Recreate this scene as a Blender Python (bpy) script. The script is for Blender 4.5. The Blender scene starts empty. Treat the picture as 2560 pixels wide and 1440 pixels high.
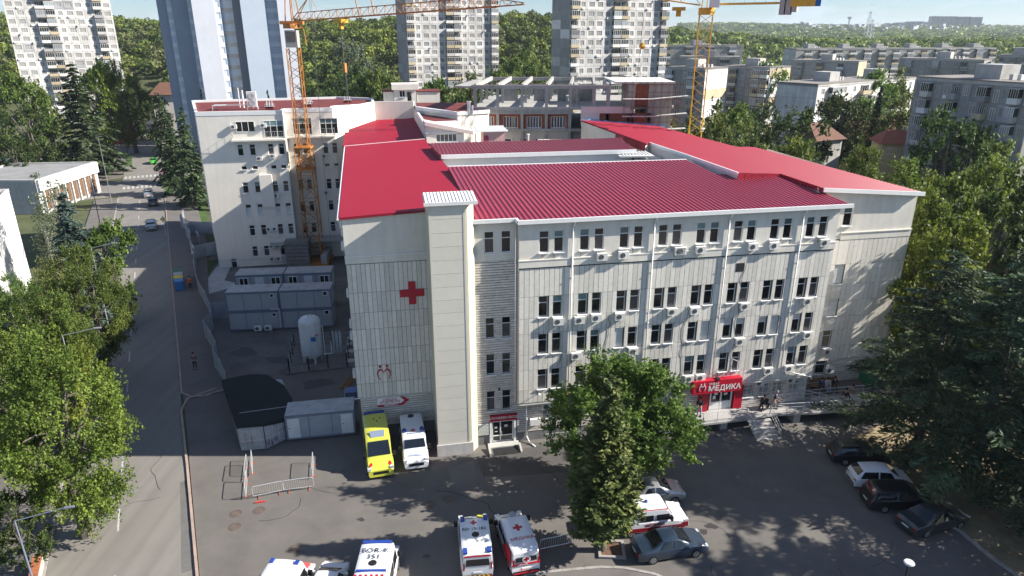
import bpy, math, random
import numpy as np
from mathutils import Vector, Matrix
R = math.radians
PI = math.pi
random.seed(7)
rng = np.random.default_rng(11)
C = bpy.context.scene.collection
SC = bpy.context.scene

# ------------------------------------------------------------------ camera, light, exposure
FPX = 1707.0; PITCH = R(20.44); CAMH = 31.0
cam = bpy.data.cameras.new('camera'); co = bpy.data.objects.new('camera', cam); C.objects.link(co)
co.location = (0, 0, CAMH); co.rotation_euler = (R(90) - PITCH, 0, 0)
cam.sensor_width = 36; cam.lens = 36 * FPX / 2560; cam.clip_start = .5; cam.clip_end = 12000
SC.camera = co
SUN_EL = 32.0; SUN_AZ = 0.0            # azimuth measured from +x towards +y
sx, sy, sz = math.cos(R(SUN_EL)) * math.cos(R(SUN_AZ)), math.cos(R(SUN_EL)) * math.sin(R(SUN_AZ)), math.sin(R(SUN_EL))
sl = bpy.data.lights.new('sun', 'SUN'); so = bpy.data.objects.new('sun', sl); C.objects.link(so)
sl.energy = 5.0; sl.angle = R(.55); sl.color = (1, .94, .84)
so.rotation_euler = Vector((sx, sy, sz)).to_track_quat('Z', 'Y').to_euler()
W = bpy.data.worlds.new('World'); SC.world = W; W.use_nodes = True
nt = W.node_tree; nt.nodes.clear()
out = nt.nodes.new('ShaderNodeOutputWorld'); bg = nt.nodes.new('ShaderNodeBackground')
sky = nt.nodes.new('ShaderNodeTexSky'); sky.sky_type = 'NISHITA'; sky.sun_disc = False
sky.sun_elevation = R(SUN_EL); sky.sun_rotation = R(90 - SUN_AZ); sky.altitude = 100; sky.air_density = 1.0; sky.dust_density = .15; sky.ozone_density = 3.0
bg.inputs['Strength'].default_value = .05
tcw = nt.nodes.new('ShaderNodeTexCoord'); mpw = nt.nodes.new('ShaderNodeMapping'); mpw.inputs['Scale'].default_value = (1, 1, 3.2)
nzw = nt.nodes.new('ShaderNodeTexNoise'); nzw.inputs['Scale'].default_value = 7.5; nzw.inputs['Detail'].default_value = 7; nzw.inputs['Roughness'].default_value = .58
rmw = nt.nodes.new('ShaderNodeMapRange'); rmw.inputs['From Min'].default_value = .50; rmw.inputs['From Max'].default_value = .64
mxw = nt.nodes.new('ShaderNodeMixRGB'); mxw.inputs['Color2'].default_value = (8.8, 8.3, 7.6, 1)
L_ = nt.links.new
L_(tcw.outputs['Generated'], mpw.inputs['Vector']); L_(mpw.outputs['Vector'], nzw.inputs['Vector']); L_(nzw.outputs['Fac'], rmw.inputs['Value'])
mlw = nt.nodes.new('ShaderNodeMath'); mlw.operation = 'MULTIPLY'; mlw.inputs[1].default_value = .85
L_(rmw.outputs['Result'], mlw.inputs[0]); L_(mlw.outputs[0], mxw.inputs['Fac']); L_(sky.outputs[0], mxw.inputs['Color1']); tnt = nt.nodes.new('ShaderNodeMixRGB'); tnt.blend_type = 'MULTIPLY'; tnt.inputs['Fac'].default_value = 1; tnt.inputs['Color2'].default_value = (.80, .97, 1.22, 1); L_(mxw.outputs[0], tnt.inputs['Color1']); L_(tnt.outputs[0], bg.inputs['Color']); L_(bg.outputs[0], out.inputs['Surface'])
SC.view_settings.view_transform = 'Standard'; SC.view_settings.look = 'None'; SC.view_settings.gamma = 1
SC.view_settings.use_curve_mapping = False; SC.view_settings.exposure = 1.16
SC.cycles.max_bounces = 6; SC.cycles.diffuse_bounces = 2; SC.cycles.glossy_bounces = 3; SC.cycles.transparent_max_bounces = 6
SC.cycles.use_adaptive_sampling = True; SC.cycles.caustics_reflective = False; SC.cycles.caustics_refractive = False

# ------------------------------------------------------------------ surveying: photo pixel -> place in the world at a known height, depth or wall plane
_s, _c = math.sin(PITCH), math.cos(PITCH)
def ray(x, y):
    px = x - 1280; py = y - 720
    return (px, FPX * _c - py * _s, -(FPX * _s + py * _c))
def G(x, y, z=0.0):
    r = ray(x, y); t = (z - CAMH) / r[2]; return Vector((r[0] * t, r[1] * t, z))
def Dp(x, y, d):
    r = ray(x, y); t = d / r[1]; return Vector((r[0] * t, d, CAMH + r[2] * t))
HA = R(11); HO = (-12.4, 48.4); hux, huy = math.cos(HA), math.sin(HA)
def Lc(p):
    dx = p[0] - HO[0]; dy = p[1] - HO[1]; return (dx * hux + dy * huy, -dx * huy + dy * hux)
def Wd(u, v, z=0.0):
    return Vector((HO[0] + u * hux - v * huy, HO[1] + u * huy + v * hux, z))

# ------------------------------------------------------------------ materials
MATS = {}
def mat(name, col, rough=.85, var=.12, scale=1.2, bump=0.0, bscale=None, metal=0.0, spec=.4, rand=0.0, island=0.0, stain=0.0, stcol=(.1, .09, .08), stscale=.25, coat=0.0, streak=0.0, lane=0.0):
    if name in MATS: return MATS[name]
    m = bpy.data.materials.new(name); m.use_nodes = True; t = m.node_tree; b = t.nodes['Principled BSDF']
    b.inputs['Roughness'].default_value = rough; b.inputs['Metallic'].default_value = metal; b.inputs['Specular IOR Level'].default_value = spec
    if coat: b.inputs['Coat Weight'].default_value = coat; b.inputs['Coat Roughness'].default_value = .05
    geo = t.nodes.new('ShaderNodeNewGeometry'); ln = t.links.new
    cur = None
    base = t.nodes.new('ShaderNodeRGB'); base.outputs[0].default_value = (*col, 1); cur = base.outputs[0]
    def mul(fac_out, lo, hi, cur, fmin=.3, fmax=.7):
        r = t.nodes.new('ShaderNodeMapRange'); r.inputs['From Min'].default_value = fmin; r.inputs['From Max'].default_value = fmax
        r.inputs['To Min'].default_value = lo; r.inputs['To Max'].default_value = hi; ln(fac_out, r.inputs['Value'])
        v = t.nodes.new('ShaderNodeVectorMath'); v.operation = 'SCALE'; ln(cur, v.inputs[0]); ln(r.outputs[0], v.inputs['Scale']); return v.outputs[0]
    if var:
        n = t.nodes.new('ShaderNodeTexNoise'); n.inputs['Scale'].default_value = scale; n.inputs['Detail'].default_value = 5; n.inputs['Roughness'].default_value = .65
        ln(geo.outputs['Position'], n.inputs['Vector']); cur = mul(n.outputs['Fac'], 1 - var, 1 + var, cur)
    if streak:
        mp = t.nodes.new('ShaderNodeMapping'); mp.inputs['Scale'].default_value = (1, 1, .06); ln(geo.outputs['Position'], mp.inputs['Vector'])
        n = t.nodes.new('ShaderNodeTexNoise'); n.inputs['Scale'].default_value = 2.6; n.inputs['Detail'].default_value = 5; ln(mp.outputs[0], n.inputs['Vector'])
        cur = mul(n.outputs['Fac'], 1 - streak, 1 + streak * .4, cur)
    if lane:
        mp = t.nodes.new('ShaderNodeMapping'); mp.inputs['Rotation'].default_value = (0, 0, -math.atan2(.444, .896)); mp.inputs['Scale'].default_value = (1.1, .03, 1); ln(geo.outputs['Position'], mp.inputs['Vector'])
        n = t.nodes.new('ShaderNodeTexNoise'); n.inputs['Scale'].default_value = 1.0; n.inputs['Detail'].default_value = 4; ln(mp.outputs[0], n.inputs['Vector']); cur = mul(n.outputs['Fac'], 1 - lane, 1 + lane, cur)
    if rand:
        o = t.nodes.new('ShaderNodeObjectInfo'); cur = mul(o.outputs['Random'], 1 - rand, 1 + rand, cur, 0, 1)
    if island:
        cur = mul(geo.outputs['Random Per Island'], 1 - island, 1 + island, cur, 0, 1)
    if stain:
        n = t.nodes.new('ShaderNodeTexNoise'); n.inputs['Scale'].default_value = stscale; n.inputs['Detail'].default_value = 8; n.inputs['Roughness'].default_value = .7
        ln(geo.outputs['Position'], n.inputs['Vector'])
        r = t.nodes.new('ShaderNodeMapRange'); r.inputs['From Min'].default_value = .52; r.inputs['From Max'].default_value = .7; r.inputs['To Max'].default_value = stain; ln(n.outputs['Fac'], r.inputs['Value'])
        x = t.nodes.new('ShaderNodeMixRGB'); x.inputs['Color2'].default_value = (*stcol, 1); ln(r.outputs[0], x.inputs['Fac']); ln(cur, x.inputs['Color1']); cur = x.outputs[0]
    ln(cur, b.inputs['Base Color'])
    if bump:
        n = t.nodes.new('ShaderNodeTexNoise'); n.inputs['Scale'].default_value = bscale or 25; n.inputs['Detail'].default_value = 3; ln(geo.outputs['Position'], n.inputs['Vector'])
        bp = t.nodes.new('ShaderNodeBump'); bp.inputs['Strength'].default_value = bump; bp.inputs['Distance'].default_value = .03; ln(n.outputs['Fac'], bp.inputs['Height']); ln(bp.outputs[0], b.inputs['Normal'])
    MATS[name] = m; return m
def leafmat(name, c1, c2, c3=None, transl=.3, scale=.35):
    m = bpy.data.materials.new(name); m.use_nodes = True; t = m.node_tree; t.nodes.clear(); ln = t.links.new
    o = t.nodes.new('ShaderNodeOutputMaterial'); geo = t.nodes.new('ShaderNodeNewGeometry'); oi = t.nodes.new('ShaderNodeObjectInfo')
    n = t.nodes.new('ShaderNodeTexNoise'); n.inputs['Scale'].default_value = scale; n.inputs['Detail'].default_value = 3; ln(geo.outputs['Position'], n.inputs['Vector'])
    a = t.nodes.new('ShaderNodeMath'); a.operation = 'MULTIPLY_ADD'; a.inputs[1].default_value = .55; ln(geo.outputs['Random Per Island'], a.inputs[0])
    a2 = t.nodes.new('ShaderNodeMath'); a2.operation = 'MULTIPLY_ADD'; a2.inputs[1].default_value = 1.5; a2.inputs[2].default_value = -.55; ln(n.outputs['Fac'], a2.inputs[0]); ln(a2.outputs[0], a.inputs[2])
    x = t.nodes.new('ShaderNodeValToRGB'); e = x.color_ramp.elements; e[0].color = (*c1, 1); e[1].color = (*c2, 1); e[0].position = .1; e[1].position = .9
    if c3: k = e.new(.5); k.color = (*c3, 1)
    ln(a.outputs[0], x.inputs['Fac'])
    hs = t.nodes.new('ShaderNodeHueSaturation'); r = t.nodes.new('ShaderNodeMapRange'); r.inputs['To Min'].default_value = .8; r.inputs['To Max'].default_value = 1.2; ln(oi.outputs['Random'], r.inputs['Value'])
    r2 = t.nodes.new('ShaderNodeMapRange'); r2.inputs['To Min'].default_value = .485; r2.inputs['To Max'].default_value = .515; ln(oi.outputs['Random'], r2.inputs['Value'])
    ln(r.outputs[0], hs.inputs['Value']); ln(r2.outputs[0], hs.inputs['Hue']); ln(x.outputs[0], hs.inputs['Color'])
    d = t.nodes.new('ShaderNodeBsdfPrincipled'); d.inputs['Roughness'].default_value = .55; d.inputs['Specular IOR Level'].default_value = .25; tr = t.nodes.new('ShaderNodeBsdfTranslucent'); mx = t.nodes.new('ShaderNodeMixShader')
    ln(hs.outputs[0], d.inputs['Base Color']); ln(hs.outputs[0], tr.inputs['Color']); mx.inputs[0].default_value = transl; ln(d.outputs[0], mx.inputs[1]); ln(tr.outputs[0], mx.inputs[2]); ln(mx.outputs[0], o.inputs['Surface'])
    return m
def glass(name, col, rough=.06, rand=.5):
    return mat(name, col, rough=rough, var=.25, scale=1.5, spec=.7, rand=rand)

# ------------------------------------------------------------------ mesh building
class MB:
    def __init__(s): s.v = []; s.f = []; s.m = []
    def poly(s, pts, m=0):
        i = len(s.v); s.v += [tuple(p) for p in pts]; s.f.append(tuple(range(i, i + len(pts)))); s.m.append(m); return s
    def box(s, x0, y0, z0, x1, y1, z1, m=0, M=None):
        p = [(x0, y0, z0), (x1, y0, z0), (x1, y1, z0), (x0, y1, z0), (x0, y0, z1), (x1, y0, z1), (x1, y1, z1), (x0, y1, z1)]
        if M is not None: p = [tuple(M @ Vector(q)) for q in p]
        i = len(s.v); s.v += p
        for q in ((0, 3, 2, 1), (4, 5, 6, 7), (0, 1, 5, 4), (1, 2, 6, 5), (2, 3, 7, 6), (3, 0, 4, 7)):
            s.f.append(tuple(i + k for k in q)); s.m.append(m)
        return s
    def tube(s, p, q, r, n=6, m=0, r2=None, caps=True):
        p = Vector(p); q = Vector(q); d = (q - p)
        if d.length < 1e-6: return s
        d.normalize(); a = d.orthogonal().normalized(); b = d.cross(a); i = len(s.v); r2 = r if r2 is None else r2
        for c, rr in ((p, r), (q, r2)):
            for k in range(n):
                t = 2 * PI * k / n; s.v.append(tuple(c + (a * math.cos(t) + b * math.sin(t)) * rr))
        for k in range(n):
            s.f.append((i + k, i + (k + 1) % n, i + n + (k + 1) % n, i + n + k)); s.m.append(m)
        if caps:
            s.f.append(tuple(i + k for k in reversed(range(n)))); s.m.append(m); s.f.append(tuple(i + n + k for k in range(n))); s.m.append(m)
        return s
    def path(s, pts, r, n=6, m=0):
        for a, b in zip(pts, pts[1:]): s.tube(a, b, r, n, m)
        return s
    def prism(s, poly, z0, z1, m=0, mt=None):
        """poly: [(x,y)] counter-clockwise; z1 number or function(x,y)"""
        zt = z1 if callable(z1) else (lambda x, y: z1)
        zb = z0 if callable(z0) else (lambda x, y: z0)
        n = len(poly); i = len(s.v)
        s.v += [(x, y, zb(x, y)) for x, y in poly] + [(x, y, zt(x, y)) for x, y in poly]
        for k in range(n):
            s.f.append((i + k, i + (k + 1) % n, i + n + (k + 1) % n, i + n + k)); s.m.append(m)
        s.f.append(tuple(i + n + k for k in range(n))); s.m.append(m if mt is None else mt)
        s.f.append(tuple(i + k for k in reversed(range(n)))); s.m.append(m)
        return s
    def lathe(s, prof, n=16, c=(0, 0), m=0):
        i = len(s.v)
        for r, z in prof:
            for k in range(n):
                t = 2 * PI * k / n; s.v.append((c[0] + r * math.cos(t), c[1] + r * math.sin(t), z))
        for j in range(len(prof) - 1):
            for k in range(n):
                s.f.append((i + j * n + k, i + j * n + (k + 1) % n, i + (j + 1) * n + (k + 1) % n, i + (j + 1) * n + k)); s.m.append(m)
        return s
    def xf(s, M, i0=0):
        s.v[i0:] = [tuple(M @ Vector(p)) for p in s.v[i0:]]; return s
    def mesh(s, name, mats, smooth=False):
        me = bpy.data.meshes.new(name); me.from_pydata(s.v, [], s.f)
        for x in (mats if isinstance(mats, (list, tuple)) else [mats]): me.materials.append(x)
        if any(s.m): me.polygons.foreach_set('material_index', s.m)
        if smooth: me.polygons.foreach_set('use_smooth', [True] * len(s.f))
        me.update(); return me
def np_mesh(name, V, F, mats, mi=None):
    """V (n,3), F (m,k) quads or tris"""
    me = bpy.data.meshes.new(name); n, k = F.shape
    me.vertices.add(len(V)); me.vertices.foreach_set('co', np.ascontiguousarray(V, dtype=np.float32).ravel())
    me.loops.add(n * k); me.loops.foreach_set('vertex_index', np.ascontiguousarray(F, dtype=np.int32).ravel())
    me.polygons.add(n); me.polygons.foreach_set('loop_start', np.arange(n, dtype=np.int32) * k); me.polygons.foreach_set('loop_total', np.full(n, k, np.int32))
    for x in (mats if isinstance(mats, (list, tuple)) else [mats]): me.materials.append(x)
    if mi is not None: me.polygons.foreach_set('material_index', mi.astype(np.int32))
    me.update(calc_edges=True); return me
def link(name, data, parent=None, loc=None, rz=None, label=None, cat=None, group=None, kind=None, rot=None, scale=None):
    o = bpy.data.objects.new(name, data); C.objects.link(o)
    if parent is not None: o.parent = parent
    if loc is not None: o.location = loc
    if rz is not None: o.rotation_euler = (0, 0, rz)
    if rot is not None: o.rotation_euler = rot
    if scale is not None: o.scale = scale if hasattr(scale, '__len__') else (scale,) * 3
    if label: o['label'] = label
    if cat: o['category'] = cat
    if group: o['group'] = group
    if kind: o['kind'] = kind
    return o
def part(name, mb, mats, parent=None, smooth=False, **k):
    return link(name, mb.mesh(name, mats, smooth), parent, **k)
def empty(name, loc, rz=0, label=None, cat=None, group=None, kind=None):
    o = link(name, None, None, loc, rz, label, cat, group, kind); o.empty_display_size = .2; return o
def dup(root, loc, rz=None, label=None, group=None, scale=None):
    r = root.copy(); C.objects.link(r); r.location = loc
    if rz is not None: r.rotation_euler = (root.rotation_euler[0], root.rotation_euler[1], rz)
    if label: r['label'] = label
    if group: r['group'] = group
    if scale: r.scale = scale if hasattr(scale, '__len__') else (scale,) * 3
    def rec(src, dst):
        for ch in KIDS.get(src.name, None) or [x for x in src.children]:
            c = ch.copy(); C.objects.link(c); c.parent = dst; rec(ch, c)
    rec(root, r); return r
KIDS = {}
def tmesh(s, size, m, ext=.004, align='CENTER', bold=0.0, sx=1.0, sp=1.0):
    cu = bpy.data.curves.new('lettering', 'FONT'); cu.body = s; cu.size = size; cu.extrude = ext; cu.align_x = align; cu.align_y = 'CENTER'; cu.offset = bold; cu.resolution_u = 2; cu.space_character = sp; cu.space_line = .8
    o = bpy.data.objects.new('lettering', cu); C.objects.link(o); dg = bpy.context.evaluated_depsgraph_get()
    me = bpy.data.meshes.new_from_object(o.evaluated_get(dg)); bpy.data.objects.remove(o); bpy.data.curves.remove(cu)
    me.materials.clear(); me.materials.append(m)
    if sx != 1: me.transform(Matrix.Diagonal((sx, 1, 1, 1)))
    return me
def label_text(parent, s, size, loc, rot, m, **k):
    return link('lettering', tmesh(s, size, m, **k), parent, loc, rot=rot)
VERT = (R(90), 0, 0)       # lettering upright on a wall that faces -y

# wall frames: s runs along the wall, z up, o is how far outwards
class Face:
    def __init__(f, parent, x, y, ang): f.p = parent; f.x = x; f.y = y; f.a = ang; f.c = math.cos(ang); f.s = math.sin(ang)
    def loc(f, s, z, o=0): return (f.x + f.c * s + f.s * o, f.y + f.s * s - f.c * o, z)
    def put(f, name, data, s=0, z=0, o=0, **k): return link(name, data, f.p, f.loc(s, z, o), f.a, **k)
    def part(f, name, mb, mats, s=0, z=0, o=0, smooth=False, **k): return f.put(name, mb.mesh(name, mats, smooth), s, z, o, **k)
def inhole(x, z, holes):
    for h in holes:
        if h[0] < x < h[0] + h[2] and h[1] < z < h[1] + h[3]: return True
    return False
def holed(L, z0, z1, holes, depth=.22, s0=0.0):
    holes = [h for h in holes if h[0] < L and h[0] + h[2] > s0 and h[1] < z1 and h[1] + h[3] > z0]
    xs = sorted({s0, L} | {min(max(a, s0), L) for h in holes for a in (h[0], h[0] + h[2])}); zs = sorted({z0, z1} | {min(max(a, z0), z1) for h in holes for a in (h[1], h[1] + h[3])})
    b = MB()
    for a, c in zip(zs, zs[1:]):
        run = None
        for x0, x1 in zip(xs, xs[1:]):
            if inhole((x0 + x1) / 2, (a + c) / 2, holes):
                if run is not None: b.poly([(run, 0, a), (x0, 0, a), (x0, 0, c), (run, 0, c)]); run = None
            elif run is None: run = x0
        if run is not None: b.poly([(run, 0, a), (L, 0, a), (L, 0, c), (run, 0, c)])
    d = depth
    for h in holes:
        x0, a, w, hh = h[:4]; x1 = x0 + w; c = a + hh
        b.poly([(x0, 0, a), (x0, d, a), (x1, d, a), (x1, 0, a)]); b.poly([(x0, 0, c), (x1, 0, c), (x1, d, c), (x0, d, c)])
        b.poly([(x0, 0, a), (x0, 0, c), (x0, d, c), (x0, d, a)]); b.poly([(x1, 0, a), (x1, d, a), (x1, d, c), (x1, 0, c)])
        b.poly([(x0, d, a), (x0, d, c), (x1, d, c), (x1, d, a)])
    return b
def minus(x0, z0, x1, z1, holes):
    hs = [h for h in holes if h[0] < x1 and h[0] + h[2] > x0 and h[1] < z1 and h[1] + h[3] > z0]
    if not hs: return [(x0, z0, x1, z1)]
    xs = sorted({x0, x1} | {a for h in hs for a in (h[0], h[0] + h[2]) if x0 < a < x1}); zs = sorted({z0, z1} | {a for h in hs for a in (h[1], h[1] + h[3]) if z0 < a < z1}); r = []
    for a, b in zip(xs, xs[1:]):
        run = None
        for c, d in zip(zs, zs[1:]):
            if inhole((a + b) / 2, (c + d) / 2, hs):
                if run: r.append((a, run[0], b, run[1])); run = None
            else: run = (run[0], d) if run else (c, d)
        if run: r.append((a, run[0], b, run[1]))
    return [q for q in r if q[2] - q[0] > .06 and q[3] - q[1] > .06]
_wm = {}
def win_meshes(w, h, leaves, transom, v):
    k = (round(w, 2), round(h, 2), leaves, transom, v)
    if k in _wm: return _wm[k]
    t = .055; f = MB(); y0, y1 = .10, .17
    f.box(0, y0, 0, t, y1, h).box(w - t, y0, 0, w, y1, h).box(t, y0, 0, w - t, y1, t).box(t, y0, h - t, w - t, y1, h)
    ht = h * .66 if transom else h - t
    if transom: f.box(t, y0 + .004, ht, w - t, y1, ht + .06)
    for i in range(1, leaves):
        x = w * i / leaves; f.box(x - .035, y0 + .008, t, x + .035, y1 - .004, h - t)
    p = MB(); yy = .135
    lo, hi = {'dark': (0, 0), 'teal': (0, 1), 'curtain': (1, 1), 'shutter': (2, 2), 'half': (0, 2), 'white': (2, 0), 'mid': (3, 0)}[v]
    if v == 'shutter': yy = .09
    p.box(t, yy, t, w - t, yy + .012, ht, lo)
    if transom or v == 'half': p.box(t, yy - .002, ht + .06 if transom else h * .5, w - t, yy + .01, h - t, hi)
    r = (f.mesh('window', WHITE), p.mesh('pane', [GD, GT, GW, GM])); _wm[k] = r; return r
_sm = {}
def sill_mesh(w):
    k = round(w, 2)
    if k not in _sm: _sm[k] = MB().box(-.05, -.14, -.06, w + .05, .10, -.003).mesh('sill', WHITE)
    return _sm[k]
def window(face, s, z, w, h, v='dark', leaves=1, transom=True, sill=True, o=0):
    f, p = win_meshes(w, h, leaves, transom, v)
    a = face.put('window', f, s, z, o); link('pane', p, a)
    if sill: link('sill', sill_mesh(w), a)
    return a
WHITE = mat('white_plastic', (.78, .78, .77), .45, .05)
GD = glass('dark_glass', (.012, .014, .017)); GT = glass('tinted_glass', (.12, .19, .20), .15); GW = mat('roller_shutter', (.62, .62, .6), .5, .04); GM = glass('curtained_glass', (.09, .08, .08), .2)
def join_rect(pts):  # ccw check for local polygons
    a = sum(pts[i][0] * pts[(i + 1) % len(pts)][1] - pts[(i + 1) % len(pts)][0] * pts[i][1] for i in range(len(pts)))
    return pts if a > 0 else pts[::-1]
# ------------------------------------------------------------------ ground, roads
M_asph = mat('car_park_asphalt', (.135, .124, .115), .92, .13, .35, bump=.3, bscale=30, stain=.35, stcol=(.065, .061, .06), stscale=.3)
M_road = mat('road_asphalt', (.19, .178, .163), .92, .07, .5, bump=.3, bscale=30, stain=.15, stcol=(.12, .115, .11), stscale=.5, lane=.13)
M_pave = mat('worn_pavement', (.14, .128, .12), .95, .2, .4, bump=.3, bscale=20, stain=.5, stcol=(.09, .085, .08), stscale=.4)
M_kerb = mat('kerb_stone', (.30, .28, .26), .9, .2, 2)
M_soil = mat('ground_soil', (.075, .085, .035), 1, .3, .25, bump=.5, bscale=8, stain=.8, stcol=(.035, .06, .018), stscale=.15)
def sstep(a, b, x):
    t = min(1, max(0, (x - a) / (b - a))); return t * t * (3 - 2 * t)
def terrain(x, y):
    ys = 262 + 175 * sstep(25, 95, x)
    hill = 33 * (1 - .50 * sstep(40, 330, x)) * sstep(ys, ys + 175, y) * (.93 + .07 * math.sin(x * .017 + 1.2))
    city = 44 * sstep(1600, 2900, y) * (.85 + .12 * math.sin(x * .0021 + 1) + .05 * math.sin(x * .009))
    return hill + city
n = 110; V = []; F = []
xs = np.concatenate([np.linspace(-4000, -420, 14), np.linspace(-380, 520, 60), np.linspace(600, 6500, 22)]); ys = np.concatenate([np.linspace(-150, 230, 6), np.linspace(245, 700, 46), np.linspace(760, 6000, 40)])
for y in ys:
    for x in xs: V.append((x, y, terrain(x, y) - .05))
nx = len(xs)
for j in range(len(ys) - 1):
    for i in range(nx - 1): a = j * nx + i; F.append((a, a + 1, a + 1 + nx, a + nx))
gm = np_mesh('ground', np.array(V), np.array(F), M_soil); gm.polygons.foreach_set('use_smooth', [True] * len(F)); link('ground', gm, kind='structure')
def sheet(name, pts, z, m, th=None):
    b = MB(); pts = join_rect([tuple(p[:2]) for p in pts])
    if th: b.prism(pts, z - th, z)
    else: b.poly([(x, y, z) for x, y in pts])
    return part(name, b, m, kind='structure')
# road frame: s along the street, w to its right
RO = Vector((-24.9, 44.2)); RD = Vector((-.444, .896)).normalized(); RN = Vector((RD.y, -RD.x))
def RP(s, w): p = RO + RD * s + RN * w; return (p.x, p.y)
sheet('road', [RP(-60, 0), RP(330, 0), RP(330, -8.2), RP(-60, -8.2)], .0, M_road)
sheet('road_surface', [RP(107, -8.2), RP(104, -50), RP(124, -60), RP(124, -8.2)], -.004, M_road)
sheet('side_road', [RP(108, 0), RP(134, 0), RP(131, 16), RP(111, 14)], -.004, M_road)
sheet('car_park', [RP(-60, .22), RP(26, .22), RP(26.3, 2), (-6, 66), (60, 60), (70, 20), (70, -40), (-5, -40)], .004, M_asph)
sheet('yard', [(-30, 60), (-8, 60), (-16, 104), (-45, 100), RP(52, 4)], .008, mat('yard_asphalt', (.13, .125, .12), .95, .25, .35, stain=.6, stcol=(.07, .068, .065)))
# pavements with kerbs
sheet('pavement', [RP(11, .2), RP(11, 4.6), RP(40, 4.2), RP(66, 5.5), RP(106, 5.5), RP(106, .2)], .12, M_pave, .16)
sheet('pavement_left', [RP(-60, -8.4), RP(105, -8.4), RP(105, -12.5), RP(-60, -12.5)], .12, M_pave, .16)
sheet('pavement_far', [RP(134, -8.4), RP(320, -8.4), RP(320, -12), RP(134, -12)], .12, M_pave, .16)
sheet('pavement_far_right', [RP(134, .2), RP(320, .2), RP(320, 4), RP(134, 4)], .12, M_pave, .16)
kb = {}
def kerb_line(pts, z=.14, w=.16, step=1.0, name='kerbstone', m=M_kerb, parent=None):
    K = empty('kerb', (0, 0, 0), kind='structure') if parent is None else parent
    n = 0
    for a, b in zip(pts, pts[1:]):
        a = Vector(a[:2]); b = Vector(b[:2]); L = (b - a).length; d = (b - a) / L; s = 0
        while s < L - .05:
            l = min(step, L - s); k = (round(l, 2), w, z)
            if k not in kb: kb[k] = MB().box(0, -w / 2, -.1, l - .02, w / 2, z).mesh(name, m)
            p = a + d * s; link(name, kb[k], K, (p.x, p.y, random.uniform(-.012, .012)), math.atan2(d.y, d.x)); s += l; n += 1
    return K
K = kerb_line([RP(-16, .1), RP(0, .05), RP(9, -.05), RP(11, .5), RP(12, 3.0)], m=mat('pink_kerb', (.36, .27, .23), .9, .2, 2))
kerb_line([RP(13.2, 4.6), RP(11.4, 3.6), RP(10.9, 2.0), RP(11.3, .8), RP(12.5, .1), RP(105, .1)], parent=K)
kerb_line([RP(-16, -8.3), RP(105, -8.3)], parent=K, step=2.0)
sheet('road_crack_fill', [RP(-12, -.12), RP(-2, -.08), RP(-2, -.5), RP(-12, -.75)], .006, mat('patch_asphalt', (.13, .125, .12)))
M_line = mat('worn_road_paint', (.42, .42, .40), .85, .3, 5)
ln_ = MB()
for s0 in range(-20, 108, 7):
    w = -4.35; L = 2.6
    a = [RP(s0, w), RP(s0 + L, w), RP(s0 + L, w - .12), RP(s0, w - .12)]; ln_.poly([(x, y, .006) for x, y in a][::-1])
for s0 in (114.2, 126.8):
    for i in range(9):
        w = -.5 - i * .86; a = [RP(s0, w), RP(s0 + 2.6, w), RP(s0 + 2.6, w - .45), RP(s0, w - .45)]; ln_.poly([(x, y, .007) for x, y in a][::-1])
part('road_marking', ln_, M_line, kind='structure')
def strip(name, pts, z, m): return sheet(name, pts, z, m)
# car-park island kerb in the foreground and grass bed on the right
isl = [G(1310, 1440), G(1430, 1428), G(1500, 1422), G(1560, 1424), G(1640, 1440), G(1700, 1470), G(1700, 1600), G(1250, 1600), G(1250, 1460)]
sheet('island_pavement', isl, .13, M_pave, .15); kerb_line([p for p in isl[:6]], .16, .2, .8)
bed = [G(2560, 1220), G(2480, 1230), G(2390, 1290), G(2420, 1345), G(2500, 1400), G(2600, 1470), G(2900, 1500), G(3000, 1100), G(2600, 1060)]
bed = [G(2120, 1105), G(2180, 1180), G(2300, 1270), G(2400, 1330), G(2470, 1390), G(2560, 1452), G(2700, 1560), G(3200, 1560), G(3400, 900), G(2330, 960), G(2190, 1070)]
sheet('earth_bed', bed, .1, mat('dry_earth', (.24, .19, .12), 1, .3, .5, bump=.5, bscale=6, stain=.9, stcol=(.07, .09, .025), stscale=.22), .12)
kerb_line(bed[:7], .16, .18, 1.0)
sheet('front_walk', [G(2050, 1010), G(2200, 1075), G(2330, 960), G(2230, 900)], .02, M_pave)
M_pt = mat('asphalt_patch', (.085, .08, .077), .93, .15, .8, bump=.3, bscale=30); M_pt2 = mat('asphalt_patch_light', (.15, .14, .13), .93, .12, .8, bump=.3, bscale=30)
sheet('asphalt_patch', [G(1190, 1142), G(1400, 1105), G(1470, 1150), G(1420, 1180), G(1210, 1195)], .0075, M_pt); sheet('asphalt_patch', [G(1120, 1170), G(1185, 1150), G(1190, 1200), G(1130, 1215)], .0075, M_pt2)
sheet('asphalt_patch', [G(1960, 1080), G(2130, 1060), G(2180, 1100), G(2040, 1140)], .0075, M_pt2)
g_ = random.Random(2); cr = MB()
for k in range(26):
    if k < 16: p = Vector(G(g_.uniform(620, 2250), g_.uniform(1190, 1430))[:2])
    else: p = Vector(RP(g_.uniform(-14, 90), g_.uniform(-7.8, -.5)))
    a = g_.uniform(0, 2 * PI); w = g_.uniform(.012, .03)
    for j in range(g_.randint(4, 11)):
        L = g_.uniform(.3, .8); q = p + Vector((math.cos(a), math.sin(a))) * L; n_ = Vector((-math.sin(a), math.cos(a))) * w
        cr.poly([(*(p - n_), .0095), (*(q - n_), .0095), (*(q + n_), .0095), (*(p + n_), .0095)]); p = q; a += g_.uniform(-.7, .7)
part('asphalt_crack', cr, mat('crack_tar', (.035, .034, .034), .9, .1), kind='structure')
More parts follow.
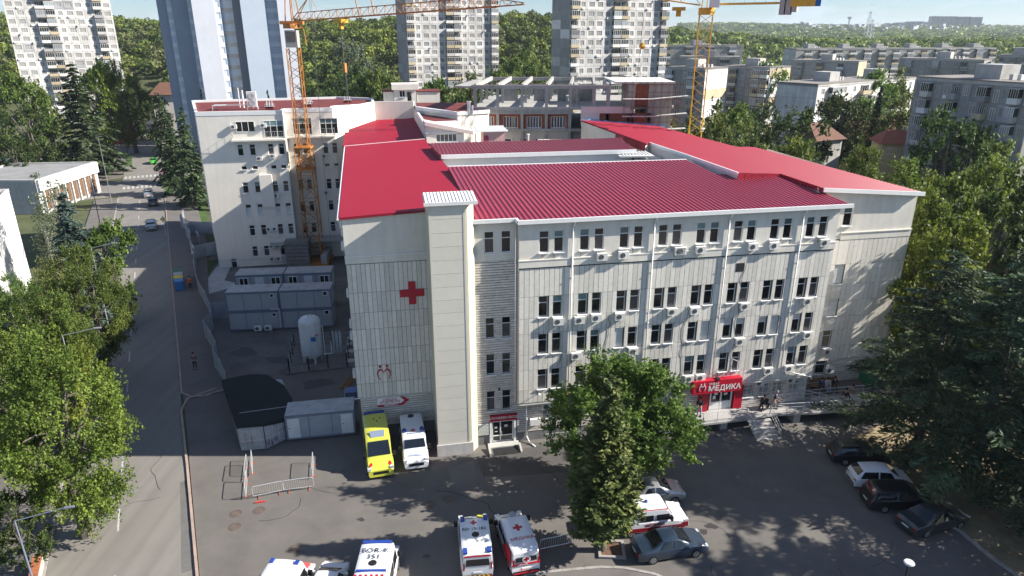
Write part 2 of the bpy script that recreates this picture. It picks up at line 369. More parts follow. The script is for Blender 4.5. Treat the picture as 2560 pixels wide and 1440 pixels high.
for i in range(9):
    q = G(g_.uniform(900, 2000), g_.uniform(1180, 1400)); r_ = g_.uniform(.15, .5); a = g_.uniform(0, 6)
    sheet('oil_stain', [(q.x + r_ * math.cos(k) * (1 + .35 * math.sin(2 * k + a)), q.y + r_ * .8 * math.sin(k) * (1 + .3 * math.cos(3 * k + a))) for k in [j * 2 * PI / 14 for j in range(14)]], .0088, mat('oil_stained_asphalt', (.05, .047, .045), .5, .2))
# manhole covers
M_iron = mat('rusty_iron', (.13, .10, .085), .8, .2, 6)
def manhole(px, py, lab):
    p = G(px, py); t = empty('manhole_cover', (p.x, p.y, .004), 0, lab, 'manhole cover', 'manhole covers in the car park')
    part('rim', MB().lathe([(.36, 0), (.42, .0), (.42, .014), (.36, .014)], 20), M_iron, t)
    b = MB().lathe([(0, .008), (.34, .008)], 20)
    for r in (.1, .2, .29): b.lathe([(r, .008), (r, .016), (r + .03, .016), (r + .03, .008)], 20)
    part('lid', b, M_iron, t)
for a in ((590, 1284, 'round iron manhole cover beside the street kerb, left of its pair'), (648, 1276, 'round iron manhole cover below the red bar on the asphalt'), (587, 1317, 'round iron manhole cover lowest of the three left of the barriers'), (737, 1373, 'round iron manhole cover just in front of a white ambulance bonnet'), (1120, 1248, 'round iron manhole cover in the tree shade of the car park'), (1075, 1262, 'round iron manhole cover in tree shade, left of another one')): manhole(*a)
# ------------------------------------------------------------------ hospital: front blocks under the red roofs
M_stucco = mat('cream_stucco', (.70, .665, .595), .9, .08, .5, streak=.08, bump=.15, bscale=40)
M_stone = mat('travertine', (.71, .675, .605), .75, .09, 3.5, rand=.12, streak=.06)
M_stone2 = mat('travertine_joined', (.71, .675, .605), .75, .09, 3.5, island=.12, streak=.06)
M_joint = mat('joint_shadow', (.10, .095, .09), .95, .1)
M_siding = mat('stone_strip', (.64, .59, .53), .85, .15, 4, island=.13)
M_shaft = mat('metal_cladding', (.62, .595, .52), .5, .03, 2, rand=.02)
M_shafty = mat('pale_yellow_cladding', (.62, .58, .42), .5, .03, 2)
M_red = mat('red_roof_sheet', (.27, .010, .028), .5, .12, .35, spec=.3, stain=.35, stcol=(.19, .008, .02), stscale=.12)
M_red2 = mat('dark_red_roof_sheet', (.19, .02, .035), .42, .10, .6, spec=.4)
M_redp = mat('red_signboard', (.46, .008, .03), .5, .05)
M_trim = mat('white_trim', (.78, .78, .77), .5, .05, 2)
M_metal = mat('galvanised', (.55, .56, .57), .45, .1, 3, metal=.3)
M_plinth = mat('grey_plinth', (.17, .17, .175), .85, .15, 1.5)
M_dark = mat('dark_rubber', (.02, .02, .022), .7, .1)
M_conc = mat('pale_concrete', (.42, .41, .39), .9, .16, .8, stain=.4, stcol=(.22, .2, .18))
M_ac = mat('ac_casing', (.72, .71, .68), .5, .06, rand=.1)
H = empty('hospital_building', (HO[0], HO[1], 0), HA, 'large travertine clad hospital with bright red sheet roofs and a pale lift shaft', 'hospital')
FR = Face(H, 0, -.3, 0); FM = Face(H, 9.2, -3.2, 0); FF = Face(H, 12.42, -3.8, 0); FG = Face(H, 12.42, -3.25, 0); FW = Face(H, 37.9, -.6, 0)

def panels(face, us, zs, holes, limit, name='stone_panel', th=.03, gap=.028):
    """grid of slabs; returns how many were made as single parts; the rest go into one joined part"""
    cache = {}; n = 0; rest = MB()
    for z0, z1 in zs:
        for u0, u1 in zip(us, us[1:]):
            rs = minus(u0 + gap / 2, z0 + gap / 2, u1 - gap / 2, z1 - gap / 2, holes)
            if not rs: continue
            o = random.uniform(0, .004)
            if n >= limit:
                for a, b, c, d in rs: rest.box(a, -th - o, b, c, 0, d)
                continue
            whole = len(rs) == 1 and abs(rs[0][2] - rs[0][0] - (u1 - u0 - gap)) < 1e-4 and abs(rs[0][3] - rs[0][1] - (z1 - z0 - gap)) < 1e-4
            if whole:
                k = (round(u1 - u0, 3), round(z1 - z0, 3))
                if k not in cache: cache[k] = MB().box(0, -th, 0, u1 - u0 - gap, 0, z1 - z0 - gap).mesh(name, M_stone)
                face.put(name, cache[k], u0 + gap / 2, z0 + gap / 2, o)
            else:
                b_ = MB()
                for a, b, c, d in rs: b_.box(a - u0, -th, b - z0, c - u0, 0, d - z0)
                face.put(name, b_.mesh(name, M_stone), u0, z0, o)
            n += 1
    if rest.f: face.part('stone_panel_field', rest, M_stone2, kind='stuff')
    return n
def siding(face, s0, s1, z0, z1, holes, pitch=.2, mb=None):
    b = MB(); z = z0; j = 0
    while z < z1 - .05:
        x = s0 - random.uniform(0, .9)
        while x < s1:
            w = random.choice((.6, .9, 1.2, .75))
            a, c = max(x, s0), min(x + w, s1)
            if c - a > .03:
                for q in minus(a + .004, z + .02, c - .004, min(z + pitch - .03, z1), holes):
                    b.box(q[0], -.06 - random.uniform(0, .012), q[1], q[2], .0, q[3])
            x += w
        z += pitch
    face.part('stone_strip', b, M_siding, kind='stuff')

# --- left block (blank wall with the red cross)
hl = []
FR.part('wall', holed(6.3, 0, 15.5, hl), M_joint); FR.part('wall', MB().poly([(0, 0, 15.5), (6.3, 0, 15.5), (6.3, 0, 18.75), (0, 0, 18.45)]).box(-.03, -.07, 14.95, 6.3, 0, 15.5), M_stucco)
FR.part('coping', MB().box(-.04, -.085, 15.5, 6.3, -.002, 15.56), M_trim)
usl = [.02 + .345 * i for i in range(18)] + [6.16]
zsl = [(12.62, 14.90), (10.98, 12.62), (9.6, 10.98), (7.87, 9.6), (6.45, 7.87), (4.9, 6.45), (3.68, 4.9)]
nL = panels(FR, usl, zsl, [], 400)
FR.part('ledge', MB().box(-.25, -.08, 3.62, 6.2, .0, 3.68), M_stone2)
siding(FR, .2, 6.2, 1.0, 3.62, [])
FR.part('plinth', MB().box(.1, -.03, 0, 6.2, .02, 1.0), M_plinth)
# side wall (faces the street) and body of the left block
FS = Face(H, 0, 58, -PI / 2)
FS.part('wall', holed(58.3, 0, 18.4, []), M_stucco)

# --- lift shaft
sh = MB()
SHP = [(6.02, -.3), (6.02, -4.1), (8.65, -4.1), (9.2, -3.45), (9.2, -.3)]
part('lift_shaft', MB().prism(SHP, 0, 20.1), [M_shafty], H)
FSH = Face(H, 6.02, -4.1, 0)
cp = {}
z = 1.02
while z < 20.0:
    h = min(1.0, 20.05 - z); k = round(h, 2)
    if k not in cp:
        b = MB(); b.box(.14, -.028, .012, 2.34, 0, h - .012); cp[k] = b.mesh('cladding_panel', M_shaft)
    FSH.put('cladding_panel', cp[k], 0, z, 0); z += 1.0
FSH.part('corner_trim', MB().box(-.02, -.045, 1.0, .13, 0, 20.05).box(2.35, -.045, 1.0, 2.50, 0, 20.05), M_shaft)
FSH.part('shaft_base', MB().box(-.12, -.14, 0, 2.72, .3, 1.0), mat('base_render', (.5, .48, .46), .9, .08, 1, streak=.1))
cn = MB(); cn.prism(join_rect([(5.75, -4.3), (9.35, -4.3), (9.35, -2.2), (5.75, -2.2)]), lambda x, y: 20.12 + (y + 4.3) * .12, lambda x, y: 20.24 + (y + 4.3) * .12)
for i in range(15): cn.prism(join_rect([(5.82 + i * .24, -4.28), (5.90 + i * .24, -4.28), (5.90 + i * .24, -2.22), (5.82 + i * .24, -2.22)]), lambda x, y: 20.24 + (y + 4.3) * .12, lambda x, y: 20.29 + (y + 4.3) * .12)
cn.box(5.7, -4.36, 20.02, 9.4, -4.28, 20.26)
part('shaft_roof', cn, mat('white_sheet', (.75, .74, .72), .4, .06), H)

# --- middle block with service door
FMw, WH = .72, 1.64
hm = [(.78, 16.07, WH and .72, 1.63), (2.02, 16.07, .72, 1.63)]
for z0 in (9.3, 6.22, 3.02): hm += [(.78, z0, .7, 1.7), (2.02, z0, .7, 1.7)]
hd = [(1.2, .12, 1.72, 1.95)]
FM.part('wall', holed(3.22, 0, 15.5, hm + hd, .3), M_joint); FM.part('wall', holed(3.22, 15.5, 18.55, hm, .2), M_stucco)
siding(FM, 0, 3.22, 1.0, 15.5, hm + [(.95, 0, 2.25, 2.1), (1.0, 2.08, 2.2, .62), (.02, .9, .9, 1.06)])
FM.part('plinth', MB().box(0, -.03, 0, .98, .02, 1.0).box(3.14, -.03, 0, 3.25, .02, 1.0), M_plinth)
for i, h in enumerate(hm): window(FM, h[0], h[1], h[2], h[3], 'dark' if i % 3 else 'mid')
part('wall', MB().poly([(12.42, -3.8, 3.75), (12.42, -3.2, 3.75), (12.42, -3.2, 18.55), (12.42, -3.8, 18.55)]), M_siding, H)
# service door with its porch
dr = FM.part('service_door', MB().box(.98, -.12, .1, 1.16, .1, 2.1).box(2.94, -.12, .1, 3.12, .1, 2.1).box(.98, -.12, 2.02, 3.12, .1, 2.2).box(1.2, .05, .12, 1.27, .12, 2.0).box(1.83, .05, .12, 1.92, .12, 2.0).box(2.84, .05, .12, 2.92, .12, 2.0).box(1.2, .05, .62, 2.92, .12, .7).box(1.2, .05, .12, 2.92, .12, .2).box(1.2, .05, 1.93, 2.92, .12, 2.0), M_trim)
link('pane', MB().box(1.27, .08, .2, 1.83, .09, 1.94).box(1.92, .08, .2, 2.84, .09, 1.94).mesh('pane', GD), dr)
link('notice', MB().box(1.4, .068, 1.32, 1.62, .075, 1.5).box(1.42, .068, 1.0, 1.64, .075, 1.06).box(2.2, .068, 1.4, 2.46, .075, 1.6).mesh('notice', WHITE), dr)
link('handle', MB().tube((1.97, .03, .75), (1.97, .03, 1.05), .02).mesh('handle', M_metal), dr)
FM.part('doorstep', MB().box(.8, -.75, 0, 3.3, -.05, .12), M_conc)
FM.part('rubber_mat', MB().box(1.1, -1.75, .0, 3.0, -.76, .03), M_dark)
FM.part('ramp_cheek', MB().prism([(.72, -1.9), (.86, -1.9), (.86, -.75), (.72, -.75)], 0, lambda x, y: .12 + (y + 1.9) * .22), M_conc)
FM.part('ramp_cheek', MB().prism([(3.2, -1.7), (3.34, -1.7), (3.34, -.75), (3.2, -.75)], 0, lambda x, y: .12 + (y + 1.7) * .22), M_conc)
FM.part('notice_board', MB().box(.05, -.1, .93, .9, -.04, 1.95), M_trim)
nb = FM.part('poster', MB().box(.1, -.112, 1.0, .85, -.102, 1.9), mat('printed_sheet', (.5, .53, .5), .6, .5, 9))
FM.part('wall_lamp', MB().tube((1.75, 0, 5.05), (1.75, -.18, 5.05), .02).tube((1.75, -.2, 4.9), (1.75, -.2, 5.1), .07, 8), M_dark)

# --- main block: overhanging upper storeys
pairs = [1.48 + 3.045 * i for i in range(8)]
rows = [(16.07, 1.63), (11.0, 1.68), (7.95, 1.67), (4.92, 1.68)]
hf = []; plan = []
vr = {0: 'dark teal teal mid teal dark mid mid teal teal mid teal dark teal teal mid'.split(),
      1: 'dark teal teal dark dark mid dark mid dark dark dark mid dark dark dark mid'.split(),
      2: 'dark mid dark teal shutter dark dark mid dark shutter half half half shutter half mid'.split(),
      3: 'mid dark mid mid teal teal mid mid teal teal dark mid dark mid teal mid'.split()}
for r, (z0, h) in enumerate(rows):
    for i, s in enumerate(pairs):
        for j, ds in enumerate((0, 1.1)):
            q = (s + ds, z0, .73, h); hf.append(q); plan.append((q, vr[r][i * 2 + j], r))
FF.part('wall', holed(25.5, 3.75, 14.98, hf, .3), M_joint)
FF.part('wall', holed(25.5, 15.6, 18.5, hf, .2), M_stucco)
FF.part('frieze', MB().box(-.05, -.1, 15.0, 25.52, 0, 15.52).box(-.06, -.13, 15.52, 25.54, 0, 15.6), M_stucco)
FF.part('shadow_gap', MB().box(0, -.012, 14.9, 25.5, 0, 15.0), M_dark)
for q, v, r in plan: window(FF, q[0], q[1], q[2], q[3], v)
for s, z in ((2.58, 9.7), (2.58, 6.65)): FF.part('blind_box', MB().box(s - .02, -.05, z - .02, s + .75, .05, z + .02 - .35 + .3), WHITE)
nc = 67; usf = [25.5 * i / nc for i in range(nc + 1)]
zsf = [(12.70, 14.90), (10.95, 12.70), (9.7, 10.95), (7.93, 9.7), (6.62, 7.93), (4.9, 6.62), (3.77, 4.9)]
panels(FF, usf, zsf, hf, 296 - nL)
# soffit, right end
part('soffit', MB().box(12.42, -3.8, 3.55, 37.92, -3.2, 3.75), M_stone2, H)
part('wall', MB().poly([(37.92, -3.8, 3.75), (37.92, -.6, 3.75), (37.92, -.6, 18.5), (37.92, -3.8, 18.5)]).poly([(37.92, -3.25, 0), (37.92, -.6, 0), (37.92, -.6, 3.75), (37.92, -3.25, 3.75)]), M_stucco, H)
# downpipes
for s in (3.96, 10.2, 16.2, 22.36):
    FF.part('downpipe', MB().path([(s + .06, -.34, 18.42), (s + .06, -.3, 18.15), (s, -.12, 18.0), (s, -.12, 3.9 if s < 20 else 4.6)], .055, 8).box(s - .06, -.2, 9.9, s + .06, 0, 9.96).box(s - .06, -.2, 14.0, s + .06, 0, 14.06), M_trim, smooth=True)
FF.part('downpipe', MB().path([(22.36, -.12, 4.6), (22.9, -.14, 4.4), (25.3, -.14, 3.7), (25.45, -.1, 3.4)], .055, 8), M_trim, smooth=True)
FM.part('downpipe', MB().path([(3.05, -.1, 18.4), (3.05, -.1, 3.7)], .05, 8), M_trim, smooth=True)
FG.part('downpipe', MB().path([(.75, -.12, 3.5), (.75, -.12, .5), (.9, -.5, .12), (1.25, -1.1, .05)], .06, 8), M_trim, smooth=True)
# ground floor under the overhang
hg = []
for s in (2.05, 3.55, 5.6, 8.7, 10.3, 11.9, 19.55, 21.05, 22.3, 23.85): hg.append((s, 1.92, .95, 1.15))
hg.append((15.45, .95, 4.1, 2.1)); hg.append((2.9, .45, .7, .5))
FG.part('wall', holed(25.5, 0, 3.6, hg, .25), M_joint)
siding(FG, 0, 25.5, .85, 3.6, hg)
FG.part('plinth', MB().box(0, -.03, 0, 25.5, .02, .85), M_plinth)
for h in hg[:-2]:
    w = window(FG, h[0], h[1], h[2], h[3], 'dark', 2, False)
    g = MB()
    for i in range(9): x = .06 + i * (h[2] - .12) / 8; g.box(x - .012, -.07, .02, x + .012, -.046, h[3] - .02)
    g.box(.02, -.075, .3, h[2] - .02, -.05, .33).box(.02, -.075, h[3] - .3, h[2] - .02, -.05, h[3] - .27); link('window_bars', g.mesh('window_bars', WHITE), w)
FG.part('air_conditioner', MB().box(1.0, -.42, 1.55, 1.85, -.1, 2.1), M_ac); FG.part('fence_panel', MB().path([(2.1, -.95, .1), (2.1, -.95, 1.0), (4.7, -.95, 1.0), (4.7, -.95, .1), (2.1, -.95, .1)], .025, 6), M_metal)
# main entrance
en = FG.part('main_entrance', MB().box(15.5, .02, 1.0, 15.6, .16, 3.0).box(19.4, .02, 1.0, 19.5, .16, 3.0).box(16.6, .02, 1.0, 16.72, .16, 3.0).box(18.5, .02, 1.0, 18.62, .16, 3.0).box(17.55, .02, 1.0, 17.67, .16, 3.0).box(15.5, .02, 2.88, 19.5, .16, 3.0).box(16.6, .03, 1.0, 18.62, .16, 1.75).box(16.6, .02, 2.72, 18.62, .14, 2.82), WHITE)
link('pane', MB().box(15.6, .1, 1.0, 19.4, .12, 2.9).mesh('pane', GD), en)
link('notice', MB().box(16.9, .08, 2.0, 17.15, .095, 2.3).box(17.0, .08, 2.38, 17.3, .095, 2.6).box(17.9, .08, 2.3, 18.2, .095, 2.5).mesh('notice', WHITE), en)
FG.part('red_pier', MB().box(15.45, -.16, .97, 16.35, .05, 3.15), M_redp); FG.part('red_pier', MB().box(18.72, -.16, .97, 19.5, .05, 3.15), M_redp)

# --- air conditioners
def ac_mesh():
    b = MB().box(0, -.36, 0, .78, -.08, .54); b.box(-.006, -.368, -.01, .786, -.352, .0, 0)
    f = MB(); n = 14; r0 = .2
    for k in range(n):
        a0, a1 = 2 * PI * k / n, 2 * PI * (k + 1) / n; f.poly([(.30, -.366, .27), (.30 + r0 * math.cos(a0), -.366, .27 + r0 * math.sin(a0)), (.30 + r0 * math.cos(a1), -.366, .27 + r0 * math.sin(a1))])
    for rr in (.2, .13, .06):
        for k in range(n): a0, a1 = 2 * PI * k / n, 2 * PI * (k + 1) / n; f.tube((.30 + rr * math.cos(a0), -.37, .27 + rr * math.sin(a0)), (.30 + rr * math.cos(a1), -.37, .27 + rr * math.sin(a1)), .007, 4, 1, caps=False)
    br = MB().box(.08, -.34, -.06, .12, 0, -.02).box(.66, -.34, -.06, .70, 0, -.02).tube((.1, -.3, -.05), (.1, 0, -.35), .012, 4).tube((.68, -.3, -.05), (.68, 0, -.35), .012, 4)
    return b.mesh('air_conditioner', M_ac), f.mesh('fan_grille', [M_dark, M_metal]), br.mesh('bracket', M_metal)
ACM = ac_mesh()
def ac(face, s, z, o=0, side=0):
    a = face.put('air_conditioner', ACM[0], s, z, o); link('fan_grille', ACM[1], a); link('bracket', ACM[2], a); return a
def acs(face, v, pts, off):
    for p in pts:
        r = ray(*p); u0, v0 = Lc((0, 0)); t = (v - .3 - v0) / (-r[0] * huy + r[1] * hux)
        u = Lc((r[0] * t, r[1] * t))[0]; ac(face, u - off - .39, CAMH + r[2] * t - .27)
def zp(x0, y0, l, k=2.977): return [(x0 + a / k, y0 + b / k) for a, b in l]
acs(FF, -3.8, zp(850, 480, [(1952, 483), (2112, 470), (2530, 440), (1625, 965), (1785, 955), (1910, 938), (2085, 928), (2475, 893), (1760, 1222), (2185, 1187)]), 12.42)
acs(FF, -3.8, zp(1700, 480, [(10, 440), (157, 432), (547, 407), (705, 400), (1080, 378), (115, 885), (487, 852), (955, 815), (450, 1115), (955, 1065), (660, 1332), (815, 1315), (70, 1392), (155, 1383)]), 12.42)
acs(FW, -.6, zp(1700, 480, [(1100, 1190), (1115, 1328)]), 37.9)
acs(FG, -3.25, zp(1640, 860, [(1105, 415), (1440, 385)], 4.267) + zp(860, 900, [(2405, 550)], 4.741), 12.42)
FG2 = Face(H, 12.42, -3.25, 0)
# units hung on the street side of the left block
for y, z in ((2.5, 17.2), (2.6, 15.4), (4, 11.0), (4.2, 8.2), (3.6, 7.4), (2.6, 4.4), (9, 16), (14, 13), (20, 16), (7, 2.6)):
    ac(FS, 58 - y, z)

# rain dirt that has run down from the window sills
M_dirt = mat('rain_dirt', (.42, .395, .35), .9, .2, 3); M_dirt2 = mat('rust_dirt', (.45, .33, .22), .9, .2, 3); g_ = random.Random(21)
def dirt(face, holes, off):
    b = MB()
    for h in holes:
        for k in range(g_.randint(1, 4)):
            x = h[0] + g_.choice((g_.uniform(-.04, .1), g_.uniform(h[2] - .1, h[2] + .04), g_.uniform(0, h[2]))); L = g_.uniform(.2, 1.0); w = g_.uniform(.015, .045); z = h[1] - .07; m = 1 if g_.random() < .15 else 0
            b.poly([(x - w * .3, -off, z - L), (x + w * .3, -off, z - L), (x + w, -off, z), (x - w, -off, z)], m)
    face.part('rain_streak', b, [M_dirt, M_dirt2], kind='stuff')
dirt(FF, [q for q in hf if q[1] < 15], .038); dirt(FF, [q for q in hf if q[1] > 15], .003)
# cables looping down the facade
for s, zs in ((7.0, (10.9, 4.0)), (13.4, (11, 3.8)), (17.9, (14.2, 4.9)), (21.6, (9.5, 4.2)), (3.2, (10.6, 6.8))):
    g_ = random.Random(int(s * 10)); pts = []; z = zs[0]
    while z > zs[1]: pts.append((s + g_.uniform(-.18, .18), -.06, z)); z -= g_.uniform(.3, .8)
    FF.part('cable', MB().path(pts, .014, 4), M_dark)
FF.part('wall_grille', MB().box(17.2, -.05, 13.6, 17.9, 0, 14.3), M_dark)
ow = window(FF, 22.9, 4.92, .02, 1.6, 'dark', 1, False, False) if False else None
FF.part('open_sash', MB().box(0, -.02, 0, .05, .02, 1.05).box(.55, -.02, 0, .6, .02, 1.05).box(.05, -.02, 0, .55, .02, .05).box(.05, -.02, 1.0, .55, .02, 1.05).xf(Matrix.Translation((17.83, -.02, 4.98)) @ Matrix.Rotation(R(-60), 4, 'Z')), WHITE)
# --- right wing
hw = [(2.87, 15.83, .85, 1.62), (2.87, 10.63, .95, 1.75), (2.87, 7.6, .95, 1.65), (2.87, 4.52, .85, 1.7), (2.6, 1.9, 1.1, 1.35)]
FW.part('wall', holed(9.6, 0, 14.7, hw, .3), M_joint); FW.part('wall', holed(9.6, 14.7, 18.45, hw, .25), M_stucco)
FW.part('wall', MB().poly([(0, 0, 18.45), (9.6, 0, 18.45), (.0, 0, 19.2)]), M_stucco)
FW.part('frieze', MB().box(2.9, -.06, 14.62, 9.62, 0, 15.2).box(2.9, -.12, 15.2, 9.64, 0, 15.28), M_stucco)
for h, v in zip(hw, ('teal', 'shutter', 'shutter', 'mid', 'dark')): window(FW, *h, v)
usw = [3.85 + .46 * i for i in range(13)] + [9.6]
panels(FW, [0, .95, 1.9, 2.86] + usw, [(12.4, 14.6), (10.55, 12.4), (9.0, 10.55), (7.5, 9.0), (6.2, 7.5), (4.6, 6.2), (3.35, 4.6)], hw, 0)
siding(FW, 0, 9.6, 1.0, 3.35, hw); FW.part('plinth', MB().box(0, -.03, 0, 9.6, .02, 1.0), M_plinth)
FE = Face(H, 47.5, -.6, PI / 2)
FE.part('wall', holed(24, 0, 18.4, []), M_stucco)

# --- roofs
def roof(name, pts, zf, th=.18, m=M_red, trim=None):
    b = MB(); pts = join_rect(pts); b.prism(pts, lambda x, y: zf(x, y) - th, zf); return part(name, b, m, H)
def ribs(name, pts, zf, pitch, m, w=.16, h=.05, along='v', skew=0.0):
    """raised trapezoid ribs over a roof polygon, clipped to it"""
    b = MB(); ax = 0 if along == 'v' else 1; lo = min(p[ax] for p in pts) - 3; hi = max(p[ax] for p in pts) + 3; t = lo + pitch / 2
    while t < hi:
        xs = []; n = len(pts)
        for i in range(n):
            p, q = pts[i], pts[(i + 1) % n]
            pa, qa = p[ax] - skew * p[1 - ax], q[ax] - skew * q[1 - ax]
            if (pa - t) * (qa - t) < 0: k = (t - pa) / (qa - pa); xs.append(p[1 - ax] + k * (q[1 - ax] - p[1 - ax]))
        xs.sort()
        for y0, y1 in zip(xs[::2], xs[1::2]):
            def P(a, y, dz):
                x = t + skew * y + a; c = (x, y) if ax == 0 else (y, x); return (c[0], c[1], zf(*c) + dz)
            b.poly([P(-w / 2, y0, 0), P(-w / 2 + .03, y0, h), P(-w / 2 + .03, y1, h), P(-w / 2, y1, 0)]); b.poly([P(-w / 2 + .03, y0, h), P(w / 2 - .03, y0, h), P(w / 2 - .03, y1, h), P(-w / 2 + .03, y1, h)])
            b.poly([P(w / 2 - .03, y0, h), P(w / 2, y0, 0), P(w / 2, y1, 0), P(w / 2 - .03, y1, h)]); b.poly([P(-w / 2, y0, 0), P(w / 2, y0, 0), P(w / 2 - .03, y0, h), P(-w / 2 + .03, y0, h)])
        t += pitch
    part(name, b, m, H, kind='stuff')
zA = lambda x, y: 18.55 + .05 * x
PA = [(-.2, -.45), (6.1, -.45), (6.1, -.3), (9.25, -.3), (9.3, 5.1), (9.35, 15.2), (9.2, 19.4), (8.8, 25.7), (8.6, 34.7), (8.5, 57.3), (2.84, 58.2), (-.9, 49.2), (-.85, 46.4), (-1.35, 46.3), (-1.2, 34.0), (-.83, 33.8)]
roof('roof', PA, zA); ribs('roof_rib', PA, zA, .28, mat('highlit_red_rib', (.31, .016, .036), .4, .05), .1, .022, 'u')  # ribs get a lighter red as a painted highlight
part('roof_seam', MB().prism(join_rect([(-1.0, 33.75), (8.6, 34.6), (8.6, 34.75), (-1.0, 33.9)]), lambda x, y: zA(x, y) + .02, lambda x, y: zA(x, y) + .06), M_trim, H)
part('gutter', MB().path([(-.28, -.5, 18.42), (-.95, 33.7, 18.4)], .09, 6).path([(-.3, -.4, 18.4), (-.12, -.1, 18.2), (-.1, .1, 17.0)], .06, 6), M_trim, H)
zB = lambda x, y: 18.78 + .045 * y
PB = [(9.2, -3.42), (12.3, -3.42), (12.3, -4.06), (38.6, -4.06), (38.62, 5.9), (34.45, 6.5), (32.55, 6.9), (32.55, 12.9), (12.6, 13.35), (9.2, 13.45)]
roof('roof', PB, zB, .2, mat('shaded_red_trough', (.21, .015, .033), .42, .08, .7)); ribs('roof_rib', PB, zB, .385, mat('highlit_red_rib_main', (.31, .032, .06), .38, .07, .7), .23, .06, 'v', -.015)  # highlight painted on the ribs, shade painted into the troughs
part('eaves_fascia', MB().box(12.25, -4.2, 18.36, 38.75, -4.06, 18.66).box(9.1, -3.56, 18.4, 12.38, -3.42, 18.68).box(12.2, -4.14, 18.38, 12.38, -3.45, 18.67), M_trim, H)
part('ridge_trim', MB().prism(join_rect([(9.2, 13.35), (32.6, 12.8), (32.6, 13.0), (9.2, 13.55)]), lambda x, y: zB(x, y) - .3, lambda x, y: zB(x, y) + .075), M_trim, H)
part('gable_flashing', MB().poly([(9.19, -.5, 18.7), (9.19, 13.5, 19.0), (9.19, 13.5, 19.43), (9.19, -.5, 18.82)]), M_red2, H)
part('wall', MB().poly([(32.56, 13, 16), (32.56, 6.9, 16), (32.56, 6.9, 19.1), (32.56, 13, 19.3)]).poly([(9.25, 13.4, 15), (9.25, 13.4, 19.0), (32.5, 12.9, 19.0), (32.5, 12.9, 15)]), M_stucco, H)
# middle roof behind the courtyard
zC = lambda x, y: 19.5 + .006 * (y - 19)
PC = [(9.15, 19.35), (29.6, 18.9), (30.3, 24.4), (31.0, 27.2), (8.45, 27.2), (8.7, 25.7)]
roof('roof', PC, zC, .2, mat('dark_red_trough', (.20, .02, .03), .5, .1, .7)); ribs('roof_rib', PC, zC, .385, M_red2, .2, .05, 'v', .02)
part('wall', MB().prism(join_rect([(9.3, 19.6), (29.3, 19.1), (29.6, 26.8), (9.0, 26.9)]), 10, 19.3), mat('white_render', (.68, .68, .67), .85, .06, .5), H)
part('fascia', MB().prism(join_rect([(9.1, 19.2), (29.65, 18.75), (29.65, 18.92), (9.1, 19.37)]), 19.15, 19.55), M_trim, H)
part('gable_flashing', MB().prism(join_rect([(9.02, 19.3), (9.14, 19.3), (8.72, 25.7), (8.6, 25.7)]), 18.9, 19.56), M_red2, H)
part('courtyard_floor', MB().box(9.3, 13.4, 15.2, 33, 19.5, 15.4), M_conc, H)
pc = MB(); pc.prism(join_rect([(27.6, 18.0), (31.2, 17.6), (31.4, 20.4), (27.8, 21)]), 18.9, 19.05)
for i in range(9): pc.prism(join_rect([(28 + i * .36, 18.1), (28.14 + i * .36, 18.1), (28.4 + i * .36, 20.4), (28.26 + i * .36, 20.4)]), 19.05, 19.12)
part('canopy_roof', pc, mat('white_sheet', (.75, .74, .72)), H)
part('wall', MB().prism(join_rect([(29.6, 18.6), (32.4, 18.4), (32.4, 23), (29.9, 23)]), 12, 18.6), M_stucco, H)
# right roof
zD = lambda x, y: 22.3 - .08 * x
PD = [(38.15, -1.1), (47.75, -.95), (45.9, 23.15), (43.2, 22.9), (42.4, 29), (40.86, 42.7), (30.62, 42.5), (31.24, 30.0), (31.64, 21.2), (32.4, 22.1), (33.2, 14.3), (33.65, 4.6), (38.1, 5.2)]
roof('roof', PD, zD, .2, mat('red_roof_right', (.24, .012, .027), .55, .1, .4, spec=.25, stain=.35, stcol=(.20, .012, .026), stscale=.12)); ribs('roof_rib', PD, zD, .42, mat('highlit_red_rib', (.31, .016, .036)), .14, .03, 'u')  # rib highlight is put into the lighter rib colour
wl = MB(); lp = [(38.15, -.28), (38.1, 5.2), (33.65, 4.7), (33.2, 14.3), (32.4, 22.1), (31.64, 21.3), (31.24, 30.0), (30.62, 42.5), (40.8, 42.6), (42.3, 29), (43.1, 23), (45.8, 23), (47.45, -.28)]
wl.prism(join_rect(lp), 0, lambda x, y: zD(x, y) - .18); part('wall', wl, M_stucco, H)
part('verge_trim', MB().prism(join_rect([(38.1, -1.2), (47.8, -1.05), (47.8, -.93), (38.1, -1.08)]), lambda x, y: zD(x, y) - .28, lambda x, y: zD(x, y) + .05), M_trim, H)
part('verge_trim', MB().prism(join_rect([(33.55, 4.6), (33.7, 4.6), (33.25, 14.3), (33.1, 14.3)]), lambda x, y: zD(x, y) - .25, lambda x, y: zD(x, y) + .04).prism(join_rect([(33.1, 14.3), (33.25, 14.3), (32.5, 22.1), (32.35, 22.1)]), lambda x, y: zD(x, y) - .25, lambda x, y: zD(x, y) + .04), M_trim, H)
for (a, b) in (((38.12, -1.05), (38.08, 5.2)), ((38.08, 5.22), (33.66, 4.62)), ((31.2, 30), (31.6, 21.3))):
    n = 6; fl = MB()
    for i in range(n):
        p = [a[k] + (b[k] - a[k]) * (i + .04) / n for k in (0, 1)]; q = [a[k] + (b[k] - a[k]) * (i + .96) / n for k in (0, 1)]
        dx, dy = -.05, -.05
        fl.poly([(p[0] + dx, p[1] + dy, 18.9), (q[0] + dx, q[1] + dy, 18.9), (q[0] + dx, q[1] + dy, zD(*q) - .02), (p[0] + dx, p[1] + dy, zD(*p) - .02)])
    part('flashing', fl, M_red, H)
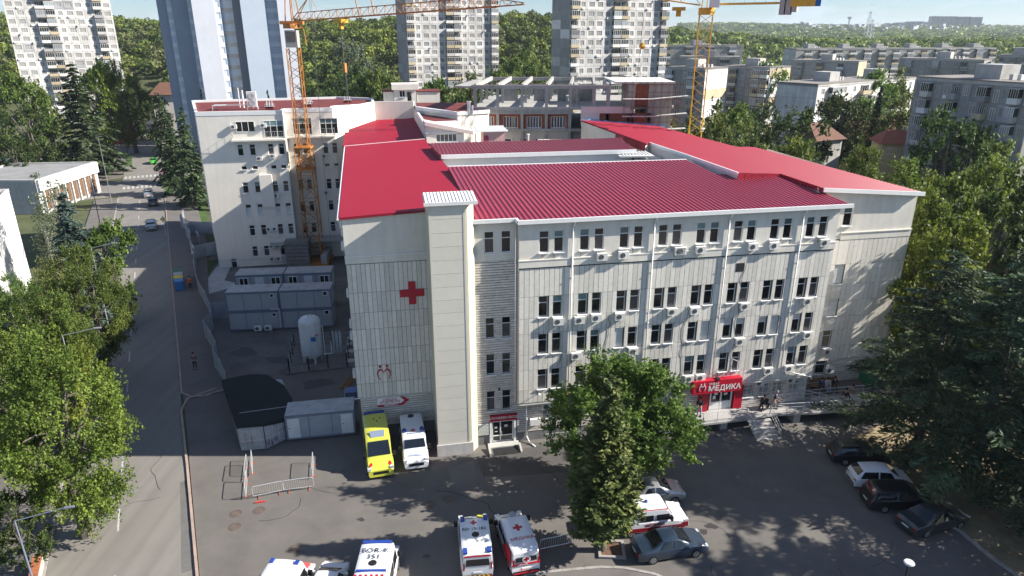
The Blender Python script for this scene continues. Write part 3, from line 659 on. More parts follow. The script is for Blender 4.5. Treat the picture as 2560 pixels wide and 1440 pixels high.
# solid bodies under the roofs
part('body', MB().prism(join_rect([(.05, .1), (9.2, .1), (9.3, 15), (9.1, 19.6), (8.7, 26), (8.5, 57.5), (.0, 57.5)]), 0, 18.3).prism(join_rect([(9.3, -3), (37.8, -3), (37.8, 6.5), (32.5, 7), (32.5, 12.8), (9.3, 13.2)]), .1, 18.3), M_stucco, H)

# --- signs and emblems on the walls
M_cross = mat('red_cross_paint', (.42, .01, .03), .5, .05)
def wall_thing(name, loc_face, s, z, o, label, cat):
    p = loc_face.loc(s, z, o); w = H.matrix_basis if False else None
    v = Wd(p[0], p[1], p[2]); return empty(name, v, HA, label, cat)
t = wall_thing('red_cross', FR, 4.76, 12.36, .06, 'big red cross fixed high on the travertine wall left of the lift shaft', 'emblem')
part('cross_plate', MB().box(-.92, -.05, -.3, .92, 0, .3).box(-.28, -.051, .3, .28, 0, .93).box(-.28, -.051, -.93, .28, 0, -.3), M_cross, t)
def emblem(parent, m, sc=1.0, loc=(0, 0, 0), th=.05, lw=1.0):
    """two leaning figures forming a heart-like M: two heads and two arched bodies"""
    mb = MB()
    for sgn in (-1, 1):
        n = 14; c = (sgn * .27, .62)
        mb.tube((c[0], -th, c[1]), (c[0], 0, c[1]), .105, 14)
        raw = [(.02, -.04), (.04, .12), (.12, .27), (.25, .345), (.38, .30), (.475, .16), (.505, -.02), (.48, -.22), (.41, -.42), (.31, -.62)]; ww = [.004, .022, .05, .07, .075, .068, .058, .046, .03, .006]
        pts = [(sgn * q[0], q[1], w * lw) for q, w in zip(raw, ww)]
        for (x0, z0, w0), (x1, z1, w1) in zip(pts, pts[1:]):
            d = Vector((x1 - x0, 0, z1 - z0)); L = d.length or 1; nx, nz = -d.z / L, d.x / L
            a = [(x0 + nx * w0, z0 + nz * w0), (x1 + nx * w1, z1 + nz * w1), (x1 - nx * w1, z1 - nz * w1), (x0 - nx * w0, z0 - nz * w0)]
            mb.poly([(p[0], -th, p[1]) for p in a]); mb.poly([(p[0], 0, p[1]) for p in a][::-1])
            for i in range(4): p, q = a[i], a[(i + 1) % 4]; mb.poly([(p[0], -th, p[1]), (p[0], 0, p[1]), (q[0], 0, q[1]), (q[0], -th, q[1])])
    mb.xf(Matrix.Diagonal((sc, 1, sc, 1))); return part('emblem', mb, m, parent, loc=loc)
t = wall_thing('wall_emblem', FR, 2.2, 5.72, .06, 'red emblem of two arched figures low on the travertine wall above the arrow sign', 'emblem')
emblem(t, M_cross, .98, lw=.75)
t = wall_thing('emergency_sign', FR, 1.52, 3.13, .08, 'white and red arrow shaped emergency sign on the siding behind the ambulances', 'sign')
part('board', MB().prism([(0, -.38), (1.95, -.38), (2.1, -.22), (2.1, .38), (0, .38)], 0, .05).xf(Matrix.Rotation(R(90), 4, 'X')), WHITE, t)
part('red_band', MB().prism([(0, -.385), (2.0, -.385), (2.42, -.02), (2.55, .0), (2.1, .39), (1.8, .39), (2.15, .03), (1.85, -.2), (0, -.2)], .045, .065).xf(Matrix.Rotation(R(90), 4, 'X')), M_cross, t)
label_text(t, 'СПЕШНО\nОТДЕЛЕНИЕ', .26, (1.0, -.055, .1), VERT, M_cross, bold=.004); label_text(t, 'EMERGENCY', .19, (1.05, -.07, -.29), VERT, WHITE, bold=.004)
t = wall_thing('service_entrance_sign', FM, 2.09, 2.38, .1, 'small red sign board with white lettering over the service door', 'sign')
part('board', MB().box(-1.1, -.05, -.28, 1.1, 0, .28), M_redp, t); label_text(t, 'СЛУЖЕБЕН ВХОД', .27, (0, -.058, 0), VERT, WHITE, bold=.005)
t = wall_thing('hospital_sign', FF, 16.55, 3.92, .12, 'wide red box sign with white emblem and lettering above the main entrance', 'sign')
part('box', MB().box(-2.15, -.45, -.62, 2.15, .1, .55), M_redp, t); emblem(t, WHITE, .52, (-1.35, -.47, -.02), .03, .8)
label_text(t, 'УМБАЛ', .24, (-.35, -.46, .24), VERT, WHITE, bold=.004); label_text(t, 'МЕДИКА', .66, (.62, -.46, -.2), VERT, WHITE, bold=.012)
part('floodlight', MB().box(-.12, -.5, .56, .12, -.1, .7), M_dark, t)
t = wall_thing('red_wall_lettering', FF, 4.2, 4.05, .05, 'red raised lettering on the travertine wall partly hidden by the walnut tree', 'sign')
label_text(t, 'ПРИЕМЕН', .75, (.8, -.03, 0), VERT, M_cross, bold=.012, ext=.03)
t = empty('wall_camera', Wd(14.0, -4.0, 4.65), HA, 'tiny white security camera bracketed to the corner of the travertine wall', 'camera')
part('casing', MB().box(-.06, -.4, -.06, .06, -.1, .06), WHITE, t); part('bracket', MB().tube((0, -.1, 0), (0, .2, -.1), .03), WHITE, t)
# ------------------------------------------------------------------ trees
def rows_norm(a): return a / np.maximum(np.linalg.norm(a, axis=1, keepdims=True), 1e-9)
def leaf_quads(P, A, B):
    """diamond leaves: centres P, long half axis A, short half axis B"""
    n = len(P); V = np.empty((n, 4, 3)); V[:, 0] = P - A; V[:, 1] = P + B - A * .1; V[:, 2] = P + A; V[:, 3] = P - B - A * .1
    return V.reshape(-1, 3), np.arange(n * 4).reshape(n, 4)
def rand_axes(n, size, g, up=.0, along=None):
    N = rows_norm(g.normal(size=(n, 3)) + np.array([0, 0, up])); T = g.normal(size=(n, 3)) if along is None else along + .5 * g.normal(size=(n, 3))
    A = rows_norm(np.cross(N, T)) if along is None else rows_norm(T - N * np.sum(T * N, 1, keepdims=True)); B = np.cross(N, A)
    s = size * g.uniform(.7, 1.3, (n, 1)); return A * s * .5, B * s * .32
def trunk_mesh(h, r, limbs, m, n=8):
    b = MB(); pts = []; g = random.Random(int(h * 100)); x = y = 0
    k = 6
    for i in range(k + 1):
        t = i / k; pts.append(Vector((x, y, h * t))); x += g.uniform(-.06, .06) * h * .12; y += g.uniform(-.06, .06) * h * .12
    for i in range(k): b.tube(pts[i], pts[i + 1], r * (1 - .8 * i / k) * (1.35 if i == 0 else 1), n, 0, r * (1 - .8 * (i + 1) / k), caps=False)
    for t, end in limbs:
        j = min(k - 1, int(t * k)); p = pts[j].lerp(pts[j + 1], t * k - j); e = Vector(end); mid = p.lerp(e, .5) + Vector((0, 0, .06 * (e - p).length)); rr = r * (1 - .75 * t) * .5
        b.tube(p, mid, rr, 6, 0, rr * .6, caps=False).tube(mid, e, rr * .6, 5, 0, rr * .2, caps=False)
    return b.mesh('trunk', m)
def broadleaf(seed, h=10, w=8, base=2.0, K=60, tw=9, lv=14, leaf=.24, twig=1.1, lm=None, bm=None, droop=0.0, hollow=.62, up=.35, top=1.0):
    g = np.random.default_rng(seed); rz = (h - base) / 2; cz = base + rz
    # lobe centres spread through the crown volume, denser outside
    D = rows_norm(g.normal(size=(K, 3))); rad = g.uniform(hollow, 1.0, (K, 1)) ** .7; sc = np.array([w / 2 - twig * .55, w / 2 - twig * .55, rz - twig * .5])
    wob = 1 + .16 * np.sin(D[:, :1] * 3.1 + seed) + .13 * np.sin(D[:, 1:2] * 4.3 + 2 * seed) + .1 * np.sin(D[:, 2:3] * 5 + seed)
    Cn = D * rad * sc * wob; zt = (Cn[:, 2] / rz + 1) / 2; Cn[:, :2] *= (1 - .35 * top * np.clip(zt - .45, 0, 1))[:, None]; Cn += np.array([0, 0, cz])
    k = K * tw; c = np.repeat(Cn, tw, 0); out_ = rows_norm(c - np.array([0, 0, cz - rz * .3])); d = rows_norm(out_ * .8 + g.normal(size=(k, 3)) * .75 + np.array([0, 0, up - droop]))
    L = g.uniform(.5, 1.15, (k, 1)) * twig
    c2 = np.repeat(c, lv, 0); d2 = np.repeat(d, lv, 0); L2 = np.repeat(L, lv, 0); t = g.uniform(0.05, 1, (k * lv, 1))
    P = c2 + d2 * L2 * t + g.normal(size=(k * lv, 3)) * (.16 * twig * (1.15 - t)); P[:, 2] -= droop * (t[:, 0] ** 2) * L2[:, 0] * 1.2
    A, B = rand_axes(len(P), leaf, g, .7); V, F = leaf_quads(P, A, B)
    cm = np_mesh('crown', V, F, lm)
    limbs = [(.25 + .7 * random.Random(seed * 7 + i).random(), tuple(Cn[i])) for i in range(min(26, K))]
    return trunk_mesh(h * .78, .028 * h + .05, limbs, bm), cm, h, w
def conifer(seed, h=16, w=9, base=1.5, whorl=.55, nb=5, droop=.25, rise=.12, step=.3, side=.34, needle=.34, wid=.5, lm=None, bm=None, power=.85, tip=.04, gaps=.12, nper=3, tiers=0.0):
    g = np.random.default_rng(seed); Ps = []; As = []; Bs = []; tb = MB(); z = base; i = 0
    tb.tube((0, 0, 0), (0, 0, h * .5), .02 * h, 8, 0, .012 * h, caps=False).tube((0, 0, h * .5), (0, 0, h * .99), .012 * h, 6, 0, .01, caps=False)
    while z < h - .25:
        t = (z - base) / (h - base); Lm = max(tip * w, (1 - t) ** power * w / 2)
        if tiers: Lm *= 1 - tiers * (.5 + .5 * math.sin(z * 3.1 + seed))
        for b in range(nb if t < .8 else 4):
            if g.random() < gaps and t > .05: continue
            a = 2 * PI * (b + g.uniform(-.35, .35)) / nb + i * 2.4; L = Lm * g.uniform(.68, 1.12); dr = droop * g.uniform(.6, 1.4); ri = rise * g.uniform(.5, 1.5) * (.5 + 1.2 * t)
            dx, dy = math.cos(a), math.sin(a); m = max(3, int(L / step)); zz = z + g.uniform(-.5, .5) * whorl
            tt = np.linspace(.12, 1, m); ctr = np.stack([dx * L * tt, dy * L * tt, zz + L * (ri * tt - dr * tt ** 2)], 1)
            if L > 1.2: tb.tube((0, 0, zz), ctr[m // 2], .012 * L + .01, 4, 0, .008 * L, caps=False).tube(ctr[m // 2], ctr[-1], .008 * L, 3, 0, .004, caps=False)
            sl_ = side * L * (1.08 - tt) + .12 * L * .3 + .16
            for sgn in (-1, 1):
                pr = np.array([-dy * sgn, dx * sgn, 0]) + np.array([dx, dy, 0]) * .75; pr /= np.linalg.norm(pr)
                for q in range(nper):
                    f = (q + g.uniform(.2, 1, m)) / nper; pos = ctr + pr * (sl_ * f)[:, None]; pos[:, 2] -= .22 * sl_ * f * (dr + .1) * 2; pos += g.normal(size=pos.shape) * .05
                    ax = np.repeat(pr[None], m, 0) + g.normal(size=(m, 3)) * .35 + np.array([dx, dy, 0]) * .3; ax[:, 2] -= dr * .5
                    nn = g.normal(size=(m, 3)) * .5 + np.array([0, 0, 1.0]); ax = rows_norm(ax); bb = rows_norm(np.cross(nn, ax)); s = needle * g.uniform(.7, 1.3, (m, 1))
                    Ps.append(pos); As.append(ax * s); Bs.append(bb * s * wid)
            ax = rows_norm(np.gradient(ctr, axis=0) + g.normal(size=ctr.shape) * .05); bb = rows_norm(np.cross(np.array([0, 0, 1.0]) + g.normal(size=ctr.shape) * .5, ax)); Ps.append(ctr); As.append(ax * needle); Bs.append(bb * needle * wid)
        z += whorl * (1 - .35 * t); i += 1
    V, F = leaf_quads(np.concatenate(Ps), np.concatenate(As), np.concatenate(Bs))
    return tb.mesh('trunk', bm), np_mesh('crown', V, F, lm), h, w
BARK = mat('grey_bark', (.11, .095, .08), .95, .25, 4); BARKL = mat('pale_bark', (.42, .40, .36), .9, .3, 6)
LF_maple = leafmat('maple_leaf', (.06, .092, .015), (.25, .305, .058), (.125, .175, .03), .38)
LF_yel = leafmat('yellow_green_leaf', (.08, .13, .018), (.32, .37, .075), (.17, .22, .035), .4)
LF_dark = leafmat('dark_leaf', (.03, .055, .016), (.13, .18, .05), (.06, .098, .026), .34)
LF_mid = leafmat('mid_leaf', (.058, .095, .02), (.25, .32, .075), (.115, .175, .036), .42)
LF_olive = leafmat('olive_leaf', (.06, .085, .022), (.26, .30, .10), (.13, .165, .045), .36)
LF_grey = leafmat('grey_green_leaf', (.07, .10, .05), (.26, .30, .20), (.14, .18, .11))
LF_cedar = leafmat('cedar_needle', (.02, .04, .02), (.15, .20, .095), (.055, .088, .042), .2)
LF_blue = leafmat('blue_spruce_needle', (.035, .06, .05), (.15, .19, .165), (.075, .11, .092), .1)
LF_spruce = leafmat('spruce_needle', (.012, .03, .014), (.05, .085, .035), (.025, .05, .022), .12)
LF_thuja = leafmat('thuja_spray', (.032, .048, .014), (.24, .24, .075), (.09, .108, .032), .15, 1.2)
TP = {}
TP['maple'] = broadleaf(1, 13, 11, 2.0, 140, 14, 24, .19, 1.5, LF_maple, BARK)
TP['maple2'] = broadleaf(2, 14, 12, 1.5, 150, 14, 24, .19, 1.35, LF_mid, BARK)
TP['lime'] = broadleaf(3, 10, 8, 1.5, 70, 10, 16, .26, 1.2, LF_yel, BARK)
TP['walnut'] = broadleaf(4, 10.2, 10.2, 1.0, 170, 14, 24, .215, 1.25, LF_mid, BARK, hollow=.5)
TP['dark'] = broadleaf(5, 12, 10, 1.5, 70, 8, 12, .38, 1.4, LF_dark, BARK)
TP['mid'] = broadleaf(6, 12, 9, 1.5, 64, 8, 12, .4, 1.4, LF_mid, BARK)
TP['olive'] = broadleaf(7, 12, 9, 1.5, 64, 8, 12, .4, 1.4, LF_olive, BARK)
TP['bright'] = broadleaf(8, 14, 8, 1.0, 80, 9, 13, .34, 1.5, LF_yel, BARK, up=.8)
TP['poplar'] = broadleaf(9, 15, 7, 1.0, 100, 9, 14, .3, 1.5, LF_maple, BARK, up=1.0, top=.6)
TP['birch'] = broadleaf(10, 14, 6, 2.5, 60, 8, 12, .24, 1.6, LF_grey, BARKL, droop=.5, hollow=.3, up=.1)
TP['willow'] = broadleaf(11, 9, 6, 1.5, 60, 9, 16, .22, 1.9, LF_olive, BARKL, droop=1.1, hollow=.5)
TP['grey'] = broadleaf(12, 12, 10, 1.5, 64, 8, 12, .42, 1.5, LF_grey, BARK)
TP['cedar'] = conifer(21, 17, 13, 2.4, .66, 5, .24, .20, .24, .32, .23, .28, LF_cedar, BARK, .62, gaps=.16, nper=5, tiers=.28)
TP['cedar2'] = conifer(22, 17, 12, 1.8, .62, 5, .28, .18, .24, .32, .23, .28, LF_cedar, BARK, .68, gaps=.16, nper=5, tiers=.32)
TP['deodar'] = conifer(23, 24, 17, 2, 1.0, 6, .40, .14, .5, .36, .52, .46, LF_cedar, BARK, .8, gaps=.15, nper=3, tiers=.25)
TP['blue'] = conifer(24, 14, 6.5, 1, .46, 7, .30, .05, .26, .32, .26, .46, LF_blue, BARK, .85, gaps=.1, tiers=.15)
TP['spruce'] = conifer(25, 14, 6, 1, .6, 7, .32, .05, .38, .34, .36, .5, LF_spruce, BARK, .9, tiers=.2)
TP['thuja'] = conifer(26, 12.1, 4.6, 1.6, .22, 8, -.15, .45, .16, .36, .16, .5, LF_thuja, BARK, .80, gaps=.14, nper=3, tip=.08, tiers=.2)
TCOUNT = {}
def tree(kind, px, pyt, depth, wpx, label, group=None, name=None, rz=None, base=None, up=0.0):
    """tree whose top shows at the photo point (px,pyt) and that stands at world depth; wpx: crown width in photo pixels"""
    tr, cr, h, w = TP[kind]; top = Dp(px, pyt, depth); gz = terrain(top.x, depth) if base is None else base
    H_ = top.z - gz + up; rr = ray(px, pyt + 60); wm = wpx * depth / rr[1]; wm = max(wm, H_ * w / h * .72) if kind not in ('spruce', 'blue', 'thuja') else wm
    nm = name or {'cedar': 'cedar_tree', 'cedar2': 'cedar_tree', 'deodar': 'cedar_tree', 'blue': 'spruce_tree', 'spruce': 'spruce_tree', 'thuja': 'thuja_tree', 'birch': 'birch_tree', 'willow': 'willow_tree', 'walnut': 'walnut_tree', 'maple': 'maple_tree', 'maple2': 'maple_tree', 'poplar': 'poplar_tree'}.get(kind, 'broadleaf_tree')
    k = TCOUNT.get(kind, 0); TCOUNT[kind] = k + 1
    t = empty(nm, (top.x, depth, gz), (k * 2.1 if rz is None else rz), label, nm.replace('_tree', ' tree').replace('broadleaf tree', 'tree'), group)
    t.scale = (wm / w, wm / w, H_ / h); link('trunk', tr, t); link('crown', cr, t); return t
# foreground
tree('maple', 92, 872, 36.5, 385, 'big yellow-green maple leaning over the street in the lower left corner', 'maples along the street', up=.6)
tree('maple2', 195, 625, 58, 170, 'mid-green maple between the white wall and the shaded road', 'maples along the street')
tree('maple2', 60, 722, 52, 250, 'broad dark-green maple whose crown overhangs the shaded road', 'maples along the street')
tree('lime', 160, 838, 46, 150, 'small bright lime-green tree poking out between the two maples')
tree('maple', -20, 860, 44, 250, 'green maple crown cut by the left edge of the frame', 'maples along the street')
tree('dark', 10, 1215, 33, 150, 'dark shrubby tree in the very corner below the big maple')
tree('maple2', 20, 700, 60, 150, 'green crown low against the white wall at the left edge', 'maples along the street')
tree('blue', 152, 478, 70, 190, 'blue-grey spruce between the white building and the street')
tree('birch', 118, 425, 78, 130, 'thin pale birch standing before the flat-roofed building')
tree('birch', 96, 500, 76, 80, 'greyish birch half hidden behind the white wall corner')
tree('willow', 118, 610, 68, 90, 'weeping willow in the shade below the blue spruce')
tree('mid', 236, 545, 72, 90, 'bushy green tree to the right of the blue spruce')
tree('walnut', 1562, 902, 41.4, 382, 'round leafy walnut tree in the middle of the car park')
tree('thuja', 1530, 950, 35.1, 215, 'tall ragged olive thuja standing in a square stone planter', base=.1)
def gtree(kind, bx, by, h, w, label, group, z=0.1):
    p = G(bx, by, z); tr, cr, ph, pw = TP[kind]; k = TCOUNT.get(kind, 0); TCOUNT[kind] = k + 1
    t = empty('cedar_tree', p, k * 1.9, label, 'cedar tree', group); t.scale = (w / pw, w / pw, h / ph); link('trunk', tr, t); link('crown', cr, t); return t
CG = 'cedars beside the car park'
gtree('cedar', 2285, 1145, 17, 14.5, 'leftmost big dark cedar reaching over the black hatchback', CG)
gtree('cedar2', 2425, 1205, 18.5, 14, 'tall dark cedar behind the row of parked cars', CG)
gtree('cedar', 2620, 1250, 18, 14, 'dark cedar at the right edge of the frame', CG)
gtree('cedar2', 2540, 1010, 18, 14, 'dark cedar farther back at the right edge', CG)
gtree('cedar', 2740, 1420, 16, 14, 'cedar mostly outside the lower right edge whose low boughs reach in', CG)
gtree('cedar2', 2990, 1250, 17, 12, 'cedar beyond the right edge that shades the car park', CG)
gtree('cedar', 3050, 1640, 15, 12, 'cedar beyond the lower right corner that throws dappled shade', CG)
gtree('cedar2', 2450, 900, 14, 9, 'slim cedar between the wing wall and the big cedars', CG)
# right side behind the wing
NG = 'trees beyond the hospital'
tree('poplar', 2330, 470, 62, 190, 'upright sunlit yellow-green tree right behind the red roofed wing', NG, name='broadleaf_tree')
tree('lime', 2385, 545, 56, 130, 'bright leafy tree squeezed between the wing and the cedars', NG)
tree('mid', 2440, 430, 70, 180, 'shaded green tree above the tall cedars', NG)
tree('dark', 2540, 430, 62, 240, 'dark leafy tree filling the right edge above the cedars', NG)
tree('olive', 2530, 330, 80, 190, 'olive-green tree at the right edge in front of the long block', NG)
tree('poplar', 2265, 400, 84, 140, 'tall sunlit poplar left of the dark block', NG)
tree('poplar', 2165, 372, 92, 110, 'narrow sunlit poplar beside the brown-roofed house', NG)
tree('bright', 2325, 440, 84, 130, 'sunny spiky tree in front of the dark tree shade', NG)
tree('dark', 2395, 255, 108, 190, 'very dark broad tree standing against the grey apartment block', NG)
tree('dark', 2340, 420, 95, 190, 'dark tree low in the shade of the grey apartment block', NG)
tree('mid', 1985, 330, 95, 165, 'round pale-green tree just above the red roof of the wing', NG)
tree('grey', 2030, 400, 88, 150, 'greyish-green tree by the small car park', NG)
tree('dark', 1990, 262, 125, 210, 'wide dark-green tree right of the yellow crane', NG)
tree('olive', 1775, 238, 120, 110, 'sunlit tree directly right of the yellow crane mast', NG)
tree('mid', 1835, 252, 132, 110, 'green tree behind the yellow crane and above the red roof', NG)
tree('olive', 1880, 300, 112, 100, 'small sunlit tree above the kink of the red roof', NG)
tree('mid', 1700, 290, 118, 90, 'tree crown just left of the yellow crane mast behind scaffolding', NG)
tree('dark', 2120, 222, 150, 80, 'dark tree before the pale end wall of the long low block', NG)
tree('dark', 2090, 225, 150, 70, 'dark tree left of its taller neighbour by the pale end wall', NG)
tree('spruce', 2205, 215, 150, 55, 'pointed dark spruce before the balconies of the long low block', NG)
tree('mid', 2155, 235, 155, 80, 'rounded green tree beside the pointed spruce', NG)
tree('olive', 2265, 235, 140, 90, 'sunlit tree beside the corner of the grey apartment block', NG)
tree('mid', 2190, 165, 190, 110, 'green tree group member behind the long low block, left', NG)
tree('olive', 2240, 160, 195, 90, 'green tree behind the long low block, right of its twin', NG)
tree('mid', 1945, 145, 225, 60, 'tree on the roofline between the two middle blocks', NG)
tree('dark', 1905, 250, 160, 50, 'small dark round tree at the foot of the beige end wall', NG)
tree('mid', 2430, 300, 112, 100, 'leafy tree top against the balconies of the grey apartment block', NG)
tree('lime', 2470, 420, 75, 130, 'sunlit leafy crown low at the right below the apartment block', NG)
# centre, between hospital and towers
MG = 'trees around the towers'
tree('mid', 1062, 188, 150, 75, 'round green tree at the foot of the middle tower', MG)
tree('olive', 1178, 170, 165, 60, 'loose sunlit tree before the right part of the middle tower', MG)
tree('dark', 1120, 205, 150, 110, 'dark shrubby tree above the small roof house', MG)
tree('dark', 1165, 220, 140, 70, 'dark tree left of the unfinished concrete frame', MG)
tree('mid', 960, 165, 175, 80, 'green tree left of the middle tower', MG); tree('dark', 870, 150, 200, 130, 'dark broad tree behind the crane hook rope', MG)
tree('mid', 905, 180, 180, 90, 'green tree below the crane hook rope', MG); tree('dark', 800, 195, 170, 110, 'dark tree between crane mast and hook rope', MG)
tree('grey', 880, 92, 290, 70, 'silvery tree standing out on the green hillside', MG)
tree('mid', 1290, 120, 220, 110, 'broad tree in the gap between the two grey towers', MG); tree('dark', 1330, 165, 195, 80, 'dark tree low in the gap between the two grey towers', MG)
tree('mid', 1265, 165, 190, 60, 'small tree beside the right edge of the middle tower', MG)
tree('spruce', 500, 218, 125, 26, 'thin spruce tip at the corner of the blue tower', MG); tree('spruce', 668, 222, 140, 30, 'thin spruce tip peeping over the wing roof', MG)
# left background
LG = 'trees along the far street'
tree('deodar', 175, 160, 158, 230, 'huge layered deodar cedar left of the far street', LG, base=0)
tree('mid', 35, 172, 165, 140, 'tall leafy tree at the upper left edge', LG); tree('olive', 100, 195, 175, 90, 'sparse sunlit tree between the edge tree and the big cedar', LG)
tree('bright', 240, 160, 185, 75, 'yellow-green tree before the left tower corner', LG); tree('mid', 225, 150, 205, 90, 'green tree behind the yellow-green one', LG)
tree('maple', 300, 165, 190, 90, 'sunlit green tree overhanging the far street from the left', LG, name='broadleaf_tree'); tree('mid', 285, 175, 225, 80, 'green tree at the foot of the wooded hill', LG)
tree('deodar', 398, 240, 150, 90, 'dark cedar on the right side of the far street', LG, base=0); tree('deodar', 450, 268, 128, 130, 'dark cedar close to the cream wing corner', LG, base=0)
tree('deodar', 420, 300, 138, 110, 'dark cedar over the right pavement of the far street', LG, base=0); tree('dark', 375, 230, 185, 60, 'dark leafy tree by the red-roofed kiosk side of the street', LG)
tree('dark', 60, 260, 150, 150, 'dark shaded tree left of the huge cedar', LG); tree('dark', 20, 330, 140, 120, 'low dark tree at the left edge above the fence', LG); tree('dark', 395, 200, 230, 60, 'dark tree beside the tiled house by the blue tower', LG)
tree('dark', 60, 350, 146, 130, 'dark low tree behind the white fence', LG)

# the wooded hill and the far woods: nobody could count these
def forest(name, spots, q, leafsize, mats, seed, lobes=7):
    g = np.random.default_rng(seed); Vs = []; mi = []
    for (x, y, z, h, w) in spots:
        K = lobes; D = rows_norm(g.normal(size=(K, 3))); D[:, 2] = np.abs(D[:, 2]) * .9 - .1; Cn = D * np.array([w * .3, w * .3, h * .28]) + np.array([x, y, z + h * .58])
        c = np.repeat(Cn, q, 0); N = rows_norm(g.normal(size=(K * q, 3)) + np.array([0, -.35, .45])); P = c + N * np.array([w * .24, w * .24, h * .2]) * g.uniform(.8, 1.1, (K * q, 1))
        T = rows_norm(np.cross(N + g.normal(size=N.shape) * .7, g.normal(size=N.shape))); B = rows_norm(np.cross(N + g.normal(size=N.shape) * .5, T)); s = leafsize * g.uniform(.6, 1.4, (K * q, 1))
        V, _ = leaf_quads(P, T * s, B * s * .75); Vs.append(V); mi.append(np.full(K * q, int(g.integers(len(mats)))))
    V = np.concatenate(Vs); F = np.arange(len(V)).reshape(-1, 4); link(name, np_mesh(name, V, F, mats, np.concatenate(mi)), kind='stuff', label='green woods of many crowns rising behind the towers' if 'hill' in name else 'band of far green woods along the horizon', cat='woods')
fm = [leafmat('wood_a', (.06, .105, .02), (.26, .34, .07), None, .3, .1), leafmat('wood_b', (.08, .13, .025), (.34, .42, .08), None, .3, .1), leafmat('wood_c', (.035, .07, .02), (.17, .24, .06), None, .3, .1), leafmat('wood_d', (.07, .10, .03), (.27, .30, .12), None, .3, .1)]
sp = []; g = np.random.default_rng(5)
yy = 235.0
while yy < 470:
    st = 6.2 + (yy - 235) * .008; xx = -.80 * yy - 30
    while xx < .28 * yy + 90:
        x = xx + g.uniform(-2.6, 2.6); y = yy + g.uniform(-2.6, 2.6)
        px = 1280 + FPX * x / (y * _c + 3); blocked = (-210 < x < -135 and y < 300) or (abs(x + .496 * (y - 44) + 28) < 8 and y < 330) or (-90 < x < 45 and y < 262) or (x > 40 and y < 275 + 1.5 * (x - 40))
        if not blocked: sp.append((x, y, terrain(x, y) - 1, g.uniform(7, 12.5), g.uniform(7, 10.5)))
        xx += st
    yy += st * .92
forest('hill_woods', sp, 34, .62, fm, 3)
sp = []; yy = 330.0
while yy < 1500:
    st = 9 + (yy - 330) * .022; xx = max(.02 * yy, 60)
    while xx < .80 * yy + 60:
        x = xx + g.uniform(-4, 4); y = yy + g.uniform(-4, 4)
        if y > 395 + (30 if x > 90 else 0) and (y > 440 or x < 100): sp.append((x, y, terrain(x, y) - 1, g.uniform(8, 13) , st * g.uniform(1.1, 1.5)))
        xx += st
    yy += st
forest('far_woods', sp, 20, 1.3, fm, 4, 5)
# ------------------------------------------------------------------ cream wing left of the red roofs
M_cream = mat('cream_render', (.78, .73, .65), .9, .05, .5, streak=.05, bump=.1, bscale=40)
M_maroon = mat('maroon_roofing', (.15, .028, .025), .75, .2, .8, stain=.25, stcol=(.13, .05, .045))
CW = empty('hospital_wing', (HO[0], HO[1], 0), HA, 'cream rendered wing with a maroon flat roof behind the orange crane', 'building')
FC = Face(CW, -20.15, 47.58, 0); FC2 = Face(CW, -9.3, 50.0, 0)
hA = []
for s in (4.6, 6.15):
    for z in (15.6, 11.95 - 1.45, 7.4, 4.45, 1.4): hA.append((s + (.1 if z < 5 else 0), z, .72, 1.5))
for s in (9.3, 9.3 - 0.0): pass
for s in (8.55, 9.95):
    for z in (15.6, 10.5, 7.4, 4.45, 1.4): hA.append((s - .05, z, .72, 1.5))
for s in (4.75, 6.15, 8.6, 9.9): hA.append((s, 13.7, .72, .5))
hA.append((1.65, -.1, .75, 1.35)); 
FC.part('wall', holed(10.85, 0, 21.1, hA, .25), M_cream)
for h in hA:
    if h[3] < .6: window(FC, *h, 'dark', 1, False)
    else: window(FC, *h, random.choice(('teal', 'mid', 'mid', 'dark')) if h[1] != 7.4 else 'white')
hT = [(4.75, 18.75, 2.4, 1.35), (8.3, 17.95, 2.5, 2.2)]
hB = []
for s in (.75, 1.95, 4.65, 5.9):
    for z in (15.15, 10.1, 7.0, 3.8): hB.append((s, z, .72, 1.5))
    hB.append((s, 13.3, .72, .5))
hB += [(.9, 17.9, 2.5, 2.2), (4.5, 17.9, 2.4, 2.1)]
FC2.part('wall', holed(6.35, 0, 21.35, hB, .25), M_cream)
for h in hB:
    if h[3] < .6: window(FC2, *h, 'dark', 1, False)
    elif h[2] > 1: window(FC2, *h, 'teal', 3, True, False)
    else: window(FC2, *h, random.choice(('teal', 'mid', 'dark')))
# terrace recess windows on the left part
for h in hT: window(FC, h[0], h[1], h[2], h[3], 'teal', 3, h[3] > 2, False, o=.16)
FC.part('terrace_surround', MB().box(4.6, -.05, 18.65, 7.3, 0, 18.72), M_cream)
def railing(face, pts, z, h, step, name='railing', m=M_metal, bars=True, r=.02):
    b = MB()
    for (s0, o0), (s1, o1) in zip(pts, pts[1:]):
        L = math.hypot(s1 - s0, o1 - o0); n = max(1, round(L / step)); A = lambda t, zz: (s0 + (s1 - s0) * t, -(o0 + (o1 - o0) * t), zz)
        b.tube(A(0, z + h), A(1, z + h), r, 5); b.tube(A(0, z + .12), A(1, z + .12), r * .7, 4)
        for i in range(n + 1): b.tube(A(i / n, z), A(i / n, z + h), r, 4)
        if bars:
            m_ = max(1, round(L / .22))
            for i in range(m_): b.tube(A(i / m_, z + .12), A(i / m_, z + h), .008, 3, caps=False)
    return face.part(name, b, m)
FC.part('terrace_slab', MB().box(4.1, -.9, 17.6, 10.9, 0, 17.8), M_cream); railing(FC, [(4.2, .0), (4.2, .85), (10.8, .85)], 17.8, 1.0, 1.2)
FC2.part('terrace_slab', MB().box(0, -.6, 17.5, 6.5, 0, 17.7), M_cream); railing(FC2, [(.1, .55), (6.4, .55), (6.4, 0)], 17.7, 1.0, 1.2)
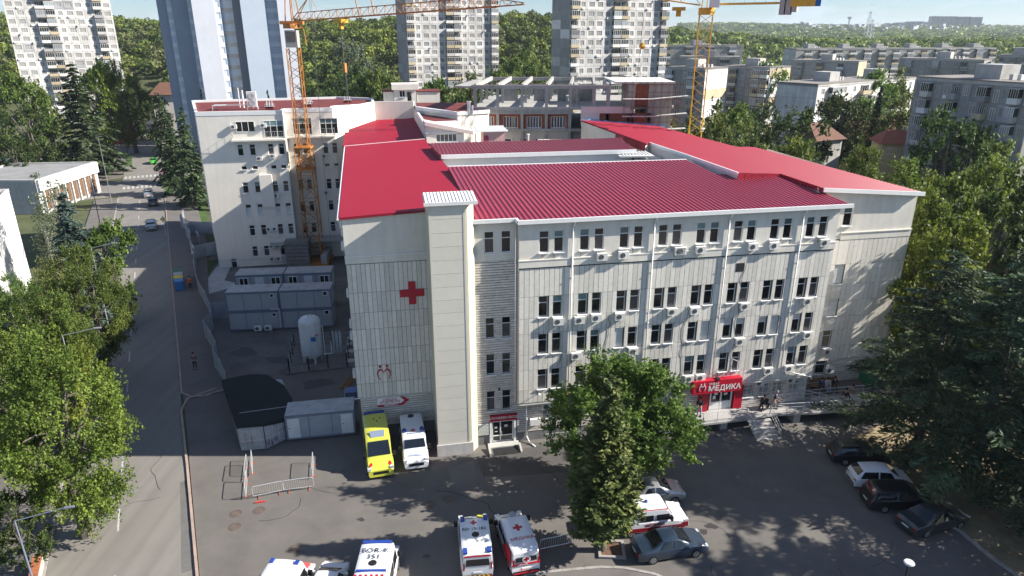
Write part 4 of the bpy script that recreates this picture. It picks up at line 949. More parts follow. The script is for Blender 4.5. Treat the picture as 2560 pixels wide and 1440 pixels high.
FC.part('projecting_box', MB().box(6.95, -.55, 8.6, 8.6, 0, 13.0), M_cream)
FC.part('balcony_slab', MB().box(7.3, -1.2, 3.1, 10.85, 0, 3.3), M_conc); railing(FC, [(7.35, 0), (7.35, 1.15), (10.85, 1.15)], 3.3, 1.0, 1.2, bars=False)
FC2.part('balcony_slab', MB().box(0, -2.6, 3.1, 6.7, 0, 3.3), M_conc); railing(FC2, [(0, 2.5), (6.7, 2.5)], 3.3, 1.0, 1.2, bars=False)
FC.part('gutter_line', MB().box(-.03, -.04, 1.0, 10.85, 0, 1.05), M_metal)
for s, z in ((7.9, 19.3), (4.15, 19.2), (6.9, 14.95), (8.65, 15.2), (7.3, 9.9), (8.5, 9.8), (6.95, 5.1), (7.75, 5.1), (7.0, 2.6), (7.9, 2.6), (6.9, .7), (7.8, .7)): ac(FC, s, z)
for s, z in ((2.6, 14.5), (4.4, 14.6), (.9, 6.2), (4.2, 9.4), (6.8, 4.6)): ac(FC2, s, z)
CP = [(-20.15, 47.58), (-9.3, 47.58), (-9.3, 50), (-2.95, 50), (-2.95, 52.5), (.9, 54.4), (2.8, 58), (2.6, 64.5), (-3, 68), (-24.6, 65.5)]
cb = MB(); cb.prism(join_rect([(-20.12, 47.95), (-9.3, 47.95), (-9.3, 50.3), (-3, 50.3), (-2.95, 52.5), (.9, 54.4), (2.8, 58), (2.6, 64.5), (-3, 68), (-24.5, 65.5)]), 0, 20.9); part('body', cb, M_cream, CW)
part('roof', MB().prism(join_rect([(-19.9, 47.85), (-15.9, 47.85), (-9.4, 48.0), (-9.2, 50.2), (-3.2, 50.2), (-3, 52.7), (.7, 54.6), (2.5, 58), (2.3, 64.2), (-3, 67.6), (-24.1, 65.2)]), 20.9, 21.1), M_maroon, CW)
pp = MB()
for a, b in zip(CP, CP[1:] + CP[:1]):
    a = Vector(a); b = Vector(b); d = (b - a).normalized(); nn = Vector((d.y, -d.x)); q = [a + nn * .04, b + nn * .04, b - nn * .32, a - nn * .32]; pp.prism(join_rect([tuple(k) for k in q]), 20.9, 21.42)
part('parapet', pp, M_trim, CW)
part('wall', MB().prism(join_rect([(-2.95, 50.2), (1.0, 54.3), (2.9, 58.0), (2.7, 58.2), (.8, 54.6), (-3.1, 50.5)]), 0, 21.4), M_cream, CW)
fs = Face(CW, -24.6, 65.5, math.atan2(47.58 - 65.5, -20.15 + 24.6))
for s in (5, 8, 11):
    for z in (3, 6.2, 9.3, 12.4, 15.6): window(fs, s, z, 1.2, 1.5, 'dark', 2, False, False, o=.12)
def chim(u, v, n):
    p = Wd(u, v, 21.1); t = empty('roof_vent', p, HA, None, 'roof vent', 'vents on the maroon roof'); t['label'] = n
    part('base', MB().box(-.55, -.3, 0, .55, .3, .4), M_maroon, t); part('cap', MB().box(-.62, -.36, .4, .62, .36, .46), M_conc, t)
    part('pipe', MB().tube((-.35, 0, .46), (-.35, 0, .9), .07, 6).tube((-.35, 0, .9), (-.35, 0, .95), .1, 6), M_metal, t); part('pipe', MB().tube((.0, 0, .46), (.0, 0, .9), .07, 6).tube((0, 0, .9), (0, 0, .95), .1, 6), M_metal, t); part('pipe', MB().tube((.35, 0, .46), (.35, 0, .9), .07, 6).tube((.35, 0, .9), (.35, 0, .95), .1, 6), M_metal, t)
chim(-11.5, 52.5, 'brick roof vent with three pipes next to the tall white cooling unit'); chim(-11.9, 55.5, 'roof vent with pipes behind its neighbour by the cooling unit'); chim(-6.6, 55, 'roof vent just left of the orange crane mast'); chim(-6.7, 58, 'roof vent farther back left of the orange crane mast'); chim(-1.2, 60.2, 'small roof vent at the right end of the maroon roof')
t = empty('cooling_unit', Wd(-13.8, 53, 21.1), HA, 'tall white twin-fan cooling unit standing on the maroon roof', 'air conditioner')
part('casing', MB().box(-.62, -.3, .35, .62, .3, 2.4), M_ac, t)
for z in (.9, 1.8): part('fan', MB().lathe([(0, 0), (.42, 0), (.42, .02), (.3, .02), (.3, .01), (.15, .01)], 18).xf(Matrix.Translation((0, -.31, z)) @ Matrix.Rotation(R(90), 4, 'X')), M_metal, t)
part('stand', MB().box(-.7, -.35, 0, -.62, .35, .35).box(.62, -.35, 0, .7, .35, .35), M_metal, t)
t = empty('roof_frame', Wd(-17, 52.5, 21.1), HA, 'low metal pipe frame on the left end of the maroon roof', 'frame')
part('rail', MB().path([(-2, 0, 0), (-2, 0, .6), (3, .4, .6), (3, .4, 0)], .04).path([(-2, 1.6, 0), (-2, 1.6, .6), (3, 2, .6), (3, 2, 0)], .04).tube((-2, 0, .6), (-2, 1.6, .6), .04), M_metal, t); part('panel', MB().box(-1.9, .1, .62, -.4, 1.5, .66), M_metal, t)
t = empty('roof_mast', Wd(-15.4, 55.5, 21.1), HA, 'two slim white antenna poles on the maroon roof left of the cooling unit', 'antenna')
part('pole', MB().tube((0, 0, 0), (0, 0, 2.4), .11, 8), WHITE, t); part('pole', MB().tube((-.6, .5, 0), (-.6, .5, 2.7), .06, 8), WHITE, t)

# ------------------------------------------------------------------ roof-top houses behind the red roofs
def box_house(name, label, cat, u0, v0, u1, v1, z0, z1, m=M_cream, roofm=M_maroon, over=.15, wins=(), shed=0):
    t = empty(name, Wd(u0, v0, z0), HA, label, cat); f = Face(t, 0, 0, 0); w, d, h = u1 - u0, v1 - v0, z1 - z0
    f.part('wall', holed(w, 0, h, [x[:4] for x in wins], .15), m); part('body', MB().prism([(0, .2), (w, .2), (w, d), (0, d)], 0, h - .02), m, t)
    part('side_wall', MB().poly([(w, 0, 0), (w, .2, 0), (w, .2, h), (w, 0, h)]).poly([(0, .2, 0), (0, 0, 0), (0, 0, h), (0, .2, h)]), m, t)
    part('roof', MB().prism([(-over, -over), (w + over, -over), (w + over, d + over), (-over, d + over)], lambda x, y: h + shed * x, lambda x, y: h + .12 + shed * x), roofm, t)
    for x in wins: window(f, *x[:4], x[4], x[5], x[6], True)
    return t
t = box_house('roof_house', 'small cream rooftop house with an overhanging parapet and two openings', 'rooftop house', 5.9, 61, 9.3, 64, 20.8, 22.9, wins=[(.85, .95, .85, .95, 'dark', 2, False), (1.95, .05, .75, 1.7, 'dark', 1, False)])
part('parapet', MB().box(-.3, -.35, 2.05, 3.75, 3.3, 2.9), M_cream, t)
box_house('stair_house', 'low cream block joined left of the rooftop house', 'rooftop house', 4.3, 61.5, 5.85, 65, 20.8, 22.55)
box_house('stair_house', 'wider low cream block joined right of the rooftop house', 'rooftop house', 9.4, 61.2, 13.0, 65, 20.8, 22.5)
AX = empty('annex', (HO[0], HO[1], 0), HA, 'white stepped annex with maroon roofs and a curved parapet', 'building')
part('wall', MB().prism(join_rect([(2.9, 57.9), (8.6, 57.2), (8.75, 57.5), (3, 58.2)]), 0, 21.45), M_cream, AX)
a1 = [(8.65, 34.9), (13.4, 34.2), (13.7, 41), (9.0, 58.5), (8.5, 57)]
part('wall', MB().prism(join_rect([(8.7, 36.6), (12.8, 37.4), (13.6, 41), (10.2, 50), (8.6, 57)]), 10, 20.35), M_cream, AX)
part('parapet', MB().prism(join_rect([(8.6, 36.5), (12.85, 37.3), (12.85, 37.6), (8.9, 36.9), (8.85, 50), (8.55, 50)]), 20.3, 20.75), M_trim, AX); part('roof', MB().prism(join_rect([(8.9, 37), (12.8, 37.8), (13.4, 41), (9.8, 50), (8.9, 50)]), 20.35, 20.42), M_maroon, AX)
part('upper_wall', MB().prism(join_rect([(8.6, 50), (13.5, 42), (18, 44), (18.5, 58), (9, 60)]), 10, 20.9), M_cream, AX); part('upper_parapet', MB().prism(join_rect([(8.5, 49.8), (13.4, 41.8), (13.7, 42), (8.9, 50.2)]), 20.9, 21.35).prism(join_rect([(13.4, 41.8), (18.1, 43.8), (18.1, 44.1), (13.4, 42.1)]), 20.9, 21.35), M_trim, AX); part('upper_roof', MB().prism(join_rect([(8.9, 50.2), (13.6, 42.2), (17.9, 44.2), (18.3, 57.8), (9.2, 59.8)]), 20.9, 21.0), M_maroon, AX)
M_pinkw = mat('pinkish_render', (.66, .53, .50), .85, .05, .6)
t = box_house('pink_annex', 'pale annex with a broad window and a sloping white roof edge', 'building', 8.8, 34.9, 13.4, 37.2, 17.0, 19.6, M_cream, M_trim, .1, [(1.2, 1.55, 2.5, 1.3, 'mid', 5, True)])
part('sloping_fascia', MB().prism([(-.15, -.3), (5.7, -.3), (5.7, 2.4), (-.15, 2.4)], lambda x, y: 3.55 - .21 * x, lambda x, y: 4.0 - .21 * x), M_pinkw, t); part('upper_wall', MB().prism([(0, 0), (4.6, 0), (4.6, 2), (0, 2)], 2.5, lambda x, y: 3.6 - .21 * x), M_cream, t)
sp_ = Face(t, 4.8, .2, 0); railing(sp_, [(0, 0), (1.2, 0), (1.2, 1)], 1.2, 1.3, .3, 'fire_stair', mat('pink_metal', (.5, .3, .3), .6))
t = box_house('pink_hut', 'small pink rooftop hut with a ribbed white metal roof', 'hut', 16.0, 36.2, 18.75, 38.4, 17.0, 19.45, mat('pink_cladding', (.60, .36, .34), .7, .05), M_trim, .05)
b = MB(); b.prism([(-.95, -.35), (3.1, -.35), (2.9, 2.6), (-1.2, 2.6)], lambda x, y: 2.5 + .1 * y, lambda x, y: 2.58 + .1 * y)
for i in range(14): b.prism([(-.8 + i * .28, -.34), (-.7 + i * .28, -.34), (-.7 + i * .28, 2.58), (-.8 + i * .28, 2.58)], lambda x, y: 2.58 + .1 * y, lambda x, y: 2.64 + .1 * y)
part('metal_roof', b, M_trim, t); part('door', MB().box(.06, -.04, .2, .65, 0, 2.0), mat('dark_pink', (.35, .06, .12)), t)
t = empty('vent_pipe', Wd(21.5, 35, 17.5), 0, 'red and white vent pipe standing behind the middle red roof', 'pipe'); part('pipe', MB().tube((0, 0, 0), (0, 0, 1.6), .12, 8), M_pinkw, t); part('cap', MB().tube((0, 0, 1.6), (0, 0, 1.72), .18, 8), WHITE, t)
t = empty('flue', Wd(15.1, 42.6, 21.0), 0, 'shiny metal flue stack on the maroon annex roof', 'flue'); part('stack', MB().tube((0, 0, 0), (0, 0, 1.5), .22, 10).tube((.45, 0, 0), (.45, 0, 1.1), .14, 8), M_metal, t); part('cap', MB().tube((0, 0, 1.5), (0, 0, 1.62), .33, 10), M_metal, t)

# ------------------------------------------------------------------ unfinished concrete building with scaffolding
M_rc = mat('raw_concrete', (.36, .35, .33), .9, .15, .9, streak=.15); M_rcd = mat('board_marked_concrete', (.30, .295, .285), .9, .2, .9, streak=.15); M_brick = mat('hollow_brick', (.24, .07, .04), .9, .25, 3); M_scaf = mat('rusty_scaffold', (.20, .09, .07), .7, .2, 3); M_plank = mat('scaffold_plank', (.62, .60, .56), .8, .1)
U = empty('unfinished_building', (0, 98, 0), 0, 'unfinished concrete frame with brick infill rising behind the red roofs', 'building')
cx = [-5.1, -2.0, 1.4, 4.8, 8.1, 11.4, 13.3]; DYs = (0, 6, 12, 18)
for x in cx[:-1]:
    for dy in DYs:
        xo = dy * .1; part('column', MB().box(x - .2 + xo, dy - .2, 21.4 if dy else (16.5 if x < 8.5 else 21.4), x + .2 + xo, dy + .2, 23.9), M_rc, U)
for dy in (0, 18): part('beam', MB().box(-5.6 + dy * .1, dy - .25, 23.85, 13.6 + dy * .1, dy + .25, 24.35), M_rc, U)
for x in cx: part('cross_beam', MB().prism([(x - .17, .25), (x + .17, .25), (x + 1.97, 17.7), (x + 1.63, 17.7)], 23.9, 24.5), M_rc, U)
part('corbel', MB().prism([(-8.0, .6), (-5.5, -.2), (-5.5, .4), (-5.0, 14), (-6, 14)], 23.95, 24.2), M_rc, U)
b = MB()
for x in np.arange(-5.4, 13.4, .32): b.tube((x, 0, 24.3), (x, 0, 24.55), .02, 3); b.tube((x + 1.8, 18, 24.3), (x + 1.8, 18, 24.55), .02, 3)
part('rebar', b, M_scaf, U, kind='stuff')
for z in (21.05, 18.1): part('slab', MB().prism([(-5.4, -.35), (14.5, -.35), (23, 2), (23.5, 20), (-3.6, 20)], z, z + .35), M_rc, U)
for x0, x1 in ((-1.2, .9), (3.9 - .6, 5.4), (5.6 + 1.3, 8.2), (10, 12.4)): part('core_wall', MB().box(x0, 9, 21.4, x1, 9.3, 23.9), M_rcd, U)
part('core_wall', MB().box(9.3, 3, 21.4, 9.6, 9, 23.9), M_rcd, U); part('edge_wall', MB().box(-5.2, -.3, 20.45, 8.5, -.05, 21.05), M_rcd, U)
FU = Face(U, -5.3, .05, 0); hu = [(.75 + i * 3.35, 18.55, 2.0, 1.55) for i in range(4)]
FU.part('brick_wall', holed(13.6, 18.45, 20.45, hu, .2), M_brick)
for i, h in enumerate(hu): window(FU, *h, 'mid', 5, False, True)
FU.part('render_wall', holed(13.6, 8, 18.1, [(4.2 + i * 2.2, 15.9, 1.0, 1.1) for i in range(4)], .2), mat('grey_render', (.50, .48, .45), .9, .1))
for i in range(4): window(FU, 4.2 + i * 2.2, 15.9, 1.0, 1.1, 'mid', 1, True)
part('stair_tower', MB().box(8.6, .3, 8, 10.2, 5, 18.1), M_rcd, U)
part('stub_wall', MB().box(9.6, -.5, 20.6, 16.5, -.2, 21.5).box(9.6, -.4, 19.0, 12.2, -.15, 20.6), M_pinkw, U); part('brick_wall', MB().box(9.7, -.2, 18.5, 19.4, 0, 20.6), M_brick, U)
part('shear_wall', MB().box(16.1, -.2, 18.3, 17.0, 6, 24.6).box(18.9, -.2, 16, 22.2, 10, 24.6), M_rc, U); part('brick_panel', MB().box(17.0, 0, 21.6, 18.9, .2, 24.4), M_brick, U); part('roof_slab', MB().prism([(14.2, -.6), (22.4, -.6), (22.4, 10), (14.0, 10)], 24.6, 24.8), M_plank, U)
part('column', MB().box(13.1, -.2, 18.4, 13.6, .2, 24.0), M_rc, U)
SF = empty('scaffolding', (0, 97, 0), 0, 'rust-red scaffolding around the brick and concrete corner of the unfinished building', 'scaffolding')
sb = MB()
for x in np.arange(15.4, 23.6, 1.0):
    for dy in (-.9, 0): sb.tube((x, dy, 15), (x, dy, 24.9), .03, 4)
for z in np.arange(16.5, 24.9, 1.0):
    for dy in (-.9, 0): sb.tube((15.4, dy, z), (23.4, dy, z), .025, 4)
for i in range(4): sb.tube((15.4 + 2 * i, -.9, 17), (17.4 + 2 * i, -.9, 24), .025, 4)
for y in np.arange(1, 9, 1.4):
    for x in (22.6, 23.5): sb.tube((x, y, 15), (x, y, 24.5), .03, 4)
for z in (17, 19.5, 22): sb.tube((23.5, -.9, z), (23.5, 8, z), .025, 4)
part('tube_frame', sb, M_scaf, SF)
for z, s in ((22.9, .35), (20.6, .35), (18.6, .2)): part('plank', MB().prism([(15.2, -.9), (19.0, -.9), (19.0, -.1), (15.2, -.1)], z - s, z - s + .09), M_plank, SF); part('plank', MB().prism([(19.0, -.95), (24.0, -.95), (24.0, -.1), (19.0, -.1)], lambda x, y: z - s + (x - 19) * s * .25, lambda x, y: z - s + .09 + (x - 19) * s * .25), M_plank, SF)
SF2 = empty('scaffolding', (0, 97.2, 0), 0, 'pale timber and steel scaffold before the brick windows of the unfinished building', 'scaffolding')
sb = MB()
for x in (.2, 2.0, 3.6, 5.4, 7.1): sb.tube((x, -.6, 15.6), (x, -.6, 20.2), .04, 4); sb.tube((x + .5, -.1, 15.6), (x + .5, -.1, 19.6), .03, 4)
for z in (17.2, 18.0): sb.tube((0, -.6, z), (7.2, -.6, z), .03, 4)
part('post', sb, mat('pale_wood', (.45, .40, .33)), SF2); part('plank', MB().box(3.6, -.8, 17.0, 7.3, 0, 17.1), M_plank, SF2)
t = empty('tarpaulin', (9.6, 96.5, 19.2), 0, 'crumpled pale blue tarpaulin lying along the far edge of the red roof', 'tarpaulin')
b = MB(); g_ = random.Random(4); pr = None
for i in range(22):
    x = i * .55; rr = .38 * (1 - .5 * i / 22) + g_.uniform(-.05, .08); ring = [(x, .6 * rr * 2 * math.cos(k * PI / 4) , rr + .9 * rr * math.sin(k * PI / 4) - i * .022 + g_.uniform(-.05, .05)) for k in range(8)]
    if pr:
        for k in range(8): b.poly([pr[k], ring[k], ring[(k + 1) % 8], pr[(k + 1) % 8]])
    pr = ring
part('sheet', b, mat('blue_tarp', (.22, .36, .60), .4, .2, 2), t)

# ------------------------------------------------------------------ apartment blocks
M_p1 = mat('prefab_panel', (.62, .60, .58), .9, .14, .5, rand=.20, streak=.2); M_p2 = mat('insulated_panel', (.70, .71, .72), .85, .04, .5, rand=.1); M_p3 = mat('grey_panel', (.34, .34, .36), .9, .08, .5, rand=.15)
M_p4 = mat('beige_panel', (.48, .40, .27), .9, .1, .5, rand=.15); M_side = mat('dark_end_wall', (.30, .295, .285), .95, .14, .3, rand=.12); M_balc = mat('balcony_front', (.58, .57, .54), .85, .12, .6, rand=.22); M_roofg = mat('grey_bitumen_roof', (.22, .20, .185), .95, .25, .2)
M_wfr = mat('window_frame', (.62, .60, .57), .6, .1, rand=.3); M_wg = mat('far_glass', (.02, .025, .03), .12, .2, 1, rand=.7, spec=.6); M_wg2 = mat('far_curtain', (.22, .24, .26), .3, .2, 1, rand=.5)
M_slab = mat('balcony_slab', (.26, .22, .17), .9, .2)
M_pshade = mat('shaded_panel', (.30, .31, .32), .9, .12, .5, rand=.2, streak=.15)  # darker panel tone: the shade on sun-averted blocks is put into the colour
_am = {}
def amesh(k, f):
    if k not in _am: _am[k] = f()
    return _am[k]
def a_window(w, h, n, v):
    def f():
        b = MB(); b.box(0, .05, 0, w, .1, h, 1 + v); t = .06
        b.box(0, .0, 0, w, .06, t).box(0, 0, h - t, w, .06, h).box(0, 0, t, t, .06, h - t).box(w - t, 0, t, w, .06, h - t)
        for i in range(1, n): b.box(w * i / n - .03, 0, t, w * i / n + .03, .06, h - t)
        return b.mesh('window', [M_wfr, M_wg, M_wg2])
    return amesh(('w', w, h, n, v), f)
def a_panel(w, h, holes, m):
    def f():
        b = MB()
        for q in minus(.03, .03, w - .03, h - .03, holes): b.box(q[0], -.09, q[1], q[2], 0, q[3])
        return b.mesh('wall_panel', m)
    return amesh(('p', w, h, tuple(holes), m.name), f)
def a_balcony(w, h, v, m):
    d = 1.15
    def f():
        b = MB(); b.box(.08, -d, .08, w - .08, 0, .22, 3).box(.08, -d, .22, w - .08, -d + .08, 1.12, 4).box(.08, -d + .08, .22, .16, 0, 1.12, 4).box(w - .16, -d + .08, .22, w - .08, 0, 1.12, 4)
        if v:  # glazed
            b.box(.12, -d + .04, 1.12, w - .12, -d + .07, h - .3, 1 + (v == 2)); n = 4
            for i in range(n + 1): x = .1 + (w - .28) * i / n; b.box(x, -d, 1.12, x + .08, -d + .03, h - .3)
            b.box(.08, -d, h - .32, w - .08, 0, h - .22, 0).box(.12, -d + .05, 1.12, .15, 0, h - .3, 1).box(w - .15, -d + .05, 1.12, w - .12, 0, h - .3, 1)
        return b.mesh('balcony', [M_wfr, M_wg, M_wg2, M_slab, m])
    return amesh(('b', w, h, v, m.name), f)
DISH = MB().lathe([(0, 0), (.2, .03), (.38, .12)], 12).xf(Matrix.Rotation(R(70), 4, 'X')).mesh('satellite_dish', M_conc)
def apt(label, pxl, pyt, depth, ang, pxr, side, pat, fh=2.8, seed=0, mats=(M_p1,), endm=M_side, group=None, z0=None, roofh=True, ground=0.0, depthm=12.0, odds=.1, floors_max=99, name='apartment_block', detail=2, top=None):
    """pat: column pattern, one letter per bay: w wide window, n narrow window, b balcony, s stair column, x blank"""
    g = random.Random(seed); a = R(ang); P = Dp(pxl, pyt, depth); k = ray(pxr, pyt); kk = k[0] / k[1]
    Wm = (kk * P.y - P.x) / (math.cos(a) - kk * math.sin(a)); zt = P.z if top is None else top; nf = min(floors_max, max(1, int(round((zt - ground) / fh)))); zb = zt - nf * fh - .5
    B = empty(name, (P.x, P.y, zb), a, label, 'apartment block', group); F = Face(B, 0, 0, 0); cw = Wm / len(pat); hts = nf * fh
    part('wall', MB().box(0, .02, -3, Wm, depthm, hts + .5), M_side, B)
    part('roof', MB().box(-.15, -.25, hts + .5, Wm + .15, depthm + .15, hts + .72), M_roofg, B)
    part('parapet', MB().box(-.12, -.2, hts, Wm + .12, .02, hts + .5), M_conc, B)
    # end wall slabs on the side the camera sees
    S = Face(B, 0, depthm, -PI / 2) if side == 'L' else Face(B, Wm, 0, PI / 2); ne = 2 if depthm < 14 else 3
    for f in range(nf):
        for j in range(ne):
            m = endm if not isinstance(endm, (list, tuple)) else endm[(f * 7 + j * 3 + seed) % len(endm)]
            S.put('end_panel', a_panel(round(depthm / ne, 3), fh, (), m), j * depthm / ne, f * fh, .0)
    bm_ = [M_balc, M_p3, M_p2, M_p4, mats[0]]
    for i, c in enumerate(pat):
        for f in range(nf):
            s = i * cw; z = f * fh; m = mats[0] if g.random() > odds * 2 else g.choice(mats); cwr = round(cw, 3)
            if c in 'wn':
                w, h = (min(2.0, cw - .7), 1.45) if c == 'w' else (min(1.45, cw - .6), 1.4); w = round(w, 2); x = round((cw - w) / 2, 2)
                if detail > 1: F.put('wall_panel', a_panel(cwr, fh, ((x, .85, w, h),), m), s, z)
                F.put('window', a_window(w, h, 3 if c == 'w' else 2, 1 if g.random() < .3 else 0), s + x, z + .85, .02 if detail > 1 else .0)
                if g.random() < .16 and detail > 1: a_ = F.put('air_conditioner', ACM[0], s + x + .2, z + .15, .05)
                elif g.random() < .08 and detail > 1: F.put('satellite_dish', DISH, s + x, z + .5, .5)
            elif c == 'b':
                if detail > 1: F.put('wall_panel', a_panel(cwr, fh, ((.3, .3, round(cw - .6, 2), 2.1),), m), s, z)
                F.put('loggia_shade', amesh(('lg', cwr), lambda: MB().box(.3, 0, .3, cwr - .3, .04, 2.4).mesh('loggia_shade', mat('painted_loggia_shade', (.05, .05, .052), .9, .2))), s, z, .06)  # flat dark sheet paints the shade of an open loggia recess
                F.put('balcony', a_balcony(cwr, fh, g.choice((0, 1, 1, 2)), g.choice(bm_)), s, z, .08)
                F.put('window', a_window(round(cw * .45, 2), 1.6, 2, 0), s + cw * .28, z + .7, .12)
            elif c == 's':
                F.put('window', a_window(round(cw * .5, 2), 1.9, 2, 1), s + cw * .25, z + .2, .0)
            elif detail > 1: F.put('wall_panel', a_panel(cwr, fh, (), m), s, z)
    if roofh:
        for k in range(max(1, int(Wm / 22))):
            x = Wm * (k + .5) / max(1, int(Wm / 22)); part('stair_hood', MB().box(x - 2.2, 3, hts + .5, x + 2.2, 7.5, hts + 3.0), M_conc, B)
            for q in range(3): part('chimney', MB().box(x + 3 + q * 1.3, 4, hts + .7, x + 3.6 + q * 1.3, 5, hts + 1.6), M_balc, B)
    return B
TG = 'grey prefabricated towers'
PT = 'bnwwnbbnwwnb'
apt('grey and white panel tower filling the upper left corner', -10, -60, 250, 32, 262, 'R', 'wwnbbnwwnbw', seed=1, mats=(M_p1, M_p2, M_p3, M_p1), group=TG, top=45, ground=-1, endm=M_p1)
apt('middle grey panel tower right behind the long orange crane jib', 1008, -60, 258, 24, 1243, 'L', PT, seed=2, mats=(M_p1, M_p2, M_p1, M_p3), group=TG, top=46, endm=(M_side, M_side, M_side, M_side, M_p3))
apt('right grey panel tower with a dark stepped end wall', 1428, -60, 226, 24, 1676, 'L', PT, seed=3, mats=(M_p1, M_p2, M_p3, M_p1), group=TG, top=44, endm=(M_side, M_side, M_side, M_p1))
LGp = 'low apartment blocks of the quarter'
apt('long dark apartment block cut by the right edge of the frame', 2296, 193, 126.5, -68, 2600, 'L', 'nbsnbwnbsnbw', seed=4, mats=(M_pshade, M_p3, M_pshade), group=LGp, depthm=12)
apt('mid-distance block with a beige end wall showing a pale painted square', 1810, 165, 232, -48, 1926, 'R', 'nbnsbb', seed=5, mats=(M_pshade, M_p3, M_p4), endm=(M_p4, M_p1, M_p1), group=LGp, depthm=13)
apt('mid-distance block with a white and brown insulated end wall behind the yellow crane', 1668, 168, 222, -46, 1764, 'R', 'bnsbn', seed=6, mats=(M_pshade, M_p3), endm=(M_p2, M_p2, M_p4), group=LGp, depthm=13)
apt('long pale low block with a blank grey end wall left of its bay windows', 2045, 212, 172, 36, 2285, 'L', 'nbwnbwnbwn', seed=7, mats=(M_p1, M_p2), endm=M_p1, group=LGp, depthm=11, floors_max=6)
apt('shaded block row above the pale long block', 1978, 150, 300, -40, 2148, 'R', 'nbwnbsnbwn', seed=8, mats=(M_pshade, M_p3), endm=M_p4, group=LGp, depthm=12, detail=1)
apt('long sunlit row of bay-windowed blocks below the far woods', 1992, 122, 400, 13, 2490, 'L', 'nbwbnbwbnbwbnbwbnbwbnbwbnbwb', seed=9, mats=(M_p1, M_p2), group=LGp, detail=1, endm=M_p1)
apt('shaded block with beige and white patchwork end wall at the right', 2250, 146, 270, -44, 2462, 'R', 'nbwsnbwnbbsn', seed=10, mats=(M_pshade, M_p3, M_p4), endm=(M_p2, M_p4, M_p3), group=LGp, detail=1)
apt('sunlit low row behind the yellow crane mast', 1640, 114, 350, 6, 1858, 'R', 'nbwnbwnbwnbw', seed=11, mats=(M_p1, M_p2), group=LGp, detail=1)
apt('dark block cut by the right edge above the long dark block', 2500, 138, 250, -40, 2600, 'L', 'bnbsbnb', seed=12, mats=(M_pshade, M_p3), group=LGp, detail=1)
apt('flat-roofed block peeping out behind the beige-ended block', 1700, 142, 285, -16, 1850, 'R', 'nbwnbw', seed=13, mats=(M_p3, M_p1), endm=M_p1, group=LGp, detail=1)

# blue tower
BT = empty('blue_tower', (0, 182, 0), 0, 'tall pale blue and white apartment tower with grey bands left of the crane', 'apartment tower')
M_b1 = mat('shaded_blue_grey_render', (.27, .31, .38), .9, .05, .3, streak=.06); M_b2 = mat('pale_blue_render', (.50, .57, .66), .9, .04, .3); M_b3 = mat('white_blue_render', (.66, .68, .74), .9, .04, .3, streak=.04); M_b4 = mat('slate_render', (.17, .18, .21), .9, .05)  # blue-grey render paint also carries the shade of faces turned from the sun
BA = R(20); BP = Dp(403, 100, 182); BT.location = (BP.x, BP.y, 0); BT.rotation_euler = (0, 0, BA)
def bx(px):
    r = ray(px, 100); k = r[0] / r[1]; return (k * BP.y - BP.x) / (math.cos(BA) - k * math.sin(BA))
secs = [(403, 428, 3.0, M_b1, None), (428, 441, 2.4, M_b2, 1), (441, 481, 1.8, M_b1, None), (481, 493, 1.0, M_b2, 1), (493, 548, -1.2, M_b3, None), (548, 561, 1.2, M_b2, 1), (561, 592, 2.0, M_b2, 2), (592, 612, .4, M_b4, None), (612, 672, -.4, M_b2, None), (672, 702, .8, M_b2, 2), (702, 738, -1.4, M_b3, None)]
for i, (a, b_, yo, m, wn) in enumerate(secs):
    x0, x1 = bx(a), bx(b_); f = Face(BT, x0, yo, 0); w = x1 - x0
    part('wall_section', MB().box(x0, yo + .15, 0, x1, 15 - abs(i - 5) * .8, 46), m, BT)
    if not wn: f.part('wall', MB().box(0, 0, 0, w, .15, 46), m)
    else:
        hs = []
        for k in range(16): hs.append((w * .1, .9 + 2.8 * k, w * .8, 1.5))
        f.part('wall', holed(w, 0, 46, hs, .14), m)
        for k, h in enumerate(hs): f.put('window', a_window(round(w * .8, 2), 1.5, 3 if wn == 2 else 1, k % 3 == 1), h[0], h[1], -.1)
        for k in range(16): f.put('band', amesh(('bd', round(w, 2), i), lambda: MB().box(0, -.06, 0, w, 0, 1.0).mesh('band', M_conc if i in (6,) else M_b3)), 0, 2.8 * k + 2.55 - .0, 0)

# pale building and flat-roofed hall on the left
def gbuild(name, label, cat, pts, h, wm, rm, par=.25):
    t = empty(name, (0, 0, 0), 0, label, cat); pts = join_rect([tuple(p[:2]) for p in pts]); part('wall', MB().prism(pts, 0, h), wm, t)
    part('roof', MB().prism(pts, h + .002, h + .05), rm, t); b = MB()
    for p, q in zip(pts, pts[1:] + pts[:1]):
        p = Vector(p); q = Vector(q); d = (q - p).normalized(); n = Vector((d.y, -d.x)); b.prism(join_rect([tuple(k) for k in (p + n * .05, q + n * .05, q - n * par, p - n * par)]), h - .1, h + .35)
    part('parapet', b, mat('parapet_concrete', (.52, .50, .48), .9, .1), t); return t
M_wb = mat('white_brick_wall', (.74, .73, .72), .9, .05, 1, streak=.08)
e2 = G(80, 700, 0).xy; eh = Dp(37, 478, e2.y).z; e3 = e2 - RD * 26; e4 = e3 - RN * 20; e5 = e2 - RN * 20
gbuild('white_building', 'plain white windowless building at the left edge behind the maples', 'building', [tuple(e2), tuple(e3), tuple(e4), tuple(e5)], eh, M_wb, M_roofg)
HL = [G(88, 455, 6), G(238, 408, 6), G(20, 412, 6), G(-90, 455, 6)]
t = gbuild('flat_roofed_hall', 'low hall with a grey flat roof and white fascia left of the crossing', 'building', HL, 6.0, mat('hall_wall', (.45, .44, .43), .9, .12, .8, streak=.1), mat('grey_felt_roof', (.24, .24, .24), .95, .15, .3))
